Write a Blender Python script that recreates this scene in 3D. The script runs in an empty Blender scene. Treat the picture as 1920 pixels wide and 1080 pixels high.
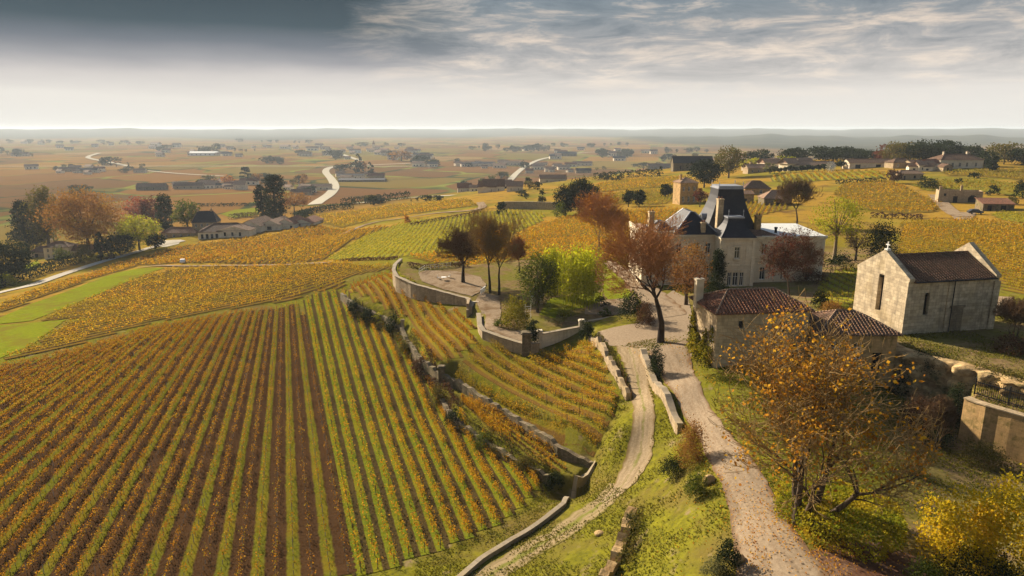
import bpy, bmesh, math, random
import numpy as np
from mathutils import Vector, Matrix
R = math.radians
rng = np.random.default_rng(7)
random.seed(7)
SC = bpy.context.scene
COL = SC.collection
CAMZ = 100.0
PITCH = math.atan(300/1280)
CP, SP = math.cos(PITCH), math.sin(PITCH)
SUN_AZ, SUN_EL = R(-42), R(26)

# ---------------------------------------------------------------- objects
def mesh_np(name, V, F, mat=None, uv=None, smooth=False, mi=None):
    """V (n,3), F list of int arrays (m,k); uv per loop (list matching F order)"""
    me = bpy.data.meshes.new(name)
    V = np.asarray(V, dtype=np.float32)
    if not isinstance(F, (list, tuple)): F = [F]
    F = [np.asarray(f, dtype=np.int32) for f in F if len(f)]
    me.vertices.add(len(V)); me.vertices.foreach_set('co', V.ravel())
    loops = np.concatenate([f.ravel() for f in F]) if F else np.zeros(0, np.int32)
    tot = np.concatenate([np.full(len(f), f.shape[1], np.int32) for f in F])
    start = np.concatenate([[0], np.cumsum(tot)[:-1]]).astype(np.int32)
    me.loops.add(len(loops)); me.loops.foreach_set('vertex_index', loops)
    me.polygons.add(len(tot)); me.polygons.foreach_set('loop_start', start)
    me.polygons.foreach_set('loop_total', tot)
    if smooth: me.polygons.foreach_set('use_smooth', np.ones(len(tot), bool))
    if mi is not None: me.polygons.foreach_set('material_index', np.asarray(mi, np.int32))
    if uv is not None:
        l = me.uv_layers.new(name='UVMap'); l.data.foreach_set('uv', np.asarray(uv, np.float32).ravel())
    me.update(calc_edges=True)
    for m in (mat if isinstance(mat, (list, tuple)) else [mat]):
        if m: me.materials.append(m)
    return me

def link(name, me, parent=None, loc=None, rz=0):
    o = bpy.data.objects.new(name, me); COL.objects.link(o)
    if parent: o.parent = parent
    if loc is not None: o.location = loc
    if rz: o.rotation_euler = (0, 0, rz)
    return o

def tag(o, label=None, cat=None, group=None, kind=None):
    if label: o['label'] = label
    if cat: o['category'] = cat
    if group: o['group'] = group
    if kind: o['kind'] = kind
    return o

def thing(name, label, cat, loc=(0, 0, 0), rz=0, group=None):
    return tag(link(name, None, None, loc, rz), label, cat, group)

def copy_thing(o, loc, rz=0, scale=None, label=None, group=None):
    c = o.copy(); COL.objects.link(c); c.location = loc; c.rotation_euler = (0, 0, rz)
    if scale is not None: c.scale = scale if hasattr(scale, '__len__') else (scale,)*3
    if label: c['label'] = label
    if group: c['group'] = group
    for ch in list(o.children):
        d = ch.copy(); COL.objects.link(d); d.parent = c
        for g in list(ch.children):
            e = g.copy(); COL.objects.link(e); e.parent = d
    return c

class MB:
    """small mesh builder with metric UVs"""
    def __init__(s): s.v = []; s.f = []; s.uv = []
    def face(s, pts, uvs=None):
        i = len(s.v); s.v += [tuple(p) for p in pts]; s.f.append(tuple(range(i, i+len(pts))))
        if uvs is None:
            p = [Vector(q) for q in pts]
            n = (p[1]-p[0]).cross(p[2]-p[0])
            if n.length < 1e-9 and len(p) > 3: n = (p[2]-p[0]).cross(p[3]-p[0])
            n = n.normalized() if n.length > 1e-12 else Vector((0, 0, 1))
            if abs(n.z) > .97: a, b = Vector((1, 0, 0)), Vector((0, 1, 0))
            else:
                a = Vector((0, 0, 1)).cross(n).normalized(); b = n.cross(a)
            uvs = [(q.dot(a), q.dot(b)) for q in p]
        s.uv += uvs
    def box(s, x0, x1, y0, y1, z0, z1, rot=0, o=(0, 0, 0)):
        c, n = math.cos(rot), math.sin(rot)
        P = [(x*c-y*n+o[0], x*n+y*c+o[1], z+o[2]) for x, y, z in
             [(x0, y0, z0), (x1, y0, z0), (x1, y1, z0), (x0, y1, z0), (x0, y0, z1), (x1, y0, z1), (x1, y1, z1), (x0, y1, z1)]]
        for q in ((0, 3, 2, 1), (4, 5, 6, 7), (0, 1, 5, 4), (1, 2, 6, 5), (2, 3, 7, 6), (3, 0, 4, 7)): s.face([P[k] for k in q])
    def bar(s, p, q, r, n=6, r2=None):
        p, q = Vector(p), Vector(q); d = (q-p)
        if d.length < 1e-6: return
        d.normalize(); a = d.orthogonal().normalized(); b = d.cross(a); r2 = r if r2 is None else r2
        A = [p+(a*math.cos(2*math.pi*k/n)+b*math.sin(2*math.pi*k/n))*r for k in range(n)]
        B = [q+(a*math.cos(2*math.pi*k/n)+b*math.sin(2*math.pi*k/n))*r2 for k in range(n)]
        for k in range(n): s.face([A[k], A[(k+1) % n], B[(k+1) % n], B[k]])
        s.face(A[::-1]); s.face(B)
    def lathe(s, prof, n=10, o=(0, 0, 0)):
        for (r0, z0), (r1, z1) in zip(prof[:-1], prof[1:]):
            for k in range(n):
                a, b = 2*math.pi*k/n, 2*math.pi*(k+1)/n
                P = [(o[0]+r0*math.cos(a), o[1]+r0*math.sin(a), o[2]+z0), (o[0]+r0*math.cos(b), o[1]+r0*math.sin(b), o[2]+z0),
                     (o[0]+r1*math.cos(b), o[1]+r1*math.sin(b), o[2]+z1), (o[0]+r1*math.cos(a), o[1]+r1*math.sin(a), o[2]+z1)]
                if r0 < 1e-6: P = [P[0], P[2], P[3]]
                elif r1 < 1e-6: P = P[:3]
                s.face(P)
    def mesh(s, name, mat):
        me = bpy.data.meshes.new(name); me.from_pydata(s.v, [], s.f)
        l = me.uv_layers.new(name='UVMap'); l.data.foreach_set('uv', np.asarray(s.uv, np.float32).ravel())
        for m in (mat if isinstance(mat, (list, tuple)) else [mat]): me.materials.append(m)
        return me
    def build(s, name, mat, parent=None, loc=None, rz=0):
        return link(name, s.mesh(name, mat), parent, loc, rz)

# ---------------------------------------------------------------- projection and terrain
def ray(px, py):
    px = np.asarray(px, float); py = np.asarray(py, float)
    r = (px-960)/1280; u = (540-py)/1280
    return np.stack([r, CP+SP*u, -SP+CP*u], -1)

def pz(px, py, drop):
    d = ray(px, py); t = np.asarray(drop, float)/(-d[..., 2])
    return d*t[..., None]+np.array([0, 0, CAMZ])

def warp(x, y):
    D = np.hypot(x, y); th = np.clip(np.arctan2(x, y), -1.4, 1.4)
    return np.stack([th, np.log(np.clip(D, 25, 40000))], -1)

class Surf:
    def __init__(s, pts, c=.04, lam=1e-4):
        pts = np.array(pts, float); w = pz(pts[:, 0], pts[:, 1], pts[:, 2])
        s.P = warp(w[:, 0], w[:, 1]); s.c = c
        n = len(pts); K = np.sqrt(((s.P[:, None]-s.P[None])**2).sum(-1)+c*c)
        A = np.zeros((n+3, n+3)); A[:n, :n] = K+lam*np.eye(n)*-1; Q = np.c_[np.ones(n), s.P]; A[:n, n:] = Q; A[n:, :n] = Q.T
        s.w = np.linalg.solve(A, np.r_[np.log(pts[:, 2]), np.zeros(3)])
    def __call__(s, x, y):
        x = np.asarray(x, float); sh = x.shape; q = warp(x.ravel(), np.asarray(y, float).ravel()); out = np.empty(len(q))
        for i in range(0, len(q), 20000):
            b = q[i:i+20000]
            K = np.sqrt(((b[:, None]-s.P[None])**2).sum(-1)+s.c**2)
            out[i:i+20000] = K@s.w[:-3]+s.w[-3]+b@s.w[-2:]
        return CAMZ-np.exp(np.clip(out, 2.5, 4.42)).reshape(sh)

def sdist(P, poly):
    """signed distance, + inside"""
    poly = np.asarray(poly, float)[:, :2]; A = poly; B = np.roll(poly, -1, 0)
    d = np.full(len(P), 1e9); ins = np.zeros(len(P), bool)
    for a, b in zip(A, B):
        ab = b-a; t = np.clip(((P-a)@ab)/max(ab@ab, 1e-9), 0, 1)
        d = np.minimum(d, np.hypot(*(P-a-t[:, None]*ab).T))
        c = (a[1] > P[:, 1]) != (b[1] > P[:, 1])
        with np.errstate(divide='ignore', invalid='ignore'):
            ins ^= c & (P[:, 0] < (b[0]-a[0])*(P[:, 1]-a[1])/(b[1]-a[1])+a[0])
    return np.where(ins, d, -d)

def inside(P, poly): return sdist(P, poly) > 0

BASE_PTS = [
 # flat lower vineyard
 (0,1080,39),(320,1080,39),(650,1080,39),(-500,1080,39),(-400,800,39.2),(0,850,39),(300,850,39),(600,850,39),(300,640,39),(560,580,39),(0,720,39.3),(430,600,39),
 (780,1060,38.7),(900,975,38.6),(1000,910,38.5),(1080,890,38.3),(850,800,38.8),(760,700,38.9),(700,620,38.9),(640,560,38.6),(850,770,38.8),(950,850,38.6),(800,900,38.8),(500,800,39),(480,700,39),
 # hill side falling to the left
 (0,668,41),(0,600,46),(0,550,54),(0,500,66),(100,480,67),(-200,500,70),(-300,600,52),(0,430,75),(-200,400,77),(200,560,46.5),(300,500,49),(300,455,58.5),(200,497,60),(100,530,58),(400,430,57.5),(450,520,43.5),
 (480,440,56),(560,420,56),(560,490,43),(650,500,37.5),(620,488,40),(700,455,42),(700,400,55),(760,410,46),(790,407,43.5),(640,440,49),(650,380,66),
 # upper terrace ground near garden, green vineyard, hill top
 (700,500,36),(745,500,33.5),(850,470,33.5),(900,440,35),(950,393,38),(1020,405,36.5),(880,372,44),(960,385,38.5),(1100,450,33),(1000,430,35.5),(1000,480,32),(1100,500,30.5),
 (1150,370,35),(1060,385,37),(1060,375,38.5),(1200,335,36),(1120,338,38),(1290,332,33),(1300,385,30.5),(1420,390,28.5),(1700,400,27),(1920,480,25),(2200,480,24),(1800,392,26.6),(1900,330,22.3),(2200,330,20),(1650,310,21.5),(1700,296,22),(1900,300,21),(1550,300,24),(1450,315,26),(1380,305,30),(1500,345,27),(1600,340,25),(2300,300,20),
 # plateau
 (1160,510,29.3),(1250,440,30),(1330,540,28.6),(1530,500,28.6),(1650,470,27.5),(1270,590,27.8),(1260,640,27.4),(1250,660,27.4),(1620,590,25.6),(1855,598,25.2),(1900,600,25),(2100,620,24.5),(1780,560,25.6),(1560,560,27),
 (1200,650,28.2),(1160,610,28.6),(1130,640,29.4),
 # drive, tree, lower right
 (1300,720,27.3),(1340,700,27.2),(1400,850,27.2),(1450,1000,27),(1500,1080,27),(1350,780,27.3),(1600,720,28),(1520,980,27.2),(1700,950,28.6),(1900,1060,28),(1750,850,30.2),(2100,900,30),(2100,1080,29),(1650,800,29.3),
 (1700,738,30.4),(1760,765,30.7),(1830,795,30.9),(1920,822,30.9),(2020,850,30.9),(1720,682,30.4),(1800,702,30.7),(1880,722,30.8),(1960,745,30.8),(1850,838,30.9),(1930,860,30.9),
 # lane and grass slope
 (1200,740,30.6),(1200,820,32),(1190,900,33.6),(1150,800,32.6),(1150,720,31),(1130,860,34.8),(1120,885,36.4),(1060,1000,36.3),(1060,940,37.2),(920,1070,37.6),(800,1080,38.4),(1000,1000,37.6),(1260,920,31.2),(1270,820,30.4),(1290,780,29),(1250,1050,31.2),(1340,1060,29),(1200,1080,33.2),(1330,900,28.6),(1240,760,29.4),(1100,1080,35.2),
 # plain
 (0,300,80),(-300,300,80),(300,300,80),(600,300,80),(900,300,80),(1200,310,80),(1100,322,79),(600,350,79),(700,352,78.5),(560,372,76),(300,380,77),(150,400,75),(900,358,73),(960,335,79),(1000,350,72),(1070,343,70),(820,365,70),(500,400,70),(420,395,73),
 (0,262,80),(600,262,80),(1200,262,80),(1900,262,80),(1500,272,79),(1900,276,78),(0,252,80),(960,252,80),(1900,252,80),
]
base = Surf(BASE_PTS)
C_PTS = [(650,545,36.3),(665,565,36.2),(745,500,32.9),(740,530,32.6),(775,545,32.2),(880,585,31.9),(885,640,32.6),(985,672,32.8),(1080,650,31.6),(1130,650,30.0),(720,590,36.2),(755,612,36.1),(790,672,36),(828,700,35.9),(870,718,35.8),(960,775,35.8),(1050,838,35.9),(1118,868,36.3),(1150,800,32.9),(1150,720,31.2),(1050,750,33.6),(900,680,34)]
surfC = Surf(C_PTS)
C2_PTS = [(860,760,37.4),(950,820,37.3),(1050,880,37.5),(900,745,37),(1000,810,37),(1080,870,37.1),(830,725,37.3)]
surfC2 = Surf(C2_PTS)
def W(pts, drop): 
    a = np.array(pts, float); return pz(a[:, 0], a[:, 1], np.full(len(a), drop) if np.isscalar(drop) else drop)[:, :2]
def on(surf, pts):
    """pixels -> points on one given surface"""
    a = np.array(pts, float); d = ray(a[:, 0], a[:, 1]); lo = np.full(len(a), 12.); hi = lo.copy()
    ts = np.geomspace(15, 3e4, 700); X = d[:, None]*ts[None, :, None]
    below = (CAMZ+X[..., 2]) < surf(X[..., 0], X[..., 1])
    below[:, -1] = True; k = below.argmax(1); k = np.maximum(k, 1); lo = ts[k-1]; hi = ts[k]
    for _ in range(30):
        m = (lo+hi)/2; P = d*m[:, None]; b = (CAMZ+P[:, 2]) < surf(P[:, 0], P[:, 1]); hi = np.where(b, m, hi); lo = np.where(b, lo, m)
    P = d*hi[:, None]; P[:, 2] = surf(P[:, 0], P[:, 1]); return P
C_LOW = [(640,548),(652,560),(672,574),(722,594),(752,612),(766,640),(790,674),(828,702),(870,720),(960,776),(1050,838),(1116,868)]
polyC = np.vstack([on(surfC, C_LOW)[:, :2], on(surfC, [(1150,800),(1165,740),(1130,650)])[:, :2], W([(1100,600),(1000,540),(850,510),(760,496),(690,505)], 32)])
C2_LOW = [(822,735),(845,775),(865,795),(905,820),(960,856),(1030,892)]
polyC2 = np.vstack([on(surfC2, C2_LOW)[:, :2], on(surfC2, [(1085,905),(1112,874),(1060,830),(960,762),(860,705),(825,700)])[:, :2]])
# walled garden on top
gA, gB = pz(770, 515, 30), pz(985, 648, 31.2)
def surfG(x, y): return CAMZ-(30+1.2*np.clip((gA[1]-np.asarray(y))/(gA[1]-gB[1]), -0.5, 1.3))
G_EDGE = [(752,487),(741,497),(738,508),(744,520),(775,534),(830,549),(879,562),(882,578),(897,590),(900,612),(907,622),(940,634),(986,648)]
G_TOPR = [(1010,640),(1012,612),(1087,605),(1094,592),(1182,596)]
G_ALL = G_EDGE+[(1010,645),(1016,625),(1090,618),(1180,606)]
polyG = np.vstack([on(surfG, G_ALL)[:, :2], on(surfG, [(1200,590),(1180,540),(1120,500),(1000,490),(930,490),(860,497),(800,492)])[:, :2]])
surfP = lambda x, y: np.full(np.shape(x), CAMZ-25.2)
P_EDGE = [(1640,634),(1690,656),(1740,672),(1800,684),(1850,700),(1930,722),(2080,760)]
polyP = np.vstack([W(P_EDGE, 25.2), W([(2400,640),(2000,570),(1860,585),(1780,585),(1640,600)], 25.2)])
surfQ = lambda x, y: np.full(np.shape(x), CAMZ-26.4)
Q_EDGE = [(1812,748),(1850,762),(1930,784),(2060,820)]
polyQ = np.vstack([W(Q_EDGE, 26.4), W([(2080,740),(1930,704),(1850,690),(1806,700)], 26.4)])
REG = [(polyC, surfC, 1.0), (polyC2, surfC2, .9), (polyG, surfG, .9), (polyQ, surfQ, .9), (polyP, surfP, 1.4)]
def hills(x, y):
    D = np.hypot(x, y); th = np.arctan2(x, y)
    n = np.sin(th*23+1)+.7*np.sin(th*51+2.2)+.45*np.sin(th*97+.3)+.3*np.sin(th*211)
    n2 = np.sin(th*31+3)+.6*np.sin(th*77)+.35*np.sin(th*160+1)
    s = np.clip((D-6500)/4500, 0, 1); s = s*s*(3-2*s)
    s2 = np.clip((D-3800)/1500, 0, 1)*np.clip((7500-D)/2000, 0, 1)*np.clip((th-.05)/.3, 0, 1)
    return s*(62+9*n)+s2*(26+8*n2)
def H(x, y):
    x = np.asarray(x, float); y = np.asarray(y, float); sh = x.shape
    h = base(x, y)+hills(x, y); x = x.ravel(); y = y.ravel(); h = np.array(h).ravel(); P = np.stack([x, y], -1)
    for poly, s, w in REG:
        lo, hi = poly.min(0)-.1, poly.max(0)+.1
        k = np.nonzero((P >= lo).all(1) & (P <= hi).all(1))[0]
        if len(k) == 0: continue
        d = sdist(P[k], poly); m = np.clip(d/w, 0, 1); m = m*m*(3-2*m)
        h[k] = h[k]*(1-m)+s(x[k], y[k])*m
    return h.reshape(sh)
def gp(px, py):
    return Vector(on(H, [(px, py)])[0])
def GP(pts): return on(H, pts)
def hz(x, y): return float(H(np.array([x]), np.array([y]))[0])
# ---------------------------------------------------------------- materials
class NT:
    def __init__(s, name):
        s.m = bpy.data.materials.new(name); s.m.use_nodes = True; s.t = s.m.node_tree; s.t.nodes.clear()
        s.out = s.n('ShaderNodeOutputMaterial')
    def n(s, ty, **kw):
        o = s.t.nodes.new(ty)
        for k, v in kw.items(): setattr(o, k, v)
        return o
    def l(s, a, b): s.t.links.new(a, b)
    def set(s, sock, v):
        if hasattr(v, 'is_linked') or isinstance(v, bpy.types.NodeSocket): s.l(v, sock)
        elif isinstance(v, (tuple, list)) and len(v) == 3 and sock.type == 'RGBA': sock.default_value = (*v, 1)
        else: sock.default_value = v
    def noise(s, vec, scale, detail=3, rough=.55, dist=0):
        o = s.n('ShaderNodeTexNoise'); o.inputs['Scale'].default_value = scale; o.inputs['Detail'].default_value = detail
        o.inputs['Roughness'].default_value = rough; o.inputs['Distortion'].default_value = dist
        if vec is not None: s.l(vec, o.inputs['Vector'])
        return o.outputs['Fac']
    def ramp(s, fac, stops, interp='LINEAR'):
        o = s.n('ShaderNodeValToRGB'); e = o.color_ramp.elements; o.color_ramp.interpolation = interp
        while len(e) < len(stops): e.new(.5)
        for k, (p, c) in zip(e, stops): k.position = p; k.color = (*c, 1) if len(c) == 3 else c
        s.set(o.inputs['Fac'], fac); return o.outputs['Color']
    def f(s, fac, a, b):   # map range 0..1 clamped
        o = s.n('ShaderNodeMapRange'); s.set(o.inputs[0], fac); o.inputs[1].default_value = a; o.inputs[2].default_value = b; return o.outputs[0]
    def mix(s, fac, a, b, mode='MIX'):
        o = s.n('ShaderNodeMix', data_type='RGBA', blend_type=mode); s.set(o.inputs[0], fac); s.set(o.inputs[6], a); s.set(o.inputs[7], b); return o.outputs[2]
    def math(s, op, a, b=0.0, c=0.0):
        o = s.n('ShaderNodeMath', operation=op); s.set(o.inputs[0], a); s.set(o.inputs[1], b); s.set(o.inputs[2], c); return o.outputs[0]
    def map(s, vec, scale=(1, 1, 1), rot=(0, 0, 0), loc=(0, 0, 0)):
        o = s.n('ShaderNodeMapping'); s.l(vec, o.inputs[0]); o.inputs['Scale'].default_value = scale; o.inputs['Rotation'].default_value = rot; o.inputs['Location'].default_value = loc; return o.outputs[0]
    def pos(s): return s.n('ShaderNodeNewGeometry').outputs['Position']
    def obj(s): return s.n('ShaderNodeTexCoord').outputs['Object']
    def uv(s): return s.n('ShaderNodeTexCoord').outputs['UV']
    def island(s): return s.n('ShaderNodeNewGeometry').outputs['Random Per Island']
    def bump(s, h, strength=.5, dist=.05):
        o = s.n('ShaderNodeBump'); s.l(h, o.inputs['Height']); o.inputs['Strength'].default_value = strength; o.inputs['Distance'].default_value = dist; return o.outputs[0]
    def surf(s, col, rough=.9, normal=None, spec=.2, metal=0):
        b = s.n('ShaderNodeBsdfPrincipled'); s.set(b.inputs['Base Color'], col); s.set(b.inputs['Roughness'], rough)
        b.inputs['Specular IOR Level'].default_value = spec; b.inputs['Metallic'].default_value = metal
        if normal is not None: s.l(normal, b.inputs['Normal'])
        s.l(b.outputs[0], s.out.inputs[0]); return s.m
    def leaf(s, col, trans=.45, bright=1.0):
        d = s.n('ShaderNodeBsdfDiffuse'); t = s.n('ShaderNodeBsdfTranslucent'); x = s.n('ShaderNodeMixShader')
        s.set(d.inputs[0], col); s.set(t.inputs[0], col); x.inputs[0].default_value = trans
        s.l(d.outputs[0], x.inputs[1]); s.l(t.outputs[0], x.inputs[2]); s.l(x.outputs[0], s.out.inputs[0]); return s.m

def leafmat(name, cols, trans=.45, patch=None, pscale=.05):
    """random colour per leaf; patch = colours that drift in over metres"""
    t = NT(name); n = len(cols)
    c = t.ramp(t.island(), [((i+.5)/n, c) for i, c in enumerate(cols)])
    if patch:
        k = t.f(t.noise(t.pos(), pscale, 3, .6), .42, .62)
        k2 = t.math('MULTIPLY', k, .75)
        c = t.mix(k2, c, patch)
    return t.leaf(c, trans)

YEL, OCH, ORA, RUS, OLI, GRN, DGR, BRN = (.56,.35,.018), (.46,.255,.018), (.46,.17,.014), (.24,.075,.014), (.22,.20,.02), (.14,.18,.018), (.028,.042,.014), (.10,.05,.018)
M = {}
M['vine_gold'] = leafmat('vine_gold', [OCH, (.52,.29,.016), YEL, ORA, OLI, (.28,.13,.014)], .5, (.27,.21,.018), .045)
M['vine_orange'] = leafmat('vine_orange', [OCH, ORA, (.50,.27,.014), (.34,.14,.014), OLI, YEL], .5, (.42,.2,.014), .05)
M['vine_rust'] = leafmat('vine_rust', [OCH, (.36,.17,.016), (.24,.10,.014), ORA, (.44,.23,.015), OLI], .48, (.46,.28,.018), .022)
M['vine_brown'] = leafmat('vine_brown', [OCH, (.34,.16,.016), (.18,.09,.016), ORA, (.40,.21,.015), OLI], .48, (.28,.12,.014), .05)
M['vine_green'] = leafmat('vine_green', [(.25,.22,.022), (.36,.29,.024), (.17,.17,.02), (.44,.32,.022)], .5, (.3,.25,.02), .05)
M['vine_straw'] = leafmat('vine_straw', [(.36,.24,.025), (.28,.2,.025), OCH, OLI, (.22,.13,.02)], .48, (.22,.2,.02), .04)

def woodmat(name, a, b, sc=6):
    t = NT(name); n = t.noise(t.map(t.obj(), (1, 1, .25)), sc, 4, .65)
    if name.startswith('twig'): return t.leaf(t.ramp(n, [(.3, a), (.7, b)]), .35)
    return t.surf(t.ramp(n, [(.3, a), (.7, b)]), .9, t.bump(n, .6, .03))
M['bark'] = woodmat('bark', (.045,.03,.02), (.12,.085,.055))
M['bark_dark'] = woodmat('bark_dark', (.02,.014,.01), (.06,.04,.026))
M['bark_pale'] = woodmat('bark_pale', (.10,.075,.045), (.26,.19,.11))
M['twig_tan'] = woodmat('twig_tan', (.26,.17,.075), (.44,.30,.13), 3)
M['twig_rust'] = woodmat('twig_rust', (.30,.14,.06), (.50,.25,.11), 3)
M['twig_brown'] = woodmat('twig_brown', (.12,.07,.04), (.24,.15,.08), 3)
M['stake'] = woodmat('stake', (.22,.18,.14), (.5,.46,.4))
M['vine_wood'] = woodmat('vine_wood', (.10,.075,.05), (.22,.18,.13))

def soil_mat(name, earth, grass, period, gfrac, offs=0., contrast=1.):
    """field ground between the rows: bands of mown grass and tilled earth (uv.x counts rows)"""
    t = NT(name); uv = t.uv(); p = t.pos()
    sx = t.n('ShaderNodeSeparateXYZ'); t.l(uv, sx.inputs[0])
    w = t.noise(p, .9, 3, .6); w2 = t.noise(p, .07, 2)
    ph = t.math('FRACT', t.math('ADD', t.math('DIVIDE', sx.outputs[0], period), offs+20))
    d = t.math('ABSOLUTE', t.math('SUBTRACT', ph, .5))            # 0 centre of a grass band
    d = t.math('ADD', d, t.math('MULTIPLY', t.math('SUBTRACT', w, .5), .16))
    d = t.math('ADD', d, t.math('MULTIPLY', t.math('SUBTRACT', w2, .5), .12))
    k = t.f(d, gfrac/2+.03, gfrac/2-.03)
    n = t.noise(p, 3.5, 4, .7); nn = t.noise(p, .25, 3)
    e = t.mix(t.f(n, .3, .72), tuple(c*.55 for c in earth), tuple(c*1.35 for c in earth))
    e = t.mix(t.f(nn, .35, .7), e, tuple(c*1.15 for c in earth))
    g = t.mix(t.f(n, .3, .7), tuple(c*.62 for c in grass), tuple(c*1.3 for c in grass))
    g = t.mix(t.f(nn, .42, .66), g, (grass[0]*1.35, grass[1]*1.05, grass[2]))
    return t.surf(t.mix(k, e, g), 1, t.bump(n, .8, .12), 0)
EARTH = (.058,.031,.014); GRASS = (.115,.112,.012)
M['soil_stripe'] = soil_mat('soil_stripe', EARTH, GRASS, 2, .36)
M['soil_grass'] = soil_mat('soil_grass', (.06,.042,.016), (.12,.14,.012), 1, .6, .5)
M['soil_ochre'] = soil_mat('soil_ochre', (.13,.075,.02), (.15,.13,.016), 1, .5, .5)
M['soil_dark'] = soil_mat('soil_dark', (.07,.04,.016), (.13,.10,.016), 1, .45, .5)
M['soil_brown'] = soil_mat('soil_brown', (.11,.06,.022), (.14,.105,.018), 1, .4, .5)
M['soil_green'] = soil_mat('soil_green', (.12,.10,.022), (.19,.19,.02), 1, .6, .5)

def ground_mat():
    t = NT('ground_cover'); p = t.pos()
    a = t.n('ShaderNodeAttribute', attribute_name='plain').outputs['Fac']
    n1 = t.noise(p, .12, 4, .6); n2 = t.noise(p, 1.4, 4, .7); n3 = t.noise(p, .03, 3)
    g = t.mix(t.f(n2, .3, .7), (.07,.068,.012), (.19,.175,.015))
    g = t.mix(t.f(n1, .47, .68), g, (.12,.082,.028)); g = t.mix(t.f(n3, .5, .7), g, (.15,.15,.015))
    g = t.mix(t.f(t.noise(p, .45, 4, .7), .58, .7), g, (.2,.15,.075))
    lit = t.n('ShaderNodeAttribute', attribute_name='litter').outputs['Fac']
    lt = t.mix(t.f(n2, .3, .7), (.12,.075,.035), (.24,.165,.09)); lt = t.mix(t.math('MULTIPLY', t.f(n1, .5, .66), .7), lt, (.13,.14,.016))
    g = t.mix(t.math('MULTIPLY', lit, t.f(t.noise(p, .25, 4, .7), .3, .55)), g, lt)
    dry = t.n('ShaderNodeAttribute', attribute_name='dry').outputs['Fac']
    dr = t.mix(t.f(n2, .3, .7), (.22,.13,.025), (.34,.21,.03)); dr = t.mix(t.f(n3, .45, .62), dr, (.17,.15,.02)); dr = t.mix(t.f(n1, .52, .68), dr, (.13,.075,.025))
    g = t.mix(dry, g, dr)
    # plain: patchwork of vineyard plots
    pw = t.map(p, (1/170, 1/300, 0), (0, 0, .35))
    v = t.n('ShaderNodeTexVoronoi', distance='CHEBYCHEV'); v.inputs['Scale'].default_value = 1; v.inputs['Randomness'].default_value = .85; t.l(pw, v.inputs['Vector'])
    sp = t.n('ShaderNodeSeparateColor'); t.l(v.outputs['Color'], sp.inputs[0])
    f = t.ramp(sp.outputs[0], [(0, (.12,.052,.02)), (.14, (.24,.125,.025)), (.26, (.07,.036,.018)), (.38, (.17,.08,.02)), (.5, (.28,.16,.03)), (.6, (.085,.05,.02)), (.68, (.13,.13,.022)), (.77, (.19,.085,.02)), (.86, (.09,.12,.02)), (.94, (.27,.2,.1))], 'CONSTANT')
    st = t.n('ShaderNodeTexWave'); st.inputs['Scale'].default_value = .055; st.inputs['Distortion'].default_value = 3; st.inputs['Detail'].default_value = 2
    t.l(t.map(p, (1, 1, 0), (0, 0, .35)), st.inputs['Vector'])
    f = t.mix(t.f(st.outputs['Fac'], .2, .9), f, (.16,.09,.03)); f2 = t.mix(.2, f, t.ramp(sp.outputs[1], [(0, (.10,.055,.03)), (.5, (.22,.12,.03)), (1, (.15,.08,.03))]))
    f2 = t.mix(t.math('MULTIPLY', t.f(t.noise(t.map(p, (.004, .012, 0)), 1, 5, .7), .56, .7), .8), f2, (.05,.055,.025))
    e = t.n('ShaderNodeTexVoronoi', distance='CHEBYCHEV', feature='F2'); e.inputs['Scale'].default_value = 1; e.inputs['Randomness'].default_value = .85; t.l(pw, e.inputs['Vector'])
    ed = t.math('SUBTRACT', e.outputs['Distance'], v.outputs['Distance'])
    f2 = t.mix(t.f(ed, .05, .02), f2, t.mix(t.f(t.noise(p, .006, 3), .45, .55), (.17,.18,.035), (.035,.045,.018)))
    far = t.n('ShaderNodeAttribute', attribute_name='wood').outputs['Fac']
    f2 = t.mix(far, f2, t.mix(t.f(t.noise(p, .004, 5, .7), .35, .65), (.018,.028,.018), (.06,.058,.03)))
    return t.surf(t.mix(a, g, f2), .95, t.bump(n2, .7, .15), 0)
M['ground'] = ground_mat()

def plain_mat(name, a, b, sc=2., rough=.9, bump=.3, c=None):
    t = NT(name); p = t.pos(); n = t.noise(p, sc, 5, .7); col = t.mix(t.f(n, .3, .7), a, b)
    if c: col = t.mix(t.f(t.noise(p, sc*.12, 4, .65), .48, .66), col, c)
    return t.surf(col, rough, t.bump(n, bump, .06), 0)
M['lawn'] = plain_mat('lawn', (.11,.135,.011), (.2,.215,.014), 1.2, c=(.15,.125,.02))
M['gravel'] = plain_mat('gravel', (.19,.14,.09), (.33,.25,.17), 3., c=(.16,.105,.06))
def track_mat(name, base1, base2, leafc, green):
    t = NT(name); p = t.pos(); uv = t.uv(); sx = t.n('ShaderNodeSeparateXYZ'); t.l(uv, sx.inputs[0])
    n = t.noise(p, 4, 5, .75); n1 = t.noise(p, .5, 4, .65)
    c = t.mix(t.f(n, .3, .7), base1, base2)
    d = t.math('ABSOLUTE', sx.outputs[0])                         # |u| 0 centre .. 1 edge
    dn = t.math('ADD', d, t.math('MULTIPLY', t.math('SUBTRACT', n1, .5), .8))
    c = t.mix(t.math('MULTIPLY', t.f(t.noise(t.map(uv, (4.5, .35, 0)), 1, 6, .75), .48, .66), .55), c, leafc)
    c = t.mix(t.f(dn, .78, 1.0), c, leafc)
    c = t.mix(t.math('MULTIPLY', t.f(t.noise(t.map(uv, (3.2, .12, 0)), 1, 3), .5, .7), .5), c, tuple(x*.62 for x in base1))
    if green: c = t.mix(t.math('MULTIPLY', t.f(dn, green, green-.22), .8), c, (.12,.13,.02))
    return t.surf(c, 1, t.bump(n, .5, .05), 0)
M['track'] = track_mat('track', (.20,.15,.09), (.34,.26,.165), (.15,.105,.045), .14)
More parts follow.
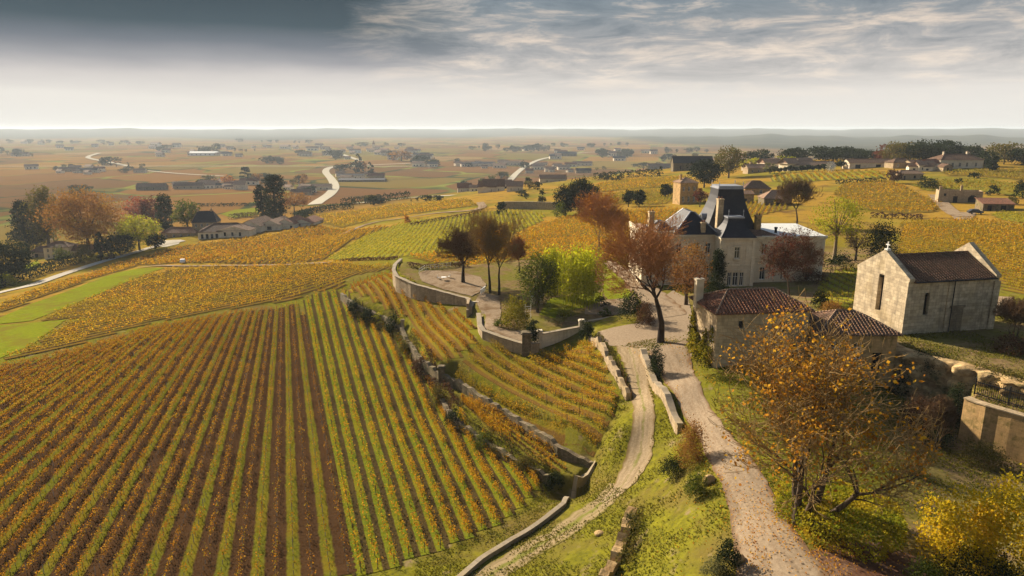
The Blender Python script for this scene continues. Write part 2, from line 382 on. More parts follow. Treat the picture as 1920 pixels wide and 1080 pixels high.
M['drive'] = track_mat('drive', (.18,.135,.09), (.31,.24,.165), (.15,.095,.055), 0)
M['asphalt'] = plain_mat('asphalt', (.34,.31,.26), (.48,.44,.37), 1., c=(.4,.35,.28))
M['white_road'] = plain_mat('white_road', (.36,.33,.26), (.5,.46,.37), .3)

M['track_grass'] = track_mat('track_grass', (.19,.14,.075), (.30,.23,.13), (.12,.105,.022), .28)
def stone_mat(name, a, b, mortar, bw=.62, bh=.31, stain=(.09,.07,.05), samt=.7, moss=None, lower=(.3,.22,.1)):
    t = NT(name); uv = t.uv(); p = t.obj()
    br = t.n('ShaderNodeTexBrick'); t.l(uv, br.inputs['Vector']); br.inputs['Scale'].default_value = 1
    br.inputs['Brick Width'].default_value = bw; br.inputs['Row Height'].default_value = bh; br.inputs['Mortar Size'].default_value = .012
    br.inputs['Mortar Smooth'].default_value = .4; br.inputs['Bias'].default_value = 0
    for k, c in (('Color1', a), ('Color2', b), ('Mortar', mortar)): br.inputs[k].default_value = (*c, 1)
    n = t.noise(p, 1.1, 5, .7); c = t.mix(t.math('MULTIPLY', t.f(n, .45, .72), samt), br.outputs['Color'], stain)
    s = t.noise(t.map(uv, (1.6, .14, 1)), 1, 5, .7); c = t.mix(t.math('MULTIPLY', t.f(s, .5, .72), samt), c, tuple(x*.7 for x in stain))
    c = t.mix(t.math('MULTIPLY', t.f(t.noise(p, .35, 3), .5, .7), .45), c, lower)
    if moss: c = t.mix(t.math('MULTIPLY', t.f(t.noise(p, .8, 4, .7), .5, .65), .8), c, moss)
    fine = t.noise(p, 9, 4, .7); h = t.math('ADD', t.math('MULTIPLY', br.outputs['Fac'], -.6), fine)
    return t.surf(c, .93, t.bump(h, .5, .03), .15)
M['chapel_stone'] = stone_mat('chapel_stone', (.60,.49,.33), (.40,.32,.215), (.17,.13,.085), .8, .42, (.13,.11,.085), .6)
M['gate_stone'] = stone_mat('gate_stone', (.58,.44,.27), (.40,.30,.18), (.2,.15,.08), .85, .42, (.2,.15,.09), .5)
M['chateau_stone'] = stone_mat('chateau_stone', (.68,.58,.42), (.62,.52,.37), (.46,.37,.25), .9, .4, (.38,.29,.19), .4, lower=(.58,.47,.31))
M['dressed_stone'] = stone_mat('dressed_stone', (.70,.61,.46), (.64,.55,.40), (.5,.42,.3), 1.2, .5, (.36,.28,.18), .4)
M['wall_stone'] = stone_mat('wall_stone', (.46,.35,.22), (.36,.27,.165), (.2,.15,.09), .5, .26, (.14,.105,.06), .6)
M['wall_rough'] = stone_mat('wall_rough', (.24,.185,.115), (.15,.115,.07), (.05,.04,.025), .42, .22, (.05,.042,.028), .85, (.07,.075,.02))
M['wall_ochre'] = stone_mat('wall_ochre', (.52,.33,.14), (.45,.28,.12), (.3,.19,.08), .8, .36, (.2,.13,.06), .5, (.13,.11,.03))
M['kerb_stone'] = stone_mat('kerb_stone', (.34,.28,.2), (.28,.23,.16), (.18,.14,.1), 1.4, .5, (.15,.12,.08), .5)
M['plaster'] = stone_mat('plaster', (.66,.56,.41), (.62,.52,.38), (.6,.5,.36), 3, 3, (.42,.33,.22), .35)
M['plaster_lifted'] = stone_mat('plaster_lifted', (.80,.70,.53), (.77,.67,.5), (.7,.6,.44), 3, 3, (.55,.44,.3), .3)  # plaster lightened in colour to make up for light missing on shaded walls
M['rock'] = None
def rock_mat():
    t = NT('rock'); p = t.obj(); n = t.noise(p, .9, 6, .7); m = t.noise(t.map(p, (.5, .5, 2.2)), .8, 4)
    c = t.ramp(n, [(.26, (.07,.05,.028)), (.42, (.36,.24,.11)), (.6, (.56,.40,.2))]); c = t.mix(t.f(m, .45, .65), c, (.26,.165,.075))
    c = t.mix(t.math('MULTIPLY', t.f(t.noise(p, .5, 4, .7), .53, .66), .85), c, (.06,.065,.018))
    return t.surf(c, .95, t.bump(n, 1, .25), .1)
M['rock'] = rock_mat()

def tile_mat(name, a, b, dark, w=.24, h=.42, moss=(.1,.075,.04), mossamt=.6):
    t = NT(name); uv = t.uv(); p = t.obj()
    br = t.n('ShaderNodeTexBrick'); t.l(uv, br.inputs['Vector']); br.inputs['Scale'].default_value = 1; br.offset = 0
    br.inputs['Brick Width'].default_value = w; br.inputs['Row Height'].default_value = h; br.inputs['Mortar Size'].default_value = .03; br.inputs['Mortar Smooth'].default_value = .8
    for k, c in (('Color1', a), ('Color2', b), ('Mortar', dark)): br.inputs[k].default_value = (*c, 1)
    sx = t.n('ShaderNodeSeparateXYZ'); t.l(uv, sx.inputs[0])
    wv = t.math('ABSOLUTE', t.math('SINE', t.math('MULTIPLY', sx.outputs[0], math.pi/w)))
    c = t.mix(t.math('MULTIPLY', t.f(t.noise(p, .8, 5, .7), .4, .68), mossamt), br.outputs['Color'], moss)
    c = t.mix(t.math('MULTIPLY', t.f(t.noise(p, 5, 3, .6), .55, .75), .5), c, (.34,.24,.17))
    return t.surf(c, .9, t.bump(t.math('ADD', wv, t.math('MULTIPLY', br.outputs['Fac'], -.4)), .9, .09), .15)
M['tile_red'] = tile_mat('tile_red', (.34,.14,.075), (.19,.08,.05), (.03,.017,.012), .34, .46, mossamt=.4)
M['tile_brown'] = tile_mat('tile_brown', (.24,.125,.075), (.13,.075,.05), (.03,.02,.014), .34, .46, moss=(.09,.07,.045), mossamt=.6)
M['tile_pale'] = tile_mat('tile_pale', (.42,.26,.17), (.28,.17,.11), (.10,.065,.045), .34, .46, moss=(.27,.2,.13))
M['slate'] = tile_mat('slate', (.045,.045,.055), (.03,.03,.04), (.015,.015,.02), .28, .2, (.05,.05,.055), .4)
def slate_mat():
    t = NT('slate'); uv = t.uv(); br = t.n('ShaderNodeTexBrick'); t.l(uv, br.inputs['Vector']); br.inputs['Scale'].default_value = 1
    br.inputs['Brick Width'].default_value = .3; br.inputs['Row Height'].default_value = .2; br.inputs['Mortar Size'].default_value = .012
    for k, c in (('Color1', (.02,.019,.025)), ('Color2', (.014,.013,.018)), ('Mortar', (.007,.007,.009))): br.inputs[k].default_value = (*c, 1)
    n = t.noise(t.obj(), .8, 4, .6)
    return t.surf(t.mix(t.math('MULTIPLY', t.f(n, .45, .7), .5), br.outputs['Color'], (.034,.031,.034)), .5, t.bump(br.outputs['Fac'], -.3, .02), .3)
M['slate'] = slate_mat()
def flat(name, col, rough=.6, metal=0, spec=.4):
    t = NT(name); n = t.noise(t.obj(), 2.5, 4, .7)
    return t.surf(t.mix(t.f(n, .3, .75), tuple(c*.8 for c in col), tuple(min(1, c*1.12) for c in col)), rough, t.bump(n, .15, .02), spec, metal)
M['zinc'] = flat('zinc', (.30,.31,.34), .45, .3)
M['white_paint'] = flat('white_paint', (.74,.72,.67), .5)
M['white_roof'] = flat('white_roof', (.62,.63,.6), .55)
M['glass'] = flat('window_glass', (.025,.028,.032), .12, 0, .6)
M['dark'] = flat('dark_opening', (.015,.012,.01), .9)
M['iron'] = flat('iron', (.02,.02,.022), .5, .4)
M['shutter'] = flat('shutter', (.52,.42,.28), .7)
M['shutter_red'] = flat('shutter_red', (.2,.06,.045), .7)
M['rubber'] = flat('rubber', (.02,.02,.02), .8)
M['car_white'] = flat('car_white', (.75,.75,.74), .3)
M['car_dark'] = flat('car_dark', (.03,.032,.038), .3)
M['lead'] = flat('lead', (.1,.1,.11), .5, .2)
# ---------------------------------------------------------------- ground
def build_ground():
    th = np.concatenate([np.linspace(-180, -48, 24)[:-1], np.arange(-48, 48.01, .27), np.linspace(48, 180, 24)[1:]])*math.pi/180
    Dl = np.concatenate([[6, 14, 22], np.geomspace(28, 160, 620)[:-1], np.geomspace(160, 700, 330)[:-1], np.geomspace(700, 19000, 150)])
    T, Dm = np.meshgrid(th, Dl); X = Dm*np.sin(T); Y = Dm*np.cos(T); Z = H(X, Y)
    nr, nt = T.shape; V = np.stack([X, Y, Z], -1).reshape(-1, 3)
    i = np.arange(nr*nt).reshape(nr, nt)
    F = np.stack([i[:-1, :-1], i[:-1, 1:], i[1:, 1:], i[1:, :-1]], -1).reshape(-1, 4)[:, ::-1]
    V = np.vstack([V, [[0, 0, Z[0].mean()]]]); c = len(V)-1
    F2 = np.stack([i[0, 1:], i[0, :-1], np.full(nt-1, c)], -1)[:, ::-1]
    me = mesh_np('ground', V, [F, F2], M['ground'], smooth=True)
    z = V[:, 2]; D = np.hypot(V[:, 0], V[:, 1])
    at = me.attributes.new('plain', 'FLOAT', 'POINT'); at.data.foreach_set('value', np.clip((D-420)/120, 0, 1)*np.clip((52-z)/15+(D>4000)*9, 0, 1))
    th_ = np.arctan2(V[:, 0], V[:, 1])
    q = V[:, :2]; near = D < 260; lt = np.zeros(len(V)); lp = W([(900,470),(1130,470),(1260,455),(1300,560),(1305,600),(1520,640),(1640,700),(1690,900),(1640,1080),(1950,1080),(1950,640),(1780,650),(1560,600),(1640,560),(1690,470),(1560,470),(1300,440),(1180,430)], 28.5)
    lt[near] = np.maximum(np.clip(sdist(q[near], polyG)/2, 0, 1), np.clip(sdist(q[near], lp)/4+.5, 0, 1)); at = me.attributes.new('litter', 'FLOAT', 'POINT'); at.data.foreach_set('value', lt)
    at = me.attributes.new('dry', 'FLOAT', 'POINT'); at.data.foreach_set('value', np.clip((D-170)/60, 0, 1))
    edge = 5200+900*np.sin(th_*9+1)+600*np.sin(th_*23)-2600*np.clip((th_-.08)*4, -0.2, 1)
    at = me.attributes.new('wood', 'FLOAT', 'POINT'); at.data.foreach_set('value', np.clip((D-edge)/900, 0, 1))
    tag(link('ground', me), kind='structure')
build_ground()

def lift(x, y): return .02+.0005*np.hypot(x, y)

def sheet(name, px, mat, world=None, step=None, jag=.15, off=1.0):
    """a patch of ground cover draped over the terrain inside a pixel polygon"""
    poly = np.asarray(world) if world is not None else GP(px)[:, :2]
    # resample the edge, jitter it
    P = []
    n = len(poly)
    D = np.hypot(*poly.mean(0)); st = step or max(.5, D*.006)
    for a, b in zip(poly, np.roll(poly, -1, 0)):
        k = max(1, int(np.hypot(*(b-a))/st))
        for j in range(k): P.append(a+(b-a)*j/k)
    P = np.array(P)+rng.normal(0, jag*st*.5, (len(P), 2))
    bm = bmesh.new(); bv = [bm.verts.new((x, y, 0)) for x, y in P]
    es = [bm.edges.new((bv[i], bv[(i+1) % len(bv)])) for i in range(len(bv))]
    # interior grid points through triangulation of polygon + cuts
    bmesh.ops.triangle_fill(bm, use_beauty=True, use_dissolve=False, edges=es)
    lo, hi = P.min(0), P.max(0); s = st*2
    for ax in (0, 1):
        for c in np.arange(lo[ax]+s*.5, hi[ax], s):
            co = [0, 0, 0]; co[ax] = c; no = [0, 0, 0]; no[ax] = 1
            bmesh.ops.bisect_plane(bm, geom=bm.verts[:]+bm.edges[:]+bm.faces[:], plane_co=co, plane_no=no)
    bmesh.ops.triangulate(bm, faces=bm.faces[:])
    X = np.array([v.co for v in bm.verts]); z = H(X[:, 0], X[:, 1])+lift(X[:, 0], X[:, 1])*off
    for v, q in zip(bm.verts, z): v.co.z = q
    for f in bm.faces:
        if f.normal.z < 0: f.normal_flip()
    me = bpy.data.meshes.new(name); bm.to_mesh(me); bm.free(); me.materials.append(mat)
    for p in me.polygons: p.use_smooth = True
    return tag(link(name, me), kind='structure')

def smooth_line(P, st):
    P = np.asarray(P, float); Q = P
    for _ in range(2):
        Q = np.vstack([Q[:1]]+[np.stack([.75*a+.25*b, .25*a+.75*b]) for a, b in zip(Q[:-1], Q[1:])]+[Q[-1:]])
    d = np.r_[0, np.cumsum(np.hypot(*np.diff(Q[:, :2], axis=0).T))]; n = max(2, int(d[-1]/st)+1); s = np.linspace(0, d[-1], n)
    return np.stack([np.interp(s, d, Q[:, k]) for k in range(Q.shape[1])], -1), s

def road(name, left, right, mat, n=7, off=1.6, jag=.3, st=None):
    """strip between two pixel polylines"""
    L, R_ = GP(left)[:, :2], GP(right)[:, :2]
    D = np.hypot(*L.mean(0)); st = st or max(.6, D*.008)
    A, sa = smooth_line(L, st); B, sb = smooth_line(R_, st); m = max(len(A), len(B))
    rs = lambda Q: np.stack([np.interp(np.linspace(0, len(Q)-1, m), np.arange(len(Q)), Q[:, k]) for k in (0, 1)], -1)
    A, B = rs(A), rs(B); A = A+rng.normal(0, jag*.4, A.shape); B = B+rng.normal(0, jag*.4, B.shape)
    t = np.linspace(0, 1, n); X = A[:, None]*(1-t)[None, :, None]+B[:, None]*t[None, :, None]
    z = H(X[..., 0], X[..., 1])+lift(X[..., 0], X[..., 1])*off
    V = np.concatenate([X, z[..., None]], -1).reshape(-1, 3); i = np.arange(m*n).reshape(m, n)
    F = np.stack([i[:-1, :-1], i[:-1, 1:], i[1:, 1:], i[1:, :-1]], -1).reshape(-1, 4)
    s = np.r_[0, np.cumsum(np.hypot(*np.diff((A+B)/2, axis=0).T))]
    uv = np.stack([np.broadcast_to(t*2-1, (m, n)), np.broadcast_to(s[:, None], (m, n))], -1).reshape(-1, 2)
    me = mesh_np(name, V, F, mat, uv[F.ravel()], True)
    if me.polygons[0].normal.z < 0: me.flip_normals()
    return tag(link(name, me), kind='structure')

def ribbon(name, line, width, mat, off=1.6, world=None, st=None):
    """road of constant width along a pixel polyline"""
    L = np.asarray(world) if world is not None else GP(line)[:, :2]
    D = np.hypot(*L.mean(0)); A, s = smooth_line(L, st or max(1., D*.01)); d = np.gradient(A, axis=0); d /= np.hypot(*d.T)[:, None]; nn = np.stack([-d[:, 1], d[:, 0]], -1)
    t = np.linspace(-1, 1, 5); X = A[:, None]+nn[:, None]*t[None, :, None]*width/2; m = len(A)
    z = H(X[..., 0], X[..., 1])+lift(X[..., 0], X[..., 1])*off
    V = np.concatenate([X, z[..., None]], -1).reshape(-1, 3); i = np.arange(m*5).reshape(m, 5)
    F = np.stack([i[:-1, :-1], i[1:, :-1], i[1:, 1:], i[:-1, 1:]], -1).reshape(-1, 4)
    uv = np.stack([np.broadcast_to(t, (m, 5)), np.broadcast_to(s[:, None], (m, 5))], -1).reshape(-1, 2)
    me = mesh_np(name, V, F, mat, uv[F.ravel()], True)
    if me.polygons[0].normal.z < 0: me.flip_normals()
    return tag(link(name, me), kind='structure')

# ---------------------------------------------------------------- leaves
def leaf_quads(Cn, size, flat=0., asp=.75):
    """random quads at the points Cn (n,3); size scalar or (n,)"""
    n = len(Cn); size = np.broadcast_to(np.asarray(size, float), (n,))*rng.uniform(.65, 1.35, n)
    a = rng.normal(size=(n, 3)); a[:, 2] *= (1-flat); a /= np.linalg.norm(a, axis=1)[:, None]
    b = np.cross(a, rng.normal(size=(n, 3))); b /= np.linalg.norm(b, axis=1)[:, None]
    a = a*size[:, None]*.5; b = b*size[:, None]*.5*asp
    V = np.stack([Cn-a*.9, Cn-b, Cn+a, Cn+b], 1).reshape(-1, 3)
    return V, np.arange(4*n).reshape(n, 4)

def ordinal(n): return '%d%s' % (n, 'th' if 10 <= n % 100 <= 20 else {1: 'st', 2: 'nd', 3: 'rd'}.get(n % 10, 'th'))
VROWS = [0]
def field(poly, LL, RR, spacing, leafm, soilm, desc=None, group=None, density=1., hgt=1.25, single=True, dens_fn=None, surf=None, lead=(1, 1), gap=.1, name='trellised_vine', edge='right', stem=True, lsz=1.0, soiloff=1.0, fan=0., stemm='vine_wood', wid=.1):
    """rows of vines between and beyond two guide lines (pixels), clipped to a pixel polygon"""
    pr = (lambda q: on(surf, q)[:, :2]) if surf is not None else (lambda q: GP(q)[:, :2])
    P = pr(poly) if not isinstance(poly, np.ndarray) else poly; L = pr(LL); Rr = pr(RR) if RR is not None else None
    def resamp(A, n=60):
        d = np.r_[0, np.cumsum(np.hypot(*np.diff(A, axis=0).T))]; s = np.linspace(0, d[-1], n); return np.stack([np.interp(s, d, A[:, k]) for k in (0, 1)], -1)
    if RR is None:
        d0 = L[-1]-L[0]; d0 /= np.hypot(*d0); Rr = L+np.array([d0[1], -d0[0]])*spacing*10
    L, Rr = resamp(L), resamp(Rr)
    # extend both ends in a straight line
    def ext(A, e):
        d0 = A[0]-A[3]; d0 /= np.hypot(*d0); d1 = A[-1]-A[-4]; d1 /= np.hypot(*d1)
        return np.vstack([A[0]+d0*e, A, A[-1]+d1*e])
    e = max(np.ptp(P[:, 0]), np.ptp(P[:, 1]))*1.2
    L, Rr = resamp(ext(L, e), 500), resamp(ext(Rr, e), 500)
    mid = np.mean([np.hypot(*(Rr-q).T).min() for q in L[215:285:6]]); n = max(1, round(mid/spacing))
    K0 = int(math.ceil(-lead[0]*n*3)) if lead[0] else 0; K1 = n+(int(n*3*lead[1]) if lead[1] else 0)
    if RR is None:
        nn_ = np.array([d0[1], -d0[0]]); pj = (P-L[len(L)//2])@nn_/spacing; K0, K1 = int(pj.min())-2, int(pj.max())+2; n = 10
    sV, sF, sUV = [], [], []; nv = 0; mass = []; count = 0; rows = []
    D0 = np.hypot(*P.mean(0)); step = max(.9, D0*.008)
    for k in range(K0, K1+1):
        def line(kk):
            if RR is not None or not fan: return L+(Rr-L)*kk/n
            a = -R(fan)*kk; ca, sa = math.cos(a), math.sin(a); dd = np.array([d0[0]*ca+d0[1]*sa, -d0[0]*sa+d0[1]*ca]); return (L[250]+np.array([d0[1], -d0[0]])*spacing*kk)+np.linspace(-1, 1, 500)[:, None]*dd*e
        A = line(k); d = np.r_[0, np.cumsum(np.hypot(*np.diff(A, axis=0).T))]; s = np.arange(0, d[-1], step)
        Q = np.stack([np.interp(s, d, A[:, 0]), np.interp(s, d, A[:, 1])], -1); m = inside(Q, P)
        if m.sum() < 2: continue
        Bq = line(k+1); dn = Bq-A; Tn = np.stack([np.interp(s, d, dn[:, 0]), np.interp(s, d, dn[:, 1])], -1)
        idx = np.nonzero(m)[0]; runs = np.split(idx, np.nonzero(np.diff(idx) > 1)[0]+1)
        for r in runs:
            if len(r) < 2: continue
            C_, T_, S_ = Q[r], Tn[r], s[r]
            # ground strip
            X = C_[:, None]+T_[:, None]*np.array([-.5, 0, .5])[None, :, None]; z = H(X[..., 0], X[..., 1])+lift(X[..., 0], X[..., 1])*soiloff
            i = np.arange(len(r)*3).reshape(len(r), 3)+nv
            f = np.stack([i[:-1, :-1], i[:-1, 1:], i[1:, 1:], i[1:, :-1]], -1).reshape(-1, 4)
            sV.append(np.concatenate([X, z[..., None]], -1).reshape(-1, 3)); sF.append(f); nv += len(r)*3
            u = np.broadcast_to(k+np.array([-.5, 0, .5])+200, (len(r), 3)); uv = np.stack([u, np.broadcast_to(S_[:, None], (len(r), 3))], -1).reshape(-1, 2)
            sUV.append((f.ravel()-i.min(), uv))
            # vines
            ln = S_[-1]-S_[0]; D = np.hypot(*C_.mean(0)); ls = (max(.135, D*.0016) if single else max(.17, D*.0019))*lsz
            dens = density*(dens_fn(C_.mean(0), k/n) if dens_fn else 1.)
            per = 1.15*dens*hgt/ls**2*.85; nl = int(ln*per)
            if nl < 1: continue
            t = rng.uniform(0, len(r)-1, nl)
            # individual plants thin out here and there
            pl = np.floor(np.interp(t, np.arange(len(r)), S_)/1.1).astype(int); vig = rng.uniform(0, 1, pl.max()+2)
            keep = rng.uniform(0, 1, nl) < np.clip(.15+1.2*vig[pl], 0, 1)*(vig[pl] > gap); t = t[keep]; vg = vig[pl[keep]]; nl = len(t)
            if nl < 1: continue
            cx = np.stack([np.interp(t, np.arange(len(r)), C_[:, j]) for j in (0, 1)], -1); sp = np.hypot(*T_.T).mean()
            tn = T_[len(r)//2]/sp
            cx = cx+tn[None]*rng.normal(0, wid+.1*min(1, ls), nl)[:, None]
            zz = H(cx[:, 0], cx[:, 1])+.35+rng.beta(1.6, 1.7, nl)*(hgt-.3)*(.75+.4*vg)
            V, F = leaf_quads(np.c_[cx, zz], ls)
            rows.append((k, V, F, C_, S_, D))
    if sV:
        V = np.vstack(sV); F = np.vstack(sF); UV = np.concatenate([uv[f] for f, uv in sUV])
        me = mesh_np('vineyard_soil', V, F, soilm, UV, True)
        if me.polygons[0].normal.z < 0: me.flip_normals()
        tag(link('vineyard_soil', me), kind='structure')
    if single:
        rows.sort(key=lambda r: (-r[0] if edge == 'right' else r[0])); last = None; c = 0
        byk = {}
        for r in rows: byk.setdefault(r[0], []).append(r)
        for k, rs in byk.items():
            c += 1; V = np.vstack([r[1] for r in rs]); nL = len(V)//4; F = np.arange(4*nL).reshape(nL, 4)
            sv, sf = [], []; b = len(V)
            if stem:
                for r in rs:
                    C_, S_ = r[3], r[4]; q = np.arange(S_[0]+.4, S_[-1], 1.1 if r[5] < 110 else 2.2); xs = np.stack([np.interp(q, S_, C_[:, j]) for j in (0, 1)], -1)
                    zs = H(xs[:, 0], xs[:, 1]); h = np.where(np.arange(len(q)) % 6 == 0, hgt*1.05, hgt*.55); w = np.where(np.arange(len(q)) % 6 == 0, .035, .03)*max(1, r[5]/90)
                    for dx, dy in ((1, 0),):
                        o = np.stack([w*dx, w*dy, w*0], -1); p0 = np.c_[xs, zs-.05]; p1 = np.c_[xs, zs+h]
                        sv.append(np.stack([p0-o, p0+o, p1+o, p1-o], 1).reshape(-1, 3))
            nS = 0
            if sv:
                S = np.vstack(sv); nS = len(S)//4; V = np.vstack([V, S]); F = np.vstack([F, np.arange(4*nS).reshape(nS, 4)+b])
            me = mesh_np(name, V, F, [leafm, M[stemm]], mi=np.r_[np.zeros(nL, int), np.ones(nS, int)])
            o = link(name, me); tag(o, desc % ordinal(c), 'vine row', group); VROWS[0] += 1
    elif rows:
        V = np.vstack([r[1] for r in rows]); nL = len(V)//4
        me = mesh_np('vines', V, np.arange(4*nL).reshape(nL, 4), leafm); tag(link('vines', me), desc, 'vines', kind='stuff')
    print('field', (desc or '')[:40], 'rows', len(rows), 'quads', sum(len(r[2]) for r in rows))
# ---------------------------------------------------------------- vineyards
A_POLY = [(-420,1300),(-420,790),(-120,712),(0,688),(100,668),(200,640),(290,612),(380,598),(450,585),(520,578),(560,568),(572,600),(590,700),(614,830),(636,960),(655,1085),(690,1300)]
field(A_POLY, [(250,1070),(445,603)], [(655,1085),(565,572)], 1.27, M['vine_brown'], M['soil_stripe'],
      'thin brown vine row, %s from the right in the striped field', 'vine rows of the striped field',
      density=1.9, wid=.15, hgt=.95, dens_fn=lambda c, u: float(np.clip(1.0-.8*np.clip((u+.7)/1.5, 0, 1), .2, 1)), lead=(1, 1), gap=.14, lsz=.95, stemm='stake')
B_POLY = [(566,568),(585,552),(618,545),(650,546),(654,566),(680,592),(732,616),(768,640),(796,676),(824,714),(852,766),(890,806),(945,842),(1000,880),(1012,932),(960,975),(890,1010),(800,1045),(740,1070),(662,1092),(640,960),(618,830),(594,700),(576,600)]
field(B_POLY, [(664,1010),(580,580)], None, 1.75, M['vine_orange'], M['soil_grass'],
      'tall orange vine row, %s from the right in the steep field under the terrace', 'vine rows under the terrace wall', density=2.3, wid=.2, hgt=1.1, gap=.05, fan=-.28, dens_fn=lambda c, u: float(np.clip(.25+(u-.2)*1.1, .3, 1)))
field([(656,548),(680,556),(730,582),(762,600),(778,634),(806,676),(830,688),(868,670),(903,640),(888,622),(880,592),(776,552),(742,536),(735,520),(745,505),(700,512),(662,520)],
      [(735,592),(800,690)], [(792,590),(856,667)], 1.5, M['vine_brown'], M['soil_ochre'], 'rusty vine row, %s from the right below the curved garden wall', 'vine rows under the curved wall', density=1.6, wid=.15, hgt=1.15, surf=surfC)
field([(832,690),(870,672),(905,640),(935,650),(990,676),(1060,655),(1108,646),(1136,690),(1156,745),(1152,800),(1130,844),(1095,846),(1040,814),(955,759),(880,714)],
      [(873,667),(1140,813)], [(930,655),(1150,760)], 1.35, M['vine_gold'], M['soil_ochre'], 'dense golden vine row, %s from the garden wall on the broad terrace', 'golden vine rows on the broad terrace', density=1.9, wid=.17, hgt=1.35, surf=surfC, edge='right')
field([(862,752),(880,750),(960,795),(1050,862),(1062,885),(1040,888),(985,850),(910,808)], [(867,753),(1043,873)], [(880,765),(1030,880)], 1.35, M['vine_orange'], M['soil_ochre'],
      'short red orange vine row, %s on the narrow ledge between stone walls', 'vine rows on the narrow ledge', density=1.6, wid=.15, surf=surfC2)
# hillside left of the terraces
M1 = [(-300,720),(-60,690),(0,672),(60,650),(132,604),(240,582),(120,606),(70,602),(150,566),(240,528),(320,504),(420,500),(560,496),(640,492),(735,500),(740,508),(700,510),(655,518),(648,545),(615,543),(580,552),(560,562),(440,580),(290,606),(200,634),(100,662),(0,682)]
M1b = [(0,676),(60,650),(128,606),(240,580),(150,598),(66,604),(155,566),(240,528),(320,506),(420,500),(560,496),(640,493),(744,496),(730,507),(655,518),(646,545),(614,542),(580,550),(556,562),(440,578),(290,604),(200,630),(100,660)]
field(M1b, [(100,640),(560,540)], None, 2.7, M['vine_gold'], M['soil_dark'], 'golden autumn vines massed on the slope beyond the striped field', single=False, density=1.5, hgt=1.3)
M2 = [(-20,600),(0,588),(90,553),(180,522),(260,498),(310,496),(430,496),(600,490),(628,470),(660,452),(735,424),(650,432),(590,422),(520,438),(420,452),(340,462),(200,500),(90,538),(0,572)]
field(M2, [(60,570),(350,480)], None, 2.8, M['vine_rust'], M['soil_dark'], 'rust orange vines on the long slope above the road and the estate', single=False, density=1.5, hgt=1.35)
field([(592,404),(640,398),(740,384),(880,374),(897,386),(800,398),(700,412),(640,428),(600,418)], [(640,420),(720,395)], None, 2.2, M['vine_gold'], M['soil_ochre'], 'gold vines in the strip of field along the pale hill track', single=False)
field([(612,488),(640,470),(690,440),(760,416),(860,405),(945,394),(1022,402),(1018,415),(985,428),(960,440),(900,470),(840,480),(760,482),(700,486),(640,488)], [(650,472),(700,440)], None, 1.9, M['vine_green'], M['soil_green'], 'yellow green vines still in leaf on the sloping field behind the garden', single=False, density=.75, hgt=1.2)
field([(760,484),(850,478),(930,470),(990,432),(1030,416),(1080,404),(1130,400),(1240,392),(1290,395),(1270,420),(1220,450),(1190,480),(1160,492),(1080,490),(960,488),(860,492)], [(940,480),(1080,420)], None, 1.7, M['vine_orange'], M['soil_ochre'], 'bright orange vines filling the field between the garden and the hilltop', single=False, density=1.05, hgt=1.4)
field([(1112,362),(1120,344),(1200,334),(1285,330),(1292,342),(1270,350),(1180,356)], [(1140,360),(1190,340)], None, 2.2, M['vine_gold'], M['soil_ochre'], 'gold vines on the hill brow above the dark pines', single=False)
field([(1118,368),(1180,358),(1268,352),(1280,374),(1240,384),(1130,384)], [(1140,380),(1180,362)], None, 2.0, M['vine_straw'], M['soil_ochre'], 'dull gold vines below the brow left of the tall stone house', single=False)
field([(1390,378),(1470,372),(1480,392),(1400,410)], [(1400,405),(1420,380)], None, 1.8, M['vine_gold'], M['soil_ochre'], 'small plot of gold vines behind the dark chateau tower', single=False)
R1 = [(1680,420),(1720,414),(1800,412),(1860,418),(1960,430),(2060,470),(2060,600),(1960,560),(1880,520),(1850,490),(1800,462),(1760,470),(1700,478),(1670,470)]
field([(1664,490),(1685,460),(1690,418),(1800,412),(1870,418),(1960,432),(2080,470),(2080,590),(1960,566),(1880,545),(1860,520),(1800,470),(1760,482),(1690,500)], [(1700,490),(1880,530)], None, 1.7, M['vine_gold'], M['soil_ochre'], 'golden vines in the big field behind the old chapel', single=False, density=1.05, hgt=1.4)
field([(1560,362),(1580,345),(1660,338),(1700,350),(1740,372),(1770,384),(1762,398),(1690,402),(1600,392)], [(1600,390),(1720,400)], None, 1.9, M['vine_gold'], M['soil_ochre'], 'golden vines in the field left of the ruined stone house', single=False)
field([(1440,340),(1455,328),(1560,324),(1640,320),(1668,328),(1660,334),(1580,338),(1480,343)], [(1470,342),(1462,330)], None, 3.6, M['vine_gold'], M['soil_green'], 'bright yellow vines in combed rows under the clipped round trees', single=False, density=1.7, hgt=1.6)
field([(1536,306),(1545,300),(1640,299),(1668,304),(1640,308),(1560,309)], [(1560,308),(1570,300)], None, 2.6, M['vine_gold'], M['soil_ochre'], 'thin strip of yellow vines in front of the dark wood', single=False)
field([(1760,322),(1840,318),(1960,316),(2060,330),(2060,345),(1960,342),(1850,332),(1780,330)], [(1790,330),(1930,340)], None, 2.2, M['vine_straw'], M['soil_ochre'], 'straw coloured vines in front of the pale villa', single=False)
field([(1700,345),(1750,338),(1850,338),(1950,350),(2050,372),(2050,395),(1930,372),(1860,362),(1800,356),(1740,360)], [(1740,355),(1900,365)], None, 2.0, M['vine_straw'], M['soil_green'], 'straw and green vines on the ridge above the ruined stone house', single=False)
field([(1850,400),(1960,402),(2050,425),(2050,450),(1940,420),(1880,414)], [(1870,410),(1960,425)], None, 2.0, M['vine_green'], M['soil_green'], 'green vines beside the ruined house on the right edge', single=False)
field([(1520,566),(1534,530),(1560,508),(1616,498),(1612,560),(1590,590),(1560,584)], [(1530,560),(1600,585)], [(1550,512),(1612,540)], 2.2, M['vine_straw'], M['soil_green'], 'leafless low vine row, %s from the chapel in the small green plot', 'vine rows left of the chapel', density=.4, hgt=1.3)
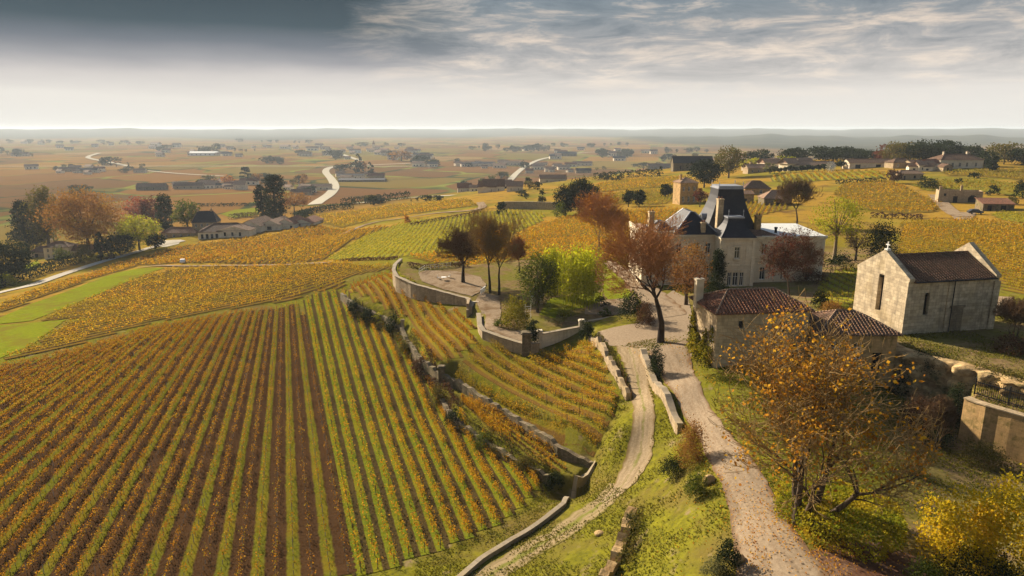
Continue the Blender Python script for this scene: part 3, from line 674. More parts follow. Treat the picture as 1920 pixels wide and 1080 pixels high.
# lawns and grass strips
sheet('lawn', [(-60,612),(0,596),(60,570),(150,538),(220,512),(256,505),(308,503),(240,528),(150,566),(60,602),(0,608)], M['lawn'])
sheet('lawn', [(-60,630),(0,611),(124,600),(60,648),(0,672),(-60,690)], M['lawn'])
sheet('lawn', [(30,506),(40,498),(70,490),(78,496),(50,510)], M['lawn'])
sheet('lawn', [(414,402),(440,394),(482,390),(486,402),(440,409)], M['lawn'])
sheet('lawn', [(1130,548),(1134,520),(1150,512),(1172,530),(1190,556),(1140,562)], M['lawn'])
sheet('lawn', [(1020,562),(1050,552),(1130,545),(1135,575),(1050,592),(1025,588)], M['lawn'], world=on(surfG, [(1010,590),(1030,560),(1130,548),(1128,570),(1050,586),(1040,598)])[:, :2])
# roads and tracks
road('drive', [(1385,1200),(1380,1080),(1372,1000),(1362,930),(1330,870),(1300,800),(1262,740),(1236,690),(1215,660)], [(1640,1200),(1560,1080),(1490,1000),(1450,920),(1410,860),(1350,790),(1310,720),(1292,660),(1290,640)], M['drive'], 9, off=1.2, jag=.12)
sheet('forecourt', [(1112,634),(1150,615),(1200,606),(1212,590),(1240,560),(1262,545),(1290,560),(1300,600),(1300,640),(1296,670),(1236,692),(1208,664),(1180,655),(1140,648)], M['drive'], step=.8)
road('drive', [(1225,600),(1200,575),(1175,540),(1150,512),(1130,492)], [(1290,590),(1262,560),(1220,530),(1180,508),(1150,490)], M['drive'], 7)
sheet('drive', [(1560,1200),(1500,1040),(1560,1022),(1640,1015),(1720,1045),(1800,1100),(1860,1200)], plain_mat('leaf_litter', (.12,.07,.045), (.2,.13,.085), 2., c=(.1,.05,.03)), step=.7, off=.4)
road('lane', [(1152,648),(1170,690),(1186,740),(1188,790),(1176,850),(1160,890),(1146,916),(1128,940)], [(1206,655),(1214,690),(1226,750),(1228,800),(1224,850),(1204,890),(1172,924),(1134,946)], M['track'], 7, off=1.3, jag=.2)
road('lane', [(1140,905),(1110,940),(1050,980),(980,1020),(900,1066),(860,1100)], [(1176,915),(1140,955),(1080,1000),(1010,1040),(950,1085),(920,1110)], M['track_grass'], 7, off=.7)
ribbon('road', [(-80,572),(0,549),(100,520),(180,494),(240,478),(300,460),(345,452)], 5.5, M['asphalt'])
sheet('road', [(288,462),(300,452),(340,450),(335,458),(310,464)], M['white_road'])
ribbon('road', [(900,380),(908,390),(880,397),(800,402),(770,408)], 4.5, M['gravel'])
ribbon('road', [(770,408),(700,416),(640,440)], 3, M['gravel'])
ribbon('road', [(260,503),(320,501),(420,499),(520,497),(620,493)], 2.2, M['gravel'], off=2.2)
ribbon('road', [(590,384),(602,375),(622,362),(629,350),(622,336),(608,322),(618,314),(650,312),(720,309),(800,306)], 13, M['white_road'])
ribbon('road', [(930,352),(956,340),(968,325),(985,312),(1010,300),(1045,293),(1080,288),(1150,284)], 11, M['white_road'])
ribbon('road', [(-100,313),(200,312.5),(420,312.5),(650,312.5),(820,313)], 9, M['white_road'])
ribbon('road', [(186,288),(160,295.5),(176,300),(205,305),(240,312)], 12, M['white_road'])
ribbon('road', [(275,321),(340,327),(420,331)], 8, M['white_road'])
ribbon('road', [(660,382),(720,378),(780,370),(850,367)], 6, M['white_road'])
ribbon('road', [(640,290),(660,297),(676,302)], 14, M['white_road'])
sheet('terrace_paving', [(0,0)], M['gravel'], world=on(surfG, [(784,512),(800,508),(850,508),(900,520),(912,535),(900,548),(884,556),(830,543),(790,528)])[:, :2], step=.8, off=1.4)
sheet('garden_path', [(0,0)], M['gravel'], world=on(surfG, [(900,548),(935,556),(940,590),(932,612),(960,622),(1010,618),(1008,640),(985,643),(940,629),(912,618),(904,606),(902,586),(892,565)])[:, :2], step=.8, off=1.4)
sheet('garden_path', [(0,0)], M['gravel'], world=on(surfG, [(1095,590),(1100,575),(1140,562),(1185,560),(1195,580),(1180,592)])[:, :2], step=.8, off=1.4)
ribbon('road', [(1752,366),(1772,388),(1800,408),(1815,404)], 4.5, M['gravel'])
sheet('forecourt', [(1768,388),(1800,398),(1830,400),(1822,412),(1790,412)], M['gravel'])
sheet('forecourt', [(1858,555),(1900,558),(1898,590),(1860,592)], M['gravel'])
# ---------------------------------------------------------------- walls
def pxm(p): return 1280/(p[1]*CP+(CAMZ-p[2])*SP)
def resample(P, st):
    P = np.asarray(P, float); d = np.r_[0, np.cumsum(np.hypot(*np.diff(P[:, :2], axis=0).T))]; n = max(2, int(d[-1]/st)+1); s = np.linspace(0, d[-1], n)
    return np.stack([np.interp(s, d, P[:, k]) for k in range(P.shape[1])], -1), s
def wall(name, label, P, top, bot, th, mat, cap=None, capth=.12, capw=.1, jit=0., st=1.0, cat='wall', group=None, shift=0.):
    """stone wall along world points; top/bot are functions of (x, y) or arrays"""
    P, s = resample(np.asarray(P, float)[:, :2], st); n = len(P)
    d = np.gradient(P, axis=0); d /= np.hypot(*d.T)[:, None]+1e-9; nn = np.stack([-d[:, 1], d[:, 0]], -1); P = P+nn*shift
    zt = top(P[:, 0], P[:, 1]) if callable(top) else np.interp(np.linspace(0, 1, n), np.linspace(0, 1, len(top)), top)
    zb = bot(P[:, 0], P[:, 1]) if callable(bot) else np.interp(np.linspace(0, 1, n), np.linspace(0, 1, len(bot)), bot)
    zt = zt+rng.normal(0, jit, n) if jit else zt
    cen = Vector((*P.mean(0), float(zb.mean()))); root = thing(name, label, cat, cen, 0, group)
    def strip(nm, mt, w, z0, z1):
        w = w+(rng.normal(0, .05, n) if jit else np.zeros(n))
        A = P+nn*(w/2)[:, None]; B = P-nn*(w/2)[:, None]; mb = MB()
        q = lambda a, i, z: (a[i, 0]-cen.x, a[i, 1]-cen.y, z[i]-cen.z)
        for i in range(n-1):
            for a, u in ((A, -1), (B, 1)):
                pts = [q(a, i, z0), q(a, i+1, z0), q(a, i+1, z1), q(a, i, z1)]; uv = [(s[i], z0[i]), (s[i+1], z0[i+1]), (s[i+1], z1[i+1]), (s[i], z1[i])]
                if u < 0: pts, uv = pts[::-1], uv[::-1]
                mb.face(pts, uv)
            mb.face([q(B, i, z1), q(B, i+1, z1), q(A, i+1, z1), q(A, i, z1)], [(s[i], 0), (s[i+1], 0), (s[i+1], .5), (s[i], .5)])
            mb.face([q(A, i, z0), q(A, i+1, z0), q(B, i+1, z0), q(B, i, z0)], [(s[i], 0), (s[i+1], 0), (s[i+1], .5), (s[i], .5)])
        for i, e in ((0, 1), (n-1, -1)):
            pts = [q(A, i, z0), q(B, i, z0), q(B, i, z1), q(A, i, z1)]; uv = [(0, z0[i]), (w[i], z0[i]), (w[i], z1[i]), (0, z1[i])]
            if e < 0: pts, uv = pts[::-1], uv[::-1]
            mb.face(pts, uv)
        return mb.build(nm, mt, root)
    W_ = np.full(n, th)
    strip('wall_body', mat, W_, zb, zt)
    if cap: strip('coping', cap, W_+2*capw, zt+.002, zt+capth)
    return root
def low(off, d=1.4):
    """lowest ground near a wall line, minus off"""
    def f(x, y):
        a = np.linspace(0, 2*np.pi, 9)[:-1]; return np.min([H(x+d*np.cos(t), y+d*np.sin(t)) for t in a], 0)-off
    return f
gz = lambda k: (lambda x, y: surfG(x, y)+k)
gedge = on(surfG, G_EDGE+[(1010, 645)])
wall('garden_wall', 'pale stone retaining wall curving round the gravel terrace with the white bench', gedge[:8], gz(.18), low(.5), .6, M['wall_stone'], M['kerb_stone'], jit=.02)
wall('garden_wall', 'stained stone retaining wall under the gravel path beside the ivy arbour', gedge[8:], gz(.18), low(.5), .6, M['wall_stone'], M['kerb_stone'], jit=.02)
def pillar(p, h, w, label, group=None, mat=None):
    r = thing('gate_pillar', label, 'pillar', (p[0], p[1], p[2]-.3), 0, group); m = MB(); m.box(-w/2, w/2, -w/2, w/2, 0, h+.3); m.build('shaft', mat or M['dressed_stone'], r)
    m = MB(); m.box(-w*.65, w*.65, -w*.65, w*.65, h+.302, h+.45); m.box(-w*.5, w*.5, -w*.5, w*.5, h+.452, h+.6); m.build('cap', mat or M['dressed_stone'], r); return r
gr = on(surfG, [(1013,640),(1086,626),(1095,618),(1182,604)])
wall('garden_wall', 'cream garden wall between the two capped pillars below the bamboo', [gr[0], gr[1]], gz(1.1), low(.5), .5, M['dressed_stone'], M['kerb_stone'])
wall('garden_wall', 'cream garden wall right of the taller pillar, running behind the forecourt', [gr[2], gr[3]], gz(1.25), low(.5), .5, M['dressed_stone'], M['kerb_stone'])
pillar((gr[0][0]-.1, gr[0][1], gr[0][2]-1.5), 3.0, .7, 'square cream pillar at the left end of the low garden wall, beside the dark cone shrub')
pillar((gr[1][0]+.35, gr[1][1]+.1, gr[1][2]-1), 3.0, .8, 'taller square cream pillar where the garden wall meets the forecourt')
pillar(on(surfC, [(987, 664)])[0], 3.2, 1.3, 'dark stone end block of the retaining wall under the garden path', mat=M['wall_rough'])
# steps and the white balustrade
st0 = on(surfG, [(884, 566)])[0]; r = thing('stone_steps', 'pale stone steps running down beside the curved terrace wall', 'steps', (st0[0], st0[1], st0[2]-2.2)); m = MB()
for k in range(9): m.box(-.2, 1.3, -k*.42-.42, -k*.42, 0, 2.35-k*.22)
m.build('treads', M['dressed_stone'], r); m = MB(); m.box(-.65, -.2, -4.0, .3, 0, 2.9); m.box(-.65, -.2, -4.6, -4.0, 0, 2.0); m.build('side_wall', M['wall_stone'], r)
b0 = on(surfG, [(902, 553)])[0]; r = thing('balustrade', 'white stone balustrade at the top of the terrace steps', 'balustrade', b0, R(78))
m = MB(); m.box(-.2, 3.2, -.14, .14, .82, .98); m.build('handrail', M['white_paint'], r)
for k in range(7):
    m = MB(); m.lathe([(.09, 0), (.09, .1), (.06, .2), (.13, .4), (.06, .65), (.09, .8), (.0, .82)], 8, (k*.5, 0, 0)); m.build('baluster', M['white_paint'], r)
# terrace walls between the vineyards
cl = on(surfC, C_LOW)
wall('terrace_wall', 'dark rough stone wall, shrub grown, from the vineyard corner to the stone gate block', cl[:6], lambda x, y: surfC(x, y)+.05, low(.6, 1.6), .6, M['wall_rough'], jit=.16, st=.7)
wall('terrace_wall', 'broken pale terrace wall below the grassy vineyard path', cl[5:9], lambda x, y: surfC(x, y)+.05, low(.6, 1.6), .6, M['wall_rough'], jit=.2, st=.7)
wall('terrace_wall', 'long rough stone wall along the lower edge of the golden vine terrace', cl[8:], lambda x, y: surfC(x, y)+.05, low(.6, 1.6), .6, M['wall_rough'], jit=.13, st=.7)
c2 = on(surfC2, C2_LOW)
wall('terrace_wall', 'lowest rough wall under the narrow vine ledge, above the shaded grass', c2, lambda x, y: surfC2(x, y)+.05, low(.6, 1.6), .55, M['wall_rough'], jit=.16, st=.7)
pillar((cl[7][0], cl[7][1], cl[7][2]-1.6), 2.7, .9, 'dark square stone gate block midway along the terrace wall', mat=M['wall_rough'])
pillar((cl[4][0]+.3, cl[4][1], cl[4][2]-1.4), 2.5, .6, 'narrow pale stone post on the upper terrace wall', mat=M['wall_stone'])
# kerb wall along the bottom of the vineyard
kb = GP([(850,1100),(905,1052),(960,1018),(1020,980),(1056,952),(1075,925),(1098,896),(1116,872)])
wall('kerb_wall', 'low smooth stone kerb wall curving between the vineyard and the grassy track', kb, lambda x, y: H(x, y)+.5, low(.5, .8), .5, M['kerb_stone'], st=.8)
# lane walls
lw = GP([(1106,638),(1128,655),(1146,690),(1164,722),(1178,750)])
wall('lane_wall', 'tumbledown pale wall on the left side of the lane by the golden vines', lw, lambda x, y: H(x, y)+1.0, low(.4), .5, M['wall_stone'], jit=.28, st=.8)
rw = GP([(1204,668),(1216,700),(1236,738),(1256,772),(1274,812)])
wall('lane_wall', 'pale low wall between the lane and the gravel drive', rw, lambda x, y: H(x, y)+1.0, low(.5), .5, M['wall_stone'], M['kerb_stone'], jit=.08, st=.8)
# retaining walls and cliff on the right
pe = W(P_EDGE, 25.2)
wall('chapel_terrace_wall', 'pale foundation wall under the left gable of the chapel', [W([(1600,585)],25.2)[0], W([(1645,622)],25.2)[0], pe[1]], lambda x, y: np.full(np.shape(x), CAMZ-25.0), low(.5), .7, M['wall_stone'], jit=.06)
qe = W(Q_EDGE, 26.4)
wall('retaining_wall', 'ochre block retaining wall below the black iron railing', qe, lambda x, y: np.full(np.shape(x), CAMZ-26.3), low(.6), .7, M['wall_ochre'], M['wall_stone'], jit=.02)
def cliff():
    P, s = resample(pe, .45); n = len(P); rows = 13; d = np.gradient(P, axis=0); d /= np.hypot(*d.T)[:, None]; nn = np.stack([d[:, 1], -d[:, 0]], -1)
    zb = low(1.0, 1.8)(P[:, 0], P[:, 1]); V = []; fl = .75*np.sin(s*1.15+.6)+.5*np.sin(s*2.7+1.3)+.35*np.sin(s*5.1)
    for j in range(rows):
        t = j/(rows-1); led = .55*(1 if (t*3.1+.2*np.sin(2.1)) % 1 > .55 else 0)
        out = 1.25+fl*(.9-.35*t)-led*.5+rng.normal(0, .17, n)+.35*(1-t)
        V.append(np.c_[P+nn*out[:, None], zb*(1-t)+(CAMZ-25.0)*t+(0 if j in (0, rows-1) else rng.normal(0, .07, n))])
    V.append(np.c_[P-nn*.6, np.full(n, CAMZ-24.95)]); V.append(np.c_[P-nn*2.4, np.full(n, CAMZ-25.7)]); V.append(np.c_[P-nn*2.4, zb]); V = np.array(V); k = len(V)
    i = np.arange(k*n).reshape(k, n); F = np.stack([i[:-1, :-1], i[:-1, 1:], i[1:, 1:], i[1:, :-1]], -1).reshape(-1, 4)
    me = mesh_np('cliff', V.reshape(-1, 3), F, M['rock'], smooth=False); tag(link('limestone_cliff', me), 'overgrown ochre limestone cliff under the chapel terrace', 'cliff', kind='structure')
cliff()
# the wall and ledge on the far brow, behind the green vines
fb = GP([(934,392),(1000,392),(1050,394)])
wall('terrace_wall', 'pale stone terrace wall on the far brow behind the green vines', fb, lambda x, y: H(x, y)+3.4, low(1.), .8, M['wall_stone'], M['kerb_stone'], st=3)
# iron railing
rl = W([(1826,742),(1928,771)], 26.4); rr = thing('iron_railing', 'black iron railing on top of the ochre retaining wall at the right edge', 'railing', (rl[0][0], rl[0][1], CAMZ-26.25), math.atan2(rl[1][1]-rl[0][1], rl[1][0]-rl[0][0]))
L_ = 9.0
m = MB(); m.box(0, L_, -.03, .03, .1, .19); m.build('rail', M['iron'], rr); m = MB(); m.box(0, L_, -.035, .035, 1.32, 1.42); m.build('rail', M['iron'], rr)
m = MB()
for k in range(50): m.bar((k*.18+.05, 0, .05), (k*.18+.05, 0, 1.62), .026, 4)
m.build('bars', M['iron'], rr)
for k in range(4):
    m = MB(); m.box(k*3-.05, k*3+.05, -.05, .05, 0, 1.7); m.lathe([(.07, 1.7), (.09, 1.78), (0, 1.9)], 6, (k*3, 0, 0)); m.build('post', M['iron'], rr)
# ---------------------------------------------------------------- buildings
def panel(mb, p0, p1, z0, z1, ops, depth=.25):
    """one wall plane from p0 to p1 with real recessed openings (u0,u1,v0,v1); returns frames of the openings"""
    p0 = Vector((*p0, 0)); p1 = Vector((*p1, 0)); L = (p1-p0).length; d = (p1-p0)/L; nrm = Vector((d.y, -d.x, 0))
    us = sorted({0, L, *[o[0] for o in ops], *[o[1] for o in ops]}); vs = sorted({z0, z1, *[o[2] for o in ops], *[o[3] for o in ops]})
    pt = lambda u, v, k=0.: p0+d*u-nrm*k+Vector((0, 0, v))
    for a, b in zip(us[:-1], us[1:]):
        for c, e in zip(vs[:-1], vs[1:]):
            if any(o[0]-1e-6 <= a and b <= o[1]+1e-6 and o[2]-1e-6 <= c and e <= o[3]+1e-6 for o in ops): continue
            mb.face([pt(a, c), pt(b, c), pt(b, e), pt(a, e)], [(a, c), (b, c), (b, e), (a, e)])
    for (a, b, c, e) in [o[:4] for o in ops]:
        k = depth
        for q in ([pt(a, c), pt(a, c, k), pt(a, e, k), pt(a, e)], [pt(b, c, k), pt(b, c), pt(b, e), pt(b, e, k)], [pt(a, c), pt(b, c), pt(b, c, k), pt(a, c, k)], [pt(a, e, k), pt(b, e, k), pt(b, e), pt(a, e)]):
            mb.face(q)
    return pt
def opening(root, pt, o, depth=.25, kind='window'):
    a, b, c, e = o[:4]; k = depth-.01; f = min(.09, (b-a)*.12)
    if kind in ('window', 'shutters'):
        m = MB()
        for u0, u1, v0, v1 in ((a, a+f, c, e), (b-f, b, c, e), (a+f, b-f, c, c+f), (a+f, b-f, e-f, e), ((a+b)/2-f*.4, (a+b)/2+f*.4, c+f, e-f), (a+f, (a+b)/2-f*.4, c+(e-c)*.66, c+(e-c)*.66+f*.6), ((a+b)/2+f*.4, b-f, c+(e-c)*.66, c+(e-c)*.66+f*.6)):
            P = [pt(u0, v0, k-.07), pt(u1, v0, k-.07), pt(u1, v1, k-.07), pt(u0, v1, k-.07)]; Q = [pt(u0, v0, k), pt(u1, v0, k), pt(u1, v1, k), pt(u0, v1, k)]
            m.face(P)
            for i in range(4): m.face([P[i], Q[i], Q[(i+1) % 4], P[(i+1) % 4]])
        w = m.build('window', M['white_paint'], root)
        m = MB(); m.face([pt(a, c, depth-.015), pt(b, c, depth-.015), pt(b, e, depth-.015), pt(a, e, depth-.015)]); m.build('pane', M['glass'], w)
        if kind == 'shutters':
            for (u0, u1) in ((a-(b-a)*.52, a-.02), (b+.02, b+(b-a)*.52)):
                m = MB(); P = [pt(u0, c, -.05), pt(u1, c, -.05), pt(u1, e, -.05), pt(u0, e, -.05)]; Q = [pt(u0, c, -.005), pt(u1, c, -.005), pt(u1, e, -.005), pt(u0, e, -.005)]; m.face(P)
                for i in range(4): m.face([P[i], Q[i], Q[(i+1) % 4], P[(i+1) % 4]])
                m.build('shutter', M['shutter'], w)
    else:
        m = MB(); m.face([pt(a, c, depth-.005), pt(b, c, depth-.005), pt(b, e, depth-.005), pt(a, e, depth-.005)]); m.build(kind if kind != 'dark' else 'opening', M['dark'] if kind == 'dark' else M['shutter_red'], root)
def lancet(u, v0, w, h):
    """arched slit out of stacked rectangles"""
    out = [(u-w/2, u+w/2, v0, v0+h-w*.5)]; r = w/2; y = v0+h-w*.5
    for k, t in enumerate((.35, .62, .84, .97)):
        y2 = v0+h-w*.5+r*math.sin(math.acos(1-t*.9) if t < 1 else 1.2); hw = r*math.sqrt(max(0.02, 1-((y-(v0+h-w*.5))/r)**2))*.97
        if y2 > y+.01: out.append((u-hw, u+hw, y, y2)); y = y2
    return out
def roof_faces(mb, w, d, z, rh, kind, ov, hipf=.5, thick=.12):
    """tiled roof over a footprint 0..w, 0..d"""
    x0, x1, y0, y1 = -ov, w+ov, -ov, d+ov; zz = z-ov*rh/(d/2+1e-9)*.6
    if kind == 'gable': a, b = (x0, d/2), (x1, d/2)
    elif kind == 'gable_y': a, b = (w/2, y0), (w/2, y1)
    elif kind == 'hip': i = min(d/2*hipf*2, w/2-.02); a, b = (x0+i+ov*0, d/2), (x1-i, d/2)
    elif kind == 'lean': 
        mb.face([(x0, y0, zz), (x1, y0, zz), (x1, y1, z+rh), (x0, y1, z+rh)]); mb.face([(x0, y1, z+rh-thick), (x1, y1, z+rh-thick), (x1, y0, zz-thick), (x0, y0, zz-thick)])
        mb.face([(x0, y0, zz-thick), (x1, y0, zz-thick), (x1, y0, zz), (x0, y0, zz)]); mb.face([(x0, y1, z+rh-thick), (x0, y0, zz-thick), (x0, y0, zz), (x0, y1, z+rh)]); mb.face([(x1, y0, zz-thick), (x1, y1, z+rh-thick), (x1, y1, z+rh), (x1, y0, zz)]); return
    A = (*a, z+rh); B = (*b, z+rh); c = [(x0, y0, zz), (x1, y0, zz), (x1, y1, zz), (x0, y1, zz)]
    if kind == 'gable_y':
        fs = [[c[3], c[0], A, B], [c[1], c[2], B, A]]
    else:
        fs = [[c[0], c[1], B, A], [c[2], c[3], A, B]]
        if kind == 'hip': fs += [[c[1], c[2], B], [c[3], c[0], A]]
    for f in fs: mb.face(f)
    for i in range(4):
        p, q = c[i], c[(i+1) % 4]; mb.face([(p[0], p[1], p[2]-thick), (q[0], q[1], q[2]-thick), q, p])
    mb.face([(p[0], p[1], p[2]-thick) for p in c[::-1]])
    if kind.startswith('gable'):
        for f in fs: pass
def tile_ribs(mb, w, d, z, rh, ov, hipf, sp=.42):
    x0, x1, y0, y1 = -ov, w+ov, -ov, d+ov; zz = z-ov*rh/(d/2)*.6; i = min(d/2*hipf*2, w/2-.02); run = d/2+ov; top = z+rh
    for sgn in (0, 1):
        x = x0+.2
        while x < x1-.1:
            t = min(1, (x-x0)/(i+ov), (x1-x)/(i+ov)); ya, yb = (y0, y0+run*t) if sgn == 0 else (y1, y1-run*t)
            if t > .06: mb.bar((x, ya, zz+.05), (x, yb, zz+(top-zz)*t+.05), .085, 5)
            x += sp
        y = y0+.2
        while y < y1-.1:
            t = min(1, (y-y0)/run, (y1-y)/run); xa, xb = (x0, x0+(i+ov)*t) if sgn == 0 else (x1, x1-(i+ov)*t)
            if t > .06: mb.bar((xa, y, zz+.05), (xb, y, zz+(top-zz)*t+.05), .085, 5)
            y += sp
def building(name, label, cat, loc, rz, w, d, h, wmat, rmat, rk='gable', rh=2., ov=.35, ops=None, base=1.5, chim=(), hipf=.5, group=None, trim=None, ribs=False):
    """front-left corner at loc, front along +x, depth along +y"""
    root = thing(name, label, cat, loc, rz, group); ops = ops or {}; mb = MB()
    sides = {'front': ((0, 0), (w, 0)), 'right': ((w, 0), (w, d)), 'back': ((w, d), (0, d)), 'left': ((0, d), (0, 0))}
    todo = []
    for s, (a, b) in sides.items():
        L = ops.get(s, []); rects = [o[:4] for o in L]; dp = max([o[5] for o in L if len(o) > 5] or [.25]); pt = panel(mb, a, b, -base, h, rects, dp)
        for o in L: todo.append((pt, o, dp))
    if rk == 'gable':
        for x, sg in ((0, -1), (w, 1)):
            P = [(x, 0, h), (x, d, h), (x, d/2, h+rh-.06)]; mb.face(P if sg > 0 else P[::-1], [(q[1], q[2]) for q in (P if sg > 0 else P[::-1])])
    elif rk == 'gable_y':
        for y, sg in ((0, 1), (d, -1)):
            P = [(0, y, h), (w, y, h), (w/2, y, h+rh-.06)]; mb.face(P if sg > 0 else P[::-1], [(q[0], q[2]) for q in (P if sg > 0 else P[::-1])])
    elif rk == 'flat': mb.face([(0, 0, h-.4), (w, 0, h-.4), (w, d, h-.4), (0, d, h-.4)])
    elif rk == 'lean':
        mb.face([(w, 0, h), (w, d, h), (w, d, h+rh)]); mb.face([(0, d, h), (0, 0, h), (0, d, h+rh)]); mb.face([(w, d, h), (0, d, h), (0, d, h+rh), (w, d, h+rh)])
    mb.build('wall', wmat, root)
    roof = None
    if rmat and rk != 'flat':
        m = MB(); roof_faces(m, w, d, h+.02, rh, rk, ov, hipf)
        if ribs: tile_ribs(m, w, d, h+.02, rh, ov, hipf)
        roof = m.build('roof', rmat, root)
        if rk in ('hip', 'gable') and w > 5:
            i = min(d/2*hipf*2, w/2-.02) if rk == 'hip' else 0; m = MB(); z = h+rh+.03
            m.bar((-ov+i, d/2, z), (w+ov-i, d/2, z), .13, 6)
            if rk == 'hip':
                zz = h+.02-ov*rh/(d/2)*.6+.03
                for (sx, sy) in ((0, 0), (1, 0), (1, 1), (0, 1)): m.bar((w+ov if sx else -ov, d+ov if sy else -ov, zz), (w+ov-i if sx else -ov+i, d/2, z), .11, 6)
            m.build('ridge_tiles', M['tile_pale'], roof)
    for c in chim:
        x, y, cw, cd, z0, z1 = c[:6]; m = MB(); m.box(x-cw/2, x+cw/2, y-cd/2, y+cd/2, z0, z1); m.box(x-cw/2-.08, x+cw/2+.08, y-cd/2-.08, y+cd/2+.08, z1+.002, z1+.18)
        ch = m.build('chimney', c[6] if len(c) > 6 else wmat, roof or root); m = MB()
        m.lathe([(.13, z1+.18), (.11, z1+.6), (0, z1+.6)], 8, (x, y, 0)); m.build('chimney_pot', M['tile_red'], root if roof is None else roof)
    for pt, o, dp in todo: opening(root, pt, o, dp, o[4] if len(o) > 4 else 'window')
    return root
# ---- the chapel
def chapel():
    w, d, h, rh = 13.4, 9.1, 7.0, 2.5; e = pz(1704, 530, 18.5); loc = (e[0], e[1], 74.6); rz = R(12)
    root = thing('chapel', 'small weathered stone chapel with lancet windows and a tiled roof between raised gables', 'chapel', loc, rz)
    mb = MB(); t = []
    oF = lancet(3.0, 2.6, .75, 2.9); pt = panel(mb, (0, 0), (w, 0), -2.2, h, oF, .45); t.append((pt, oF, .45))
    panel(mb, (w, 0), (w, d), -2, h, []); panel(mb, (w, d), (0, d), -2, h, [])
    oL = lancet(d/2, 2.2, .95, 4.9); pt = panel(mb, (0, d), (0, 0), -2.2, h, oL, .6); t.append((pt, oL, .6))
    def gable(x0, x1, rise, over):
        # raised gable with thickness, shouldered
        for x, s in ((x0, -1), (x1, 1)):
            P = [(x, -over, h), (x, d+over, h), (x, d+over, h+.35), (x, d/2, h+rise), (x, -over, h+.35)]; P = P if s > 0 else P[::-1]; mb.face(P, [(q[1], q[2]) for q in P])
        for (a, b) in (((-over, h+.35), (d/2, h+rise)), ((d/2, h+rise), (d+over, h+.35))):
            mb.face([(x0, a[0], a[1]), (x1, a[0], a[1]), (x1, b[0], b[1]), (x0, b[0], b[1])])
        for y in (-over, d+over): mb.face([(x0, y, h), (x1, y, h), (x1, y, h+.35), (x0, y, h+.35)] if y < 0 else [(x1, y, h), (x0, y, h), (x0, y, h+.35), (x1, y, h+.35)])
        mb.face([(x0, -over, h), (x0, d+over, h), (x1, d+over, h), (x1, -over, h)])
    gable(-.002, .75, rh+.75, .12); gable(w-.75, w+.002, rh+1.25, .2)
    # shallow buttress and blocked doorway panel on the long side
    mb.box(5.9, 6.3, -.14, -.003, -2.2, h-.3); mb.box(-.16, .55, -.14, -.003, -2.2, h*.72); mb.box(w-.8, w+.1, -.2, -.003, -2, h-.5)
    mb.build('wall', M['chapel_stone'], root)
    for pt, o, dp in t:
        m = MB()
        for (a, b, c, e_) in o: m.face([pt(a, c, dp-.01), pt(b, c, dp-.01), pt(b, e_, dp-.01), pt(a, e_, dp-.01)])
        m.build('window', M['dark'], root)
    m = MB(); m.box(6.75, 8.6, -.06, -.003, -1.2, 3.3); m.box(6.55, 8.8, -.1, -.003, 3.3, 3.62); m.build('blocked_door', stone_mat('blocked_stone', (.28,.22,.145), (.2,.155,.1), (.1,.08,.05), .5, .3), root)
    m = MB(); z0 = h+.1
    m.face([(.75, -.35, z0-.1), (w-.75, -.35, z0-.1), (w-.75, d/2, h+rh), (.75, d/2, h+rh)]); m.face([(w-.75, d+.35, z0-.1), (.75, d+.35, z0-.1), (.75, d/2, h+rh), (w-.75, d/2, h+rh)])
    m.box(.75, w-.75, -.38, .3, z0-.28, z0-.12)
    x = .9
    while x < w-.8: m.bar((x, -.35, z0-.06), (x, d/2, h+rh+.04), .085, 5); x += .42
    rf = m.build('roof', M['tile_brown'], root)
    m = MB(); m.bar((.75, -.44, z0-.16), (w-.75, -.44, z0-.16), .09, 6); m.bar((6.55, -.28, z0-.2), (6.55, -.28, -2), .07, 6); m.build('gutter', M['iron'], rf)
    m = MB(); m.bar((.75, d/2, h+rh+.02), (w-.75, d/2, h+rh+.02), .14, 6); m.build('ridge_tiles', M['tile_brown'], rf)
    m = MB(); m.box(.3, .42, d/2-.06, d/2+.06, h+rh+.7, h+rh+1.75); m.box(.31, .41, d/2-.32, d/2+.32, h+rh+1.3, h+rh+1.42); m.box(.1, .65, d/2-.25, d/2+.25, h+rh+.5, h+rh+.85); m.build('cross', M['white_paint'], root)
chapel()
# ---- gatehouse and wing
e = pz(1346, 586, 20.5)
building('gatehouse', 'two storey stone gatehouse with hipped red tile roof and ivy on its road side', 'house', (e[0], e[1], 72.9), R(7), 11.2, 7.3, 6.6, M['gate_stone'], M['tile_red'], 'hip', 1.75, .4,
         {'left': [(5.4, 6.5, 2.6, 4.7, 'window'), (3.4, 4.4, .2, 2.4, 'dark')], 'front': [(2.6, 3.2, 4.6, 5.5, 'dark'), (7.6, 8.5, 3.4, 5.2, 'window'), (8.8, 9.8, .4, 2.5, 'dark')]}, chim=[(-.1, 5.6, .9, .8, 5.8, 9.2, M['plaster'])], hipf=.42, ribs=True)
building('long_house', 'low ochre stone house with brown tiled roof between the gatehouse and the chapel', 'house', (34.9, 74.2, 72.4), R(0), 8.9, 7.6, 4.9, M['wall_ochre'], M['tile_brown'], 'hip', 1.7, .35,
         {'front': [(1.4, 2.5, 1.8, 3.9, 'window'), (4., 5., 1.8, 3.9, 'window'), (6.3, 7.4, .1, 2.6, 'dark')]}, hipf=.5, ribs=True)
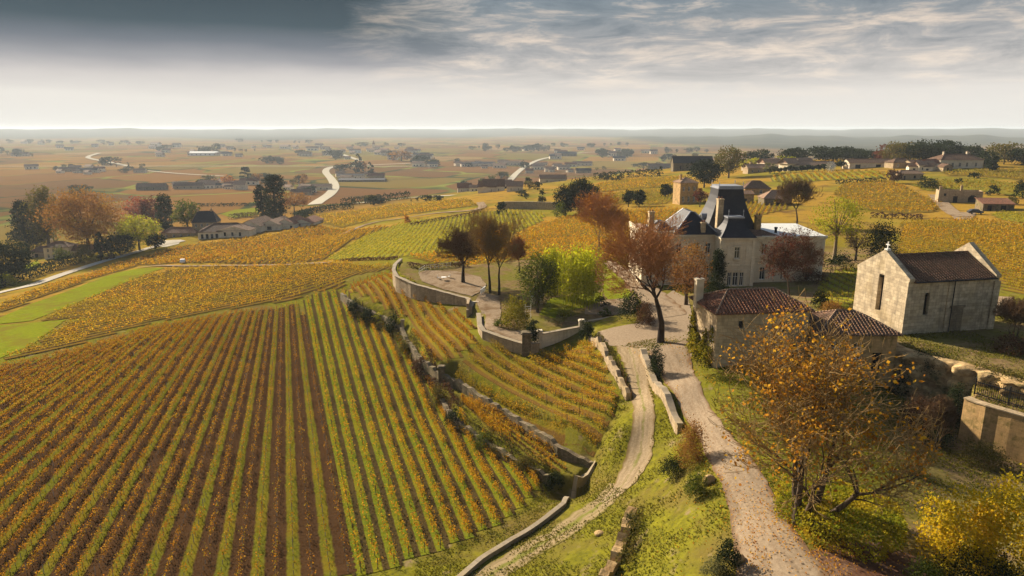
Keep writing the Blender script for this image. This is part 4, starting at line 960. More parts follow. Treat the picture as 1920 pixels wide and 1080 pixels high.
# ---- the chateau
def mansard(mb, x0, x1, y0, y1, z0, tx0, tx1, ty0, ty1, z1, flare=.55, n=6, cap=True):
    R_ = []
    for k in range(n+1):
        t = k/n; s = 1-(1-t)**(1+flare*1.2)   # flared foot
        R_.append((x0+(tx0-x0)*s, x1+(tx1-x1)*s, y0+(ty0-y0)*s, y1+(ty1-y1)*s, z0+(z1-z0)*t))
    for a, b in zip(R_[:-1], R_[1:]):
        q = lambda r: [(r[0], r[2], r[4]), (r[1], r[2], r[4]), (r[1], r[3], r[4]), (r[0], r[3], r[4])]
        A, B = q(a), q(b)
        for i in range(4): mb.face([A[i], A[(i+1) % 4], B[(i+1) % 4], B[i]])
    if cap: r = R_[-1]; mb.face([(r[0], r[2], r[4]), (r[1], r[2], r[4]), (r[1], r[3], r[4]), (r[0], r[3], r[4])])
def chateau():
    ox, oy, oz = 22.0, 126.0, 71.3; E = 9.3
    root = thing('chateau', 'cream stone chateau with steep dark slate pavilion roofs, dormers and tall chimneys', 'chateau', (ox, oy, oz))
    mb = MB(); todo = []; trim = MB()
    def block(x0, x1, y0, y1, h, ops, left=None, right=None, basez=-3):
        pt = panel(mb, (x0, y0), (x1, y0), basez, h, [o[:4] for o in ops], .3); todo.extend((pt, o) for o in ops)
        pt = panel(mb, (x1, y0), (x1, y1), basez, h, []); panel(mb, (x1, y1), (x0, y1), basez, h, [])
        lo = left or []; pt = panel(mb, (x0, y1), (x0, y0), basez, h, [o[:4] for o in lo], .3); todo.extend((pt, o) for o in lo)
        mb.face([(x0, y0, h), (x1, y0, h), (x1, y1, h), (x0, y1, h)])
        for z, p, th in ((4.15, .12, .3), (4.75, .08, .16), (h-.45, .2, .22), (h-.22, .34, .25), (8.15, .07, .14)):
            for (a, b, c, e) in ((x0-p, x1+p, y0-p, y0-.003), (x0-p, x0-.003, y0, y1), (x1+.003, x1+p, y0, y1)): trim.box(a, b, c, e, z, z+th-.003)
    W2 = lambda u, v=5.6, w=1.0, h=2.1, k='window': (u-w/2, u+w/2, v, v+h, k)
    # left body
    block(2.4, 11, 0, 14, E, [W2(1.6), W2(4.2), W2(6.8), W2(1.6, 1, 1, 2.4), W2(4.2, 1, 1, 2.4), W2(6.8, 1, 1, 2.4)], [W2(2.5), W2(7), W2(11.5), W2(2.5, 1, 1, 2.4), W2(7, 1, 1, 2.4), W2(11.5, 1, 1, 2.4)])
    # centre
    block(11.02, 16.1, .6, 14, E, [W2(1.6), W2(3.8), W2(1.6, 1, 1, 2.4), W2(3.8, 1, 1, 2.4)])
    # pavilion in front
    block(16.12, 22.0, -3.4, 10, E, [(2.45, 3.4, 5.5, 7.6, 'window'), (1.45, 2.2, .4, 2.9, 'window'), (2.45, 3.45, .4, 2.9, 'window'), (3.7, 4.45, .4, 2.9, 'window')])
    # right wing
    block(22.02, 36.4, 0, 14, E-.3, [W2(3.2), W2(7.2), W2(11.8), W2(3.2, .8, 1, 2.4), W2(7.2, .8, 1, 2.4), W2(11.8, .8, 1, 2.4)], basez=-2.5)
    mb.build('wall', M['chateau_stone'], root)
    # pilasters, window surrounds
    for x in (16.12, 22.0): trim.box(x-.32, x+.32, -3.55, -3.403, -3, E-.5)
    for x in (22.9, 29.2, 36.1): trim.box(x-.3, x+.3, -.13, -.003, -2.5, E-.8)
    for k in range(3): trim.box(17.55+k*1.1, 17.95+k*1.1, -3.75, -3.56, 3.15, 3.5)
    for (a, b, c, e_) in ((18.42, 19.67, 5.2, 5.45), (18.32, 19.77, 7.65, 7.9)): trim.box(a, b, -3.62, -3.403, c, e_)
    for dx in (.6, 4.0): trim.box(16.9+dx-.3, 18.2+dx-.35, -3.5, -3.403, 5.5, 7.7)
    trim.build('stone_trim', M['dressed_stone'], root)
    for pt, o in todo: opening(root, pt, o, .3, o[4])
    m = MB(); mansard(m, 15.2, 25.4, 4.2, 14.2, E+.02, 17.9, 22.7, 6.6, 11.8, E+7.9, .5); tower = m.build('tower_roof', M['slate'], root)
    m = MB(); m.box(17.75, 22.85, 6.5, 11.9, E+7.902, E+8.1); m.box(18.0, 22.6, 6.8, 11.6, E+8.102, E+8.5); m.build('crest', M['zinc'], tower)
    m = MB()
    for (x, y) in ((18, 6.7), (22.6, 6.7), (18, 11.7), (22.6, 11.7)): m.lathe([(.1, E+7.9), (.04, E+8.8), (.1, E+8.95), (0, E+9.5)], 6, (x, y, 0))
    m.build('finials', M['zinc'], tower)
    # dormers on the sunny side and on the front
    def dormer(x, y, z, rz, r=.8):
        m = MB(); n = 12
        P = [(r*math.cos(2*math.pi*k/n), r*math.sin(2*math.pi*k/n)) for k in range(n)]
        for k in range(n):
            a, b = P[k], P[(k+1) % n]; m.face([(0, a[0], a[1]), (0, b[0], b[1]), (1.6, b[0], b[1]), (1.6, a[0], a[1])][::-1]); 
        m.face([(-.02, p[0], p[1]) for p in P][::-1])
        d_ = m.build('dormer', M['zinc'], tower); d_.location = (x, y, z); d_.rotation_euler = (0, 0, rz)
        m = MB(); m.face([(-.03, p[0]*.7, p[1]*.7) for p in P][::-1]); m.build('pane', M['glass'], d_)
    dormer(15.5, 9.2, E+2.2, 0); dormer(20.3, 4.6, E+2.2, R(90), .6)
    m = MB(); mansard(m, 15.75, 22.4, -3.8, 3.4, E+.04, 17.6, 20.5, -1.4, 1.2, E+3.3, .6); pv = m.build('pavilion_roof', M['slate'], root)
    m = MB(); m.box(17.5, 20.6, -1.5, 1.3, E+3.302, E+3.55); m.lathe([(.1, E+3.55), (.04, E+4.3), (.1, E+4.5), (0, E+5)], 6, (17.7, -1.2, 0)); m.lathe([(.1, E+3.55), (.04, E+4.3), (.1, E+4.5), (0, E+5)], 6, (20.4, -1.2, 0)); m.build('crest', M['zinc'], pv)
    # left hipped roof and its bright hips
    m = MB(); mansard(m, 8.2, 16.6, .15, 12.6, E+.04, 11.9, 12.6, 3.4, 9, E+3.9, 0, 1); lf = m.build('hipped_roof', M['slate'], root)
    for a, b in (((8.2, .15), (11.9, 3.4)), ((16.6, .15), (12.6, 3.4)), ((8.2, 12.6), (11.9, 9))): m = MB(); m.bar((*a, E+.07), (*b, E+3.95), .13, 6); m.build('hip_flashing', M['zinc'], lf)
    m = MB(); mansard(m, 5.0, 9.4, 2.2, 12.6, E+.04, 6.6, 7.6, 5, 9, E+1.7, 0, 1); m.build('hipped_roof', M['slate'], root)
    m = MB(); mansard(m, 2.45, 5.2, .3, 13.6, E+.05, 3.4, 3.9, 3, 11, E+.7, 0, 1); m.build('low_roof', M['tile_pale'], root)
    m = MB()
    for (a, b, c, e_) in ((2.1, 8, -.3, -.02), (2.1, 2.38, 0, 14)): m.box(a, b, c, e_, E+.03, E+.75)
    m.build('parapet', M['dressed_stone'], root)
    # right wing roofs
    m = MB(); m.face([(24.6, .5, E-.2), (36.6, -.2, E-.2), (36.6, 14.2, E+.25), (24.6, 14.2, E+.25)]); m.box(24.5, 36.7, -.32, -.2, E-.3, E-.12); wr = m.build('flat_roof', M['white_roof'], root)
    m = MB(); m.lathe([(.25, E-.1), (.25, E+.7), (.35, E+.72), (.3, E+1.0), (0, E+1.0)], 10, (28.4, 3.5, 0)); m.build('roof_vent', M['iron'], wr)
    m = MB(); m.face([(22.2, .2, E-.25), (28.2, .2, E-.25), (25.8, 3.0, E+.5), (22.2, 3.0, E+.5)]); m.face([(22.2, 3.0, E+.5), (25.8, 3.0, E+.5), (25.8, 13.8, E+.3), (22.2, 13.8, E+.3)]); m.build('tiled_roof', M['tile_brown'], root)
    def chimney(x, y, w, d, z0, z1, mt=M['gate_stone']):
        m = MB(); m.box(x-w/2, x+w/2, y-d/2, y+d/2, z0, z1); m.box(x-w/2-.1, x+w/2+.1, y-d/2-.1, y+d/2+.1, z1+.002, z1+.2); m.box(x-w/2-.06, x+w/2+.06, y-d/2-.06, y+d/2+.06, z0+(z1-z0)*.45, z0+(z1-z0)*.45+.15); c = m.build('chimney', mt, root)
        for k in (-.25, .25): m = MB(); m.lathe([(.14, z1+.2), (.12, z1+.6), (0, z1+.6)], 8, (x+k*w, y, 0)); m.build('chimney_pot', M['tile_red'], c)
    chimney(17.1, 2.5, 1.0, 1.3, E, E+6.3); chimney(25.0, 4, .95, 1.2, E-.3, E+3.0, M['wall_ochre']); chimney(13.7, .9, .8, .9, E, E+2.1)
    chimney(5.3, 7.5, 1.0, 1.4, E, E+3.3)
chateau()
# ---- other houses: pixel of the front-left corner on the ground, sizes in metres
def house(name, label, px, py, w, d, h, rk, rh, rz, wm='plaster', rm='tile_pale', win=(), chim=0, cat='house', sh='window', lift_=0., hipf=.5, ov=.35, group=None, side=()):
    p = gp(px, py); ops = {'front': [(u-.5*ww, u+.5*ww, v, v+hh, k) for (u, v, ww, hh, k) in win], 'left': [(u-.5*ww, u+.5*ww, v, v+hh, k) for (u, v, ww, hh, k) in side]}
    ch = [(w*.2+i*w*.55, d*.5, .8, .8, h+rh*.4, h+rh+1.1) for i in range(chim)]
    return building(name, label, cat, (p.x, p.y, p.z-.05), R(rz), w, d, h, M[wm], M[rm] if rm else None, rk, rh, ov, ops, 3.0, ch, hipf, group)
w2 = lambda xs, v=3.6, ww=1.1, hh=1.7, k='window': [(x, v, ww, hh, k) for x in xs]
house('house', 'tall narrow stone house with brown hip roof left of the slate tower', 1274, 384, 7.6, 8, 9.2, 'hip', 1.8, 8, 'wall_ochre', 'tile_pale', w2([1.5, 3.8, 6.1], 5.6, .9, 1.8)+w2([1.5, 3.8, 6.1], 1.2, .9, 2.2), 1)
house('cottage', 'single storey cottage with a broad brown roof behind the slate tower', 1396, 366, 11, 8, 3.2, 'hip', 3.0, -6, 'wall_ochre', 'tile_brown', w2([3, 7], .8, 1.2, 1.6), 0)
house('barn', 'low barn with a lichen speckled tile roof behind the chateau', 1432, 386, 10, 8, 3.0, 'hip', 2.6, -4, 'wall_rough', 'tile_pale', [(5, 0, 2.4, 2.4, 'dark')], 0, 'barn')
house('shed', 'plain ochre walled shed with a shallow roof behind the tower', 1386, 382, 5.6, 4, 4, 'lean', 1, 0, 'wall_ochre', 'tile_brown', [(2.5, 0, 1.1, 2.1, 'dark')], 0, 'shed')
house('farmhouse', 'small farmhouse with a pale roof left of the clipped tree row', 1402, 326, 15, 8, 3.6, 'gable', 2.2, 4, 'wall_stone', 'tile_pale', w2([3, 7, 11], 1, 1.2, 1.6), 1)
house('farmhouse', 'long pink roofed farmhouse behind the row of clipped round trees', 1482, 320, 28, 8, 3.4, 'gable', 2.2, 2, 'plaster', 'tile_pale', w2([4, 9, 14, 19, 24], .9, 1.3, 1.6), 1)
house('farm_shed', 'long cream farm shed with a dark ridge roof behind the yellow vines', 1592, 317, 26, 9, 3.6, 'gable', 2.0, 2, 'plaster', 'tile_brown', [(5, 0, 3, 2.6, 'dark'), (17, 0, 3, 2.6, 'dark')], 0, 'shed')
house('farmhouse', 'small brown roofed house at the left end of the ridge hamlet', 1674, 316, 12, 8, 3.4, 'hip', 2.0, 5, 'wall_stone', 'tile_brown', w2([3, 8], 1, 1.2, 1.6), 0)
house('farmhouse', 'flat roofed brown house in the middle of the ridge hamlet', 1708, 316, 14, 8, 3, 'gable', 1.6, 5, 'wall_stone', 'tile_brown', w2([3, 8, 11], 1, 1.2, 1.4), 0)
house('stone_hut', 'little stone hut with terrace wall below the ridge hamlet', 1684, 338, 12, 6, 3.2, 'hip', 1.4, 3, 'wall_stone', 'tile_pale', [(3, 0, 1.1, 2.1, 'dark'), (8, .9, 1.1, 1.3, 'dark')], 0, 'hut')
house('villa', 'long pale villa with hip roof and chimneys before the dark wood', 1762, 317, 24, 11, 5, 'hip', 2.8, 3, 'plaster', 'tile_brown', w2([3, 7, 11, 15, 20], 1.2, 1.3, 2.2), 2, 'villa')
house('farm_shed', 'small low shed with pale gable just left of the villa', 1768, 322, 5, 5, 2.6, 'gable_y', 1.5, 3, 'wall_stone', 'tile_brown', [(2.5, 0, 1.2, 2, 'dark')], 0, 'shed')
# ruin at right
p = gp(1758, 380); building('ruined_house', 'roofless pale stone ruin with an arched cellar door beside the gravel yard', 'ruin', (p.x, p.y, p.z-.1), R(-22), 13.5, 6, 4.6, M['wall_stone'], None, 'flat', 0, 0,
    {'front': [(1.6, 2.4, 2.6, 3.5, 'dark'), (4.6, 6.0, 0, 2.6, 'dark'), (9.2, 11.8, 0, 2.4, 'dark'), (9.5, 11.5, 2.4, 2.8, 'dark'), (9.9, 11.1, 2.8, 3.1, 'dark')]}, 2.5, [(.5, .5, .8, .8, 4, 5.6), (6.9, .5, .7, .7, 4, 6.2)])
house('barn', 'low barn with a rusty lean-to roof right of the roofless ruin', 1842, 396, 9, 6, 2.6, 'lean', 1.3, -12, 'wall_rough', 'tile_red', [(2, 0, 1.4, 2, 'dark'), (6, 0, 1.6, 2, 'dark')], 0, 'barn')
# estate on the left
house('chai', 'long cream wine shed with a brown roof and a row of dark doors', 408, 446, 17, 10, 4.0, 'gable_y', 2.2, 0, 'plaster_lifted', 'tile_brown', w2([4, 8, 12], 1, 1.2, 2, 'dark'), 0, 'wine shed')
house('chai', 'deep brown roofed wing joining the slate towered house to the gabled sheds', 372, 449, 26, 15, 3.8, 'hip', 3.6, 14, 'plaster_lifted', 'tile_brown', [(2+2.4*k, .3, 1.3, 2.4, 'dark') for k in range(10)], 0, 'wine shed')
house('chai', 'cream gabled wine shed with a big dark arched door', 446, 437, 13, 22, 4.0, 'gable_y', 3.2, -4, 'plaster_lifted', 'tile_brown', [(6.5, 0, 4.0, 3, 'dark'), (6.5, 3, 3.2, .5, 'dark'), (6.5, 3.5, 2, .4, 'dark')], 0, 'wine shed')
house('chai', 'whitish gabled wine shed right of the one with the arched door', 489, 433, 11, 20, 3.6, 'gable_y', 2.6, -4, 'plaster_lifted', 'tile_pale', [(5, .6, 2.6, 2, 'dark')], 0, 'wine shed')
house('chai', 'plain whitish gabled wine shed, second from the right in the row', 517, 430, 11, 20, 3.2, 'gable_y', 2.6, -4, 'plaster_lifted', 'tile_red', [(9, 0, 1.2, 2.2, 'dark')], 0, 'wine shed')
house('chai', 'rightmost low gabled wine shed at the end of the row', 547, 426, 12, 20, 2.4, 'gable_y', 2.2, -4, 'plaster_lifted', 'tile_red', [(4, 0, 2.6, 2, 'dark')], 0, 'wine shed')
house('manor', 'stone manor with a steep dark slate roof behind the wine sheds', 362, 440, 13, 9, 7.0, 'hip', 5.6, 10, 'wall_stone', 'slate', w2([2, 5, 8, 11], 4.2, 1.1, 1.8)+w2([2, 5, 8, 11], 1, 1.1, 2), 2, 'manor', hipf=.3)
house('house', 'low red roofed house at the left end of the estate by the pale yard', 302, 448, 19, 9, 3.4, 'hip', 2.6, 2, 'wall_stone', 'tile_red', w2([3, 7, 11, 15], .9, 1.2, 1.6), 0)
house('house', 'cream two storey house with hip roof among the trees at the left', 84, 487, 12, 9, 6.4, 'hip', 2.4, 8, 'plaster', 'tile_brown', w2([2, 4.6], 3.9, 1.1, 1.7)+w2([2, 4.6, 8], .9, 1.1, 1.9), 1)
house('outbuilding', 'dark roofed outbuilding left of the cream two storey house', 54, 484, 11, 9, 3.2, 'hip', 2.6, 8, 'wall_stone', 'tile_brown', [(4, 0, 1.6, 2.2, 'dark')], 0, 'outbuilding')
house('outbuilding', 'long purple brown roofed wing right of the cream two storey house', 118, 482, 20, 8, 3.4, 'gable', 2.4, 8, 'plaster', 'tile_brown', w2([3, 8, 13], 1, 1.1, 1.6), 0, 'outbuilding')
# farms on the plain: (label, px, py, width m, height m, roof height, wall, roof, rotation)
PLAIN = [
 ('white long farm building beside the bend of the white road', 560, 357, 66, 5, 3, 'plaster', 'tile_brown', 3),
 ('low grey roofed farm left of the white road building', 545, 366, 38, 4, 3, 'wall_stone', 'tile_brown', 3),
 ('pinkish house with pale gables among orange trees on the plain', 438, 356, 26, 7, 5, 'plaster', 'tile_pale', -4),
 ('small pale house left of the pinkish gabled house', 420, 352, 20, 5, 3, 'plaster', 'tile_red', 8),
 ('long dark roofed barn in the brown vineyards above the russet tree', 255, 357, 60, 5, 4, 'wall_rough', 'tile_brown', 2),
 ('second long dark barn right of the first in the brown vineyards', 325, 355, 62, 5, 4, 'wall_stone', 'tile_brown', 0),
 ('low barn with lighter roof at the end of the dark barns', 385, 351, 30, 4, 3, 'wall_stone', 'tile_pale', 0),
 ('white warehouse far out on the left plain below the tree clump', 355, 292, 130, 8, 5, 'white_paint', 'white_roof', 2),
 ('pale shed right of the far white warehouse', 402, 290, 60, 7, 4, 'plaster', 'tile_pale', 3),
 ('long slate roofed winery with white windows right of the white road', 632, 336, 70, 6, 3, 'plaster', 'slate', 2),
 ('red roofed house at the right end of the slate roofed winery', 690, 338, 42, 7, 4, 'wall_stone', 'tile_red', 2),
 ('dark long shed in front of the slate roofed winery', 634, 341, 115, 3, 2, 'wall_rough', 'slate', 0),
 ('white gabled house at the near end of the pale plain road', 896, 363, 22, 5, 4, 'plaster', 'tile_brown', -8),
 ('broad brown roofed house below the brow, next to the white gabled house', 905, 362, 26, 5, 5, 'plaster', 'tile_brown', 4),
 ('red roofed cottage with white side on the plain below the brow', 858, 361, 20, 4, 4, 'plaster', 'tile_red', 6),
 ('pale cottage behind the green shrub at the brow', 950, 360, 18, 4, 3, 'plaster', 'tile_pale', 0),
 ('pale pink roofed long house behind the dark pines', 1012, 344, 36, 4, 3, 'plaster', 'tile_pale', 2),
 ('blue grey roofed shed right of the pale plain road', 1080, 325, 44, 5, 4, 'wall_stone', 'slate', 0),
 ('cream house cluster end by the pale plain road', 1022, 322, 30, 6, 4, 'plaster', 'tile_pale', 4),
 ('red roofed small house left of the cream plain house', 985, 325, 24, 5, 4, 'plaster', 'tile_red', 0),
 ('long pale farm on the plain right of the road bend', 1074, 311, 70, 6, 4, 'plaster', 'tile_pale', 0),
 ('dark barn in the plain beyond the hill brow', 1215, 318, 70, 6, 5, 'wall_rough', 'tile_brown', 0),
 ('second dark barn beyond the hill brow, nearer the tall house', 1262, 322, 50, 7, 5, 'wall_rough', 'slate', 0),
 ('far pale farm left of the village on the plain', 560, 293, 60, 8, 5, 'plaster', 'tile_pale', 0),
 ('far white farm in the middle distance village', 655, 287, 60, 9, 5, 'white_paint', 'tile_pale', 0),
 ('far row of pale houses in the village right of the spire', 715, 292, 90, 9, 6, 'plaster', 'tile_pale', 0),
 ('far pale house with grey roof right end of the village', 775, 297, 70, 10, 5, 'plaster', 'slate', 0),
 ('far low house left edge of the plain under dark trees', 20, 293, 80, 7, 5, 'plaster', 'tile_brown', 0),
 ('far grey farm on the plain left of the white road loop', 110, 322, 60, 5, 4, 'wall_stone', 'tile_brown', 0),
 ('far farm with bluish roof near the crossing plain roads', 145, 324, 60, 5, 4, 'plaster', 'slate', 0),
 ('far pale house beside the plain road near the left crossing', 250, 324, 36, 5, 3, 'plaster', 'tile_pale', 0),
 ('far low warehouse at the centre of the plain', 870, 312, 110, 6, 4, 'plaster', 'slate', 0),
 ('far pale building right of the central plain warehouse', 935, 310, 80, 6, 4, 'plaster', 'tile_pale', 0),
 ('far dark roofed farm near the end of the pale road', 1045, 293, 90, 8, 5, 'wall_rough', 'slate', 0),
]
for (lb, x, y, w, h, rh, wm, rm, rz) in PLAIN:
    w *= .62; nw = max(2, min(6, int(w/8))); d = max(8, w*.28)
    house('farm_building', lb, x, y, w, d, h, 'gable', rh, rz, wm, rm, [(w*(k+.6)/(nw+.2), h*.25, w*.03, h*.4, 'dark') for k in range(nw)], 0, 'farm building')
p = gp(701, 280); r = thing('church_tower', 'far pale church tower with a thin spire on the plain', 'church tower', p); m = MB(); m.box(-5, 5, -5, 5, -3, 20); m.build('tower', M['plaster_lifted'], r)
m = MB()
for q, t in (((-5.3, -5.3), (5.3, -5.3)), ((5.3, -5.3), (5.3, 5.3)), ((5.3, 5.3), (-5.3, 5.3)), ((-5.3, 5.3), (-5.3, -5.3))): m.face([(*q, 20), (*t, 20), (0, 0, 36)])
m.build('spire', M['tile_pale'], r)

# small far houses, copied
def far_houses():
    def proto(rm):
        m = MB(); m.box(0, 12, 0, 8, -1, 4.6); wl = m.mesh('wall', M['plaster_lifted']); m = MB(); roof_faces(m, 12, 8, 4.6, 3, 'gable', .5); pn = []
        for x in (0, 12): P = [(x, 0, 4.6), (x, 8, 4.6), (x, 4, 7.5)]; m.face(P if x else P[::-1])
        for x in (2, 5, 8.5): m2 = MB(); m2.box(x, x+1.2, -.05, -.004, 1, 2.8); pn.append(m2.mesh('window', M['dark']))
        return wl, m.mesh('roof', M[rm]), pn
    pr = [proto('tile_pale'), proto('tile_brown'), proto('slate'), proto('tile_red')]; r = np.random.default_rng(5); k = 0
    for (cx, cy, hw, hh, n, word, s) in [(700, 290, 100, 11, 34, 'village by the church tower', 1.5), (370, 288, 90, 7, 9, 'hamlet round the white warehouse', 1.6), (180, 276, 160, 8, 10, 'far left of the plain', 2.0), (850, 312, 90, 4, 9, 'middle of the plain', 1.3), (1040, 318, 60, 8, 8, 'cluster beside the pale road', 1.2), (1130, 290, 150, 12, 12, 'right part of the plain', 1.6), (330, 353, 80, 3, 7, 'row of dark barns', 1.0), (440, 350, 40, 6, 6, 'hamlet with orange trees', 1.0), (560, 356, 36, 6, 5, 'group by the road bend', 1.0), (120, 322, 80, 5, 7, 'hamlet at the left crossing', 1.2), (660, 335, 40, 4, 4, 'group at the slate winery', 1.0), (520, 278, 120, 7, 9, 'far centre of the plain', 1.8), (1420, 318, 60, 5, 5, 'ridge hamlet left of the combed vines', .8), (1700, 318, 40, 6, 4, 'ridge hamlet before the wood', .8), (920, 356, 40, 4, 4, 'group below the far brow', .9)]:
        for i in range(n):
            p = gp(cx+r.uniform(-1, 1)*hw, cy+r.uniform(-1, 1)*hh); w = pr[int(r.integers(0, 10)) % 4 if r.uniform() > .4 else 0]; k += 1
            o = thing('small_house', 'one of the small houses in the '+word, 'house', p, r.uniform(-.5, .6), 'small houses in the '+word); q = s*r.uniform(.7, 1.3); o.scale = (q*r.uniform(.9, 1.7), q, q)
            link('wall', w[0], o); link('roof', w[1], o); [link('window', q_, o) for q_ in w[2]]
far_houses()
# ---------------------------------------------------------------- trees and shrubs
M['lf_russet'] = leafmat('leaf_russet', [(.24,.10,.03), (.30,.14,.04), (.17,.075,.025), (.34,.17,.04), (.22,.12,.035)], .4, (.3,.17,.03), .12)
M['lf_orange'] = leafmat('leaf_orange', [(.42,.17,.02), (.34,.11,.016), (.46,.24,.025), (.25,.09,.015)], .45)
M['lf_gold'] = leafmat('leaf_gold', [(.52,.27,.025), (.46,.19,.02), (.56,.34,.03), (.36,.14,.018)], .5)
M['lf_red'] = leafmat('leaf_red', [(.30,.07,.03), (.22,.05,.025), (.36,.12,.04)], .4)
M['lf_plum'] = leafmat('leaf_plum', [(.13,.04,.025), (.18,.06,.03), (.09,.03,.02)], .35)
M['lf_lime'] = leafmat('leaf_lime', [(.28,.29,.02), (.36,.34,.025), (.2,.23,.02), (.33,.27,.02)], .5)
M['lf_yellow'] = leafmat('leaf_yellow', [(.74,.52,.02), (.6,.40,.018), (.46,.34,.018), (.74,.46,.022)], .55, (.36,.32,.02), .4)
M['lf_green'] = leafmat('leaf_green', [(.075,.10,.018), (.11,.13,.02), (.05,.075,.015), (.15,.15,.022)], .4)
M['lf_grey'] = leafmat('leaf_greygreen', [(.13,.13,.05), (.18,.17,.065), (.09,.095,.035), (.22,.2,.08)], .4)
M['lf_olive'] = leafmat('leaf_olive', [(.10,.095,.022), (.14,.12,.025), (.07,.07,.018), (.18,.13,.03)], .4)
M['lf_dark'] = leafmat('leaf_dark', [(.018,.028,.012), (.03,.042,.016), (.014,.02,.01), (.04,.05,.018)], .25)
M['lf_conifer'] = leafmat('leaf_conifer', [(.014,.022,.012), (.022,.032,.014), (.03,.04,.018)], .15)
M['lf_bamboo'] = leafmat('leaf_bamboo', [(.46,.45,.02), (.34,.36,.018), (.56,.52,.022), (.24,.27,.016)], .5)
M['lf_brown'] = leafmat('leaf_brown', [(.085,.045,.025), (.13,.07,.035), (.06,.032,.018)], .35)
M['lf_ivy'] = leafmat('leaf_ivy', [(.16,.16,.015), (.24,.2,.016), (.09,.10,.014), (.30,.22,.018)], .4)
M['lf_tan'] = leafmat('leaf_tan', [(.26,.19,.10), (.2,.14,.07), (.32,.24,.13)], .4)

def tubes(S, n=4):
    """segments (p, q, r0, r1) -> V, F, uv-less"""
    S = np.asarray(S, float).reshape(-1, 8); p, q, r0, r1 = S[:, :3], S[:, 3:6], S[:, 6], S[:, 7]; d = q-p; L = np.linalg.norm(d, axis=1)[:, None]+1e-9; d = d/L
    a = np.cross(d, np.where(np.abs(d[:, 2:3]) > .9, [[1., 0, 0]], [[0., 0, 1]])); a /= np.linalg.norm(a, axis=1)[:, None]; b = np.cross(d, a)
    t = np.arange(n)*2*np.pi/n; c, s = np.cos(t), np.sin(t); ring = a[:, None]*c[None, :, None]+b[:, None]*s[None, :, None]
    A = p[:, None]+ring*r0[:, None, None]; B = q[:, None]+ring*r1[:, None, None]; V = np.concatenate([A, B], 1).reshape(-1, 3)
    k = np.arange(n); f = np.stack([k, (k+1) % n, (k+1) % n+n, k+n], -1); F = (np.arange(len(S))[:, None, None]*2*n+f[None]).reshape(-1, 4); return V, F
def grow(seed, H_, spread, levels=5, stems=1, trunk_h=.22, r0=None, up=.25, kids=(5, 5, 4, 4), taper=.62, twist=.35, shape='vase', minr=.02, crown_lo=.0):
    """branch skeleton; returns thick segments, thin segments and the tips"""
    rd = random.Random(seed); thick, thin, tips = [], [], []; r0 = r0 or H_*.026
    def lim(p):   # keep inside a crown hull
        t = p[2]/H_; 
        if shape == 'vase': w = spread*(.35+.75*t)
        elif shape == 'round': w = spread*math.sqrt(max(.05, 1-((t-.58)/.46)**2))
        else: w = spread*math.sqrt(max(.04, 1-((t-.55)/.5)**2))
        return math.hypot(p[0], p[1]) > w or t > 1.02
    def br(p, d, L, r, lv):
        n = 4 if lv < 2 else 3; q = p; seg = L/n
        for i in range(n):
            tw = twist*(.35 if lv == 0 else 1); d = (d[0]+rd.gauss(0, tw)*.5, d[1]+rd.gauss(0, tw)*.5, d[2]+rd.gauss(0, twist)*.35+up*.35); d = (d[0], d[1], max(d[2], (.75, .32)[lv] if lv < 2 else -.2)); m = math.sqrt(d[0]**2+d[1]**2+d[2]**2); d = (d[0]/m, d[1]/m, d[2]/m)
            e = (q[0]+d[0]*seg, q[1]+d[1]*seg, q[2]+d[2]*seg); ra = max(minr, r*(1-.55*i/n)); rb = max(minr*.8, r*(1-.55*(i+1)/n))
            (thick if ra > minr*2.2 else thin).append((*q, *e, ra, rb)); q = e
            if lv >= levels or (lv > 1 and lim(q)): tips.append(q); 
            if lv > 1 and lim(q): return
            if lv < levels and (lv > 0 or i == n-1 or (i >= 2 and stems > 1)):
                nk = kids[min(lv, len(kids)-1)]; c = nk if (i == n-1) else max(0, int(nk*.45+rd.random()*.8)) if lv > 0 else 1
                for k in range(c):
                    az = rd.uniform(0, 2*math.pi); tilt = rd.uniform(.35, .95) if lv else rd.uniform(.3, .75)
                    a = (-d[1], d[0], 0) if abs(d[2]) < .95 else (1, 0, 0); ma = math.sqrt(sum(x*x for x in a)) or 1; a = tuple(x/ma for x in a); b = (d[1]*a[2]-d[2]*a[1], d[2]*a[0]-d[0]*a[2], d[0]*a[1]-d[1]*a[0])
                    nd = tuple(d[j]*math.cos(tilt)+(a[j]*math.cos(az)+b[j]*math.sin(az))*math.sin(tilt) for j in range(3))
                    br(q, nd, L*rd.uniform(.55, .82), max(minr, rb*taper), lv+1)
    for s in range(stems):
        az = 2*math.pi*s/max(1, stems)+rd.uniform(-.4, .4); t = 0 if stems == 1 else rd.uniform(.08, .3)
        d = (math.cos(az)*math.sin(t), math.sin(az)*math.sin(t), math.cos(t)); o = (math.cos(az)*r0*(stems > 1), math.sin(az)*r0*(stems > 1), -.4)
        br(o, d, H_*trunk_h*(1 if stems == 1 else rd.uniform(.9, 1.25))+.4, r0*(1 if stems == 1 else .62), 0)
    return thick, thin, tips
def base_at(px, py): return gp(px, py)
